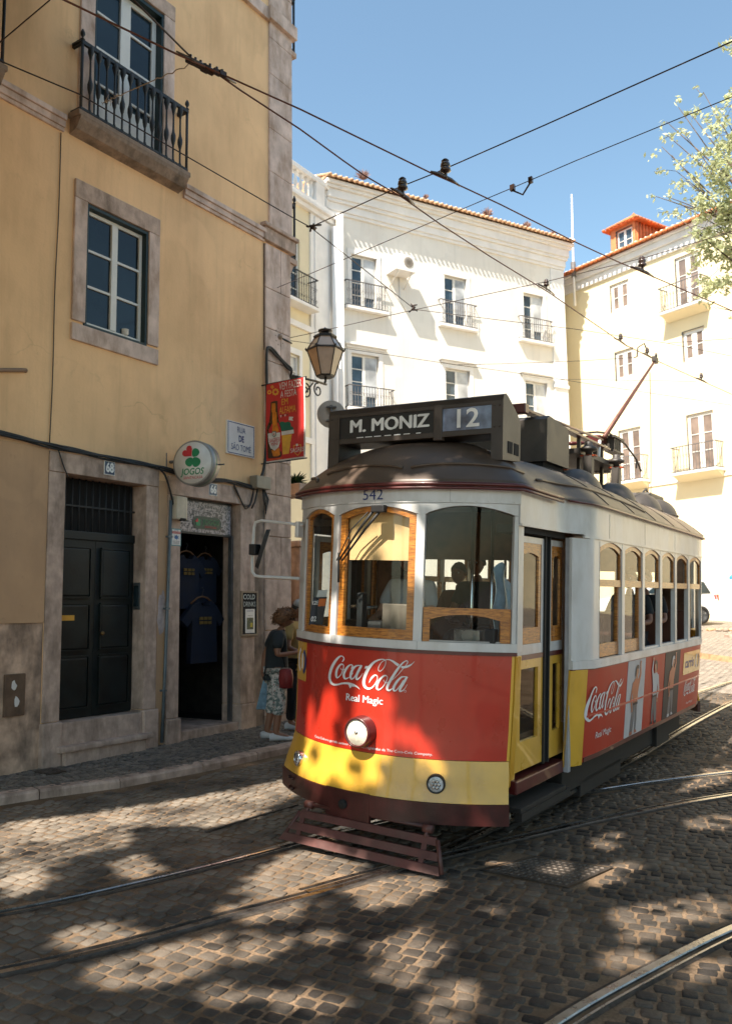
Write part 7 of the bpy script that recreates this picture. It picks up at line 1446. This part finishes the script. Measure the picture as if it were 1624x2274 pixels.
P = gr(1580, 1400); p = MB()
for k in range(60): q = np.array((random.gauss(0, .5), random.gauss(0, .2), 0)); s_ = random.uniform(.04, .10); p.lathe((q[0], q[1], 0), [(s_, 0), (s_*.9, s_*.5), (s_*.3, s_*.8)], stone_dirty if k % 2 else tile_old, 6, axis=(random.gauss(0, .3), random.gauss(0, .3), 1))
o = p.build('rubble_pile'); o.location = tuple(P); o.rotation_euler = (0, 0, YAW); tag(o, 'low pile of broken rubble on the far pavement beside the tram', 'rubble', None, 'stuff')
r = thing('shop_awning', 'small blue awning over a grey shop front at the right edge behind the tram', 'awning', tuple(RM @ Vector((8.2, -.05, 3.2))), rad(-22.5)); p = MB(); p.prism([(0, 0), (-.7, -.35), (-.7, -.45), (0, -.1)], lambda q: (-.35, q[0], q[1]), lambda q: (1.8, q[0], q[1]), mat('awning_blue', (.05, .25, .5), .6)); p.build('canvas', r); p = MB(); p.box(-.3, 1.7, -.03, .0, -2.3, -.3, mat('shopfront_grey', (.30, .30, .31), .5)); p.build('shop_front', r)
# ================================================================ TREES
bark = mat('bark', (.12, .085, .06), .95, var=.3, scale=8, bump=.8, bscale=20)
def leafmat(name, c, c2):
    m, n, b = nodemat(name); ge = n.nodes.new('ShaderNodeNewGeometry'); lk(n, mixc(n, ge.outputs['Random Per Island'], c, c2), b.inputs['Base Color']); b.inputs['Roughness'].default_value = .55
    b.inputs['Transmission Weight'].default_value = 0; b.inputs['Subsurface Weight'].default_value = 0
    tr = n.nodes.new('ShaderNodeBsdfTranslucent'); mx = n.nodes.new('ShaderNodeMixShader'); mx.inputs[0].default_value = .35; tr.inputs[0].default_value = (c2[0]*1.2, c2[1]*1.25, c2[2], 1)
    out = n.nodes['Material Output']; lk(n, b.outputs[0], mx.inputs[1]); lk(n, tr.outputs[0], mx.inputs[2]); lk(n, mx.outputs[0], out.inputs[0]); return m
lf = leafmat('pale_leaf', (.26, .30, .16), (.62, .62, .42)); lf2 = leafmat('shade_leaf', (.05, .09, .025), (.10, .15, .04))
def leafquads(mb_v, mb_f, p, L, w):
    d = np.array((random.gauss(0, 1), random.gauss(0, 1), random.gauss(-.3, .7))); d /= np.linalg.norm(d); s_ = np.cross(d, (random.gauss(0, 1), random.gauss(0, 1), random.gauss(0, 1))); s_ /= (np.linalg.norm(s_)+1e-6); k = len(mb_v); c = np.cross(d, s_)*L*.15
    mb_v += [p-d*L*.5, p+s_*w*.5-c*.3, p+d*L*.5-c, p-s_*w*.5-c*.3]; mb_f.append((k, k+1, k+2, k+3))
def leafobj(name, V, F, m, par):
    me = bpy.data.meshes.new(name); me.from_pydata([tuple(float(c) for c in v) for v in V], [], F); me.materials.append(m); me.update(); o = bpy.data.objects.new(name, me); COL.objects.link(o); o.parent = par; return o
# visible tree
tb = dist(1990, 1330, 17.5); tb[2] = G(tb[0], tb[1]); tr_ = thing('tree', 'pale green leafy tree reaching in from the right edge against the blue sky', 'tree', tb)
V, F = [], []; TW = []
BL = [(1600, 390, 60, 480), (1650, 470, 70, 700), (1580, 470, 45, 260), (1640, 560, 60, 560), (1600, 620, 34, 190), (1680, 330, 60, 520), (1620, 300, 38, 150), (1545, 430, 32, 110), (1560, 350, 32, 100), (1585, 540, 40, 210), (1520, 400, 20, 45), (1500, 380, 14, 26), (1478, 436, 11, 20), (1455, 436, 6, 10), (1490, 345, 16, 30), (1468, 326, 9, 16), (1520, 460, 20, 50), (1500, 480, 16, 34), (1530, 250, 15, 28), (1560, 262, 20, 45), (1600, 240, 22, 60), (1640, 230, 34, 110), (1505, 238, 8, 14), (1520, 300, 16, 34), (1480, 300, 12, 22), (1540, 500, 18, 50), (1620, 690, 12, 26), (1590, 683, 8, 16), (1612, 640, 22, 60), (1618, 85, 10, 18), (1635, 120, 18, 40), (1700, 700, 60, 300), (1740, 560, 90, 500), (1760, 400, 90, 500), (1720, 200, 60, 260), (1800, 800, 60, 200), (1560, 205, 7, 10), (1478, 270, 9, 14)]
for (px, py, rp, n_) in BL:
    zc = 17.3+random.uniform(-.6, .6) if px < 1660 else 17.5; c = dist(px, py, zc); rm = rp/FPX*zc; nb = max(1, int(n_/14))
    for _ in range(nb):
        q = c+np.array([random.gauss(0, .52) for _ in range(3)])*rm; tdir = np.array((random.gauss(-.4, .8), random.gauss(0, .8), random.gauss(-.35, .4))); tdir /= np.linalg.norm(tdir); ln = random.uniform(.15, .42); TW.append((c, q, q+tdir*ln))
        for k in range(int(n_/nb*(1.25 if px > 1560 and py < 640 else .6))+1):
            t = random.random(); leafquads(V, F, q+tdir*ln*t+np.array([random.gauss(0, .045) for _ in range(3)]), random.uniform(.085, .145), random.uniform(.04, .065))
V = [v-tb for v in V]; leafobj('crown', V, F, lf, tr_)
p = MB(); top = dist(1800, 620, 17.5); p.tube([np.zeros(3), (top-tb)*.35+np.array((.2, .1, 0)), (top-tb)*.7, top-tb], [.26, .21, .16, .10], bark, 10)
p.build('trunk', tr_); p = MB()
for (px, py, rp, n_) in BL:
    if px < 1705: c = dist(px, py, 17.4)-tb; s0 = (top-tb)*random.uniform(.7, 1.0); m_ = s0+(c-s0)*.5+np.array((0, 0, .35)); p.tube([s0, m_, c], [.045, .022, .006], bark, 5)
for a, b, c in TW[::2]: p.tube([a-tb, b-tb, c-tb], .005, bark, 4, cap=False)
p.build('branch', tr_)
# shade trees behind and above the camera: their gaps let the sun patches through
LIT = [[(0, 1838), (200, 1815), (350, 1792), (500, 1765), (640, 1738), (655, 1765), (540, 1795), (600, 1800), (480, 1825), (330, 1822), (250, 1838), (300, 1868), (180, 1885), (90, 1925), (0, 1945)],
 [(0, 1945), (60, 1930), (110, 1945), (60, 1975), (0, 1985)], [(260, 1915), (335, 1910), (345, 1935), (280, 1950)], [(560, 1955), (630, 1925), (640, 1898), (720, 1898), (800, 1918), (760, 1950), (690, 1972), (620, 1985), (540, 1985)],
 [(770, 1975), (840, 1955), (940, 1950), (965, 1970), (900, 2000), (800, 2005)], [(105, 2085), (200, 2060), (300, 2045), (335, 2068), (250, 2095), (150, 2118)], [(160, 2160), (330, 2110), (480, 2080), (560, 2070), (640, 2095), (600, 2125), (470, 2150), (330, 2185), (220, 2200)],
 [(480, 2020), (600, 1995), (720, 1990), (700, 2020), (560, 2050)], [(650, 2070), (740, 2062), (760, 2085), (690, 2102)], [(820, 2090), (900, 2070), (1000, 2080), (985, 2130), (930, 2160), (950, 2200), (860, 2190), (820, 2140)],
 [(590, 2200), (680, 2185), (770, 2205), (760, 2274), (620, 2274)], [(940, 2190), (1030, 2170), (1060, 2230), (1020, 2274), (950, 2274)], [(460, 2180), (560, 2190), (540, 2230), (430, 2225)],
 [(1310, 1862), (1360, 1848), (1405, 1862), (1380, 1885), (1320, 1882)], [(1310, 1930), (1380, 1905), (1430, 1925), (1370, 1960), (1300, 1965)], [(1345, 2030), (1420, 2005), (1500, 2015), (1530, 2050), (1480, 2085), (1390, 2085)], [(1500, 2000), (1570, 1980), (1624, 1995), (1624, 2035), (1560, 2040)],
 [(1520, 1825), (1570, 1812), (1624, 1812), (1624, 1835), (1560, 1838)], [(1330, 2120), (1400, 2105), (1440, 2130), (1400, 2160), (1340, 2150)], [(1480, 2180), (1560, 2130), (1624, 2120), (1624, 2160), (1530, 2200)], [(1420, 1650), (1624, 1560), (1624, 1640), (1500, 1690), (1420, 1700)], [(1450, 1730), (1624, 1700), (1624, 1730), (1500, 1760)], [(1200, 1925), (1260, 1915), (1270, 1935), (1215, 1945)], [(700, 2225), (760, 2200), (790, 2230), (740, 2250)], [(1080, 2010), (1120, 2000), (1130, 2025), (1090, 2035)]]
LITF = [[(735, 1105), (935, 1105), (935, 1255), (735, 1255)], [(755, 1570), (860, 1570), (860, 1680), (755, 1680)], [(676, 1500), (720, 1470), (735, 1530), (725, 1600), (735, 1660), (705, 1670), (680, 1600), (668, 1560)], [(800, 1450), (835, 1440), (860, 1520), (880, 1600), (850, 1650), (800, 1600), (770, 1530)], [(880, 1580), (910, 1560), (960, 1600), (975, 1640), (930, 1660), (890, 1630)], [(640, 1480), (660, 1470), (662, 1640), (640, 1660)],
 [(650, 1650), (720, 1670), (780, 1710), (760, 1745), (700, 1735), (645, 1700)], [(775, 1720), (830, 1690), (850, 1740), (830, 1775), (770, 1765)], [(1000, 1710), (1060, 1700), (1090, 1740), (1060, 1775), (1010, 1760)], [(640, 1750), (700, 1770), (690, 1830), (640, 1800)], [(640, 1810), (760, 1830), (800, 1880), (640, 1865)],
 [(700, 1075), (780, 1060), (800, 1030), (760, 1010), (700, 1040)], [(850, 1000), (940, 990), (960, 1040), (930, 1070), (870, 1065)], [(740, 905), (800, 900), (800, 960), (750, 980)], [(800, 1090), (900, 1085), (910, 1110), (820, 1115)], [(690, 1270), (740, 1260), (745, 1400), (700, 1400)]]
BBX = {}
def inpoly(x, y, P):
    k = id(P)
    if k not in BBX: BBX[k] = (min(p[0] for p in P), max(p[0] for p in P), min(p[1] for p in P), max(p[1] for p in P))
    b = BBX[k]
    if x < b[0] or x > b[1] or y < b[2] or y > b[3]: return False
    c = False; j = len(P)-1
    for i in range(len(P)):
        xi, yi = P[i]; xj, yj = P[j]
        if (yi > y) != (yj > y) and x < (xj-xi)*(y-yi)/(yj-yi)+xi: c = not c
        j = i
    return c
S2 = SV/SV[2]; TRK = [(-2.2, -6.2), (3.6, -1.8), (-6.0, -5.6)]; LV_ = [([], []) for _ in TRK]; rnd = random.Random(5); BRP = [[] for _ in TRK]
cnt = 0
for it in range(95000):
    gx, gy = rnd.uniform(-8.3, 2.6), rnd.uniform(.6, 12.6)
    if gy > 10.2 and rnd.random() < (gy-10.2)/2.6: continue
    h = rnd.uniform(7.2, 11.5)
    for _ in range(6):
        c = np.array((gx, gy, 0))+S2*h; q = proj(c)
        if q is None or not (-90 < q[0] < 1714 and -120 < q[1] < 2300): break
        h += 1.0
    else: continue
    if h > 14.5: continue
    lit = False; zs = c[2]-(5.62-c[1])/(-S2[1]); xs_ = c[0]-S2[0]*(c[2]-zs)
    if .28 < zs < 3.35 and -4.85 < xs_ < -2.6:
        q = proj((xs_, 5.62, zs)); lit = any(inpoly(q[0]+a_, q[1]+b_, P) for P in LITF for a_, b_ in ((0, 0), (10, 0), (-10, 0), (0, 10), (0, -10)))
    elif zs >= 3.35 and -5.0 < xs_ < -2.4:
        lit = rnd.random() < .45
    else:
        gz_ = G(gx, gy); q = proj((gx+S2[0]*gz_, gy+S2[1]*gz_, gz_)); 
        if q:
            w_ = 130./max(2.5, math.hypot(gx, gy)); li_ = [k_ for k_, P in enumerate(LIT) if any(inpoly(q[0]+a_*w_*(1.8 if k_ < 5 else 1), q[1]+b_*w_*(1.8 if k_ < 5 else 1), P) for a_, b_ in ((0, 0), (1, 0), (-1, 0), (0, .45), (0, -.45)))]; lit = bool(li_) and (li_[0] < 5 or rnd.random() < .972)
    if lit and rnd.random() < .996: continue
    i = min(range(3), key=lambda k: (c[0]-TRK[k][0])**2+(c[1]-TRK[k][1])**2); leafquads(*LV_[i], c, rnd.uniform(.19, .28), rnd.uniform(.12, .17))
    if rnd.random() < .006: BRP[i].append(c)
    cnt += 1
print('shade leaves', cnt)
for i, (tx, ty) in enumerate(TRK):
    r = thing('tree', ('tall leafy shade tree standing behind the viewpoint', 'leafy shade tree standing to the right of the viewpoint', 'leafy shade tree behind the viewpoint beside the left pavement')[i], 'tree', (tx, ty, G(tx, ty))); o = np.array((tx, ty, G(tx, ty)))
    leafobj('crown', [v-o for v in LV_[i][0]], LV_[i][1], lf2, r)
    p = MB(); p.tube([(0, 0, -.1), (.1, .1, 2.2), (.0, .3, 4.5), (.1, .6, 6.6)], [.30, .24, .20, .14], bark, 12); p.build('trunk', r); p = MB()
    for c in BRP[i][:10]:
        b0 = np.array((.05, .4, rnd.uniform(4.2, 6.6))); e_ = c-o; m_ = b0+(e_-b0)*.5+np.array((0, 0, .5)); p.tube([b0, m_, e_], [.05, .018, .004], bark, 6)
    p.build('branch', r)
# ================================================================ UNSEEN TREES ADDED AT RIGHT (outside the frame) to block sky fill
for k, (x, y) in enumerate(((5.6, 4.2), (7.0, 11.5), (8.6, 19.0))):
    r = thing('tree', ('leafy street tree on the right hand pavement outside the frame, nearest one', 'leafy street tree on the right hand pavement outside the frame, middle one', 'leafy street tree on the right hand pavement outside the frame, farthest one')[k], 'tree', (x, y, G(x, y)))
    V, F = [], []
    for _ in range(44):
        c = np.array((random.gauss(0, 1.0), random.gauss(0, 1.4), random.uniform(2.4, 7.5))); rr_ = random.uniform(.5, 1.0)
        for _ in range(60): leafquads(V, F, c+np.array([random.gauss(0, .5) for _ in range(3)])*rr_, random.uniform(.2, .3), random.uniform(.12, .18))
    leafobj('crown', V, F, lf2, r); p = MB(); p.tube([(0, 0, -.1), (.1, 0, 2), (0, .1, 4), (.1, .1, 6.5)], [.24, .19, .14, .05], bark, 10); p.build('trunk', r)
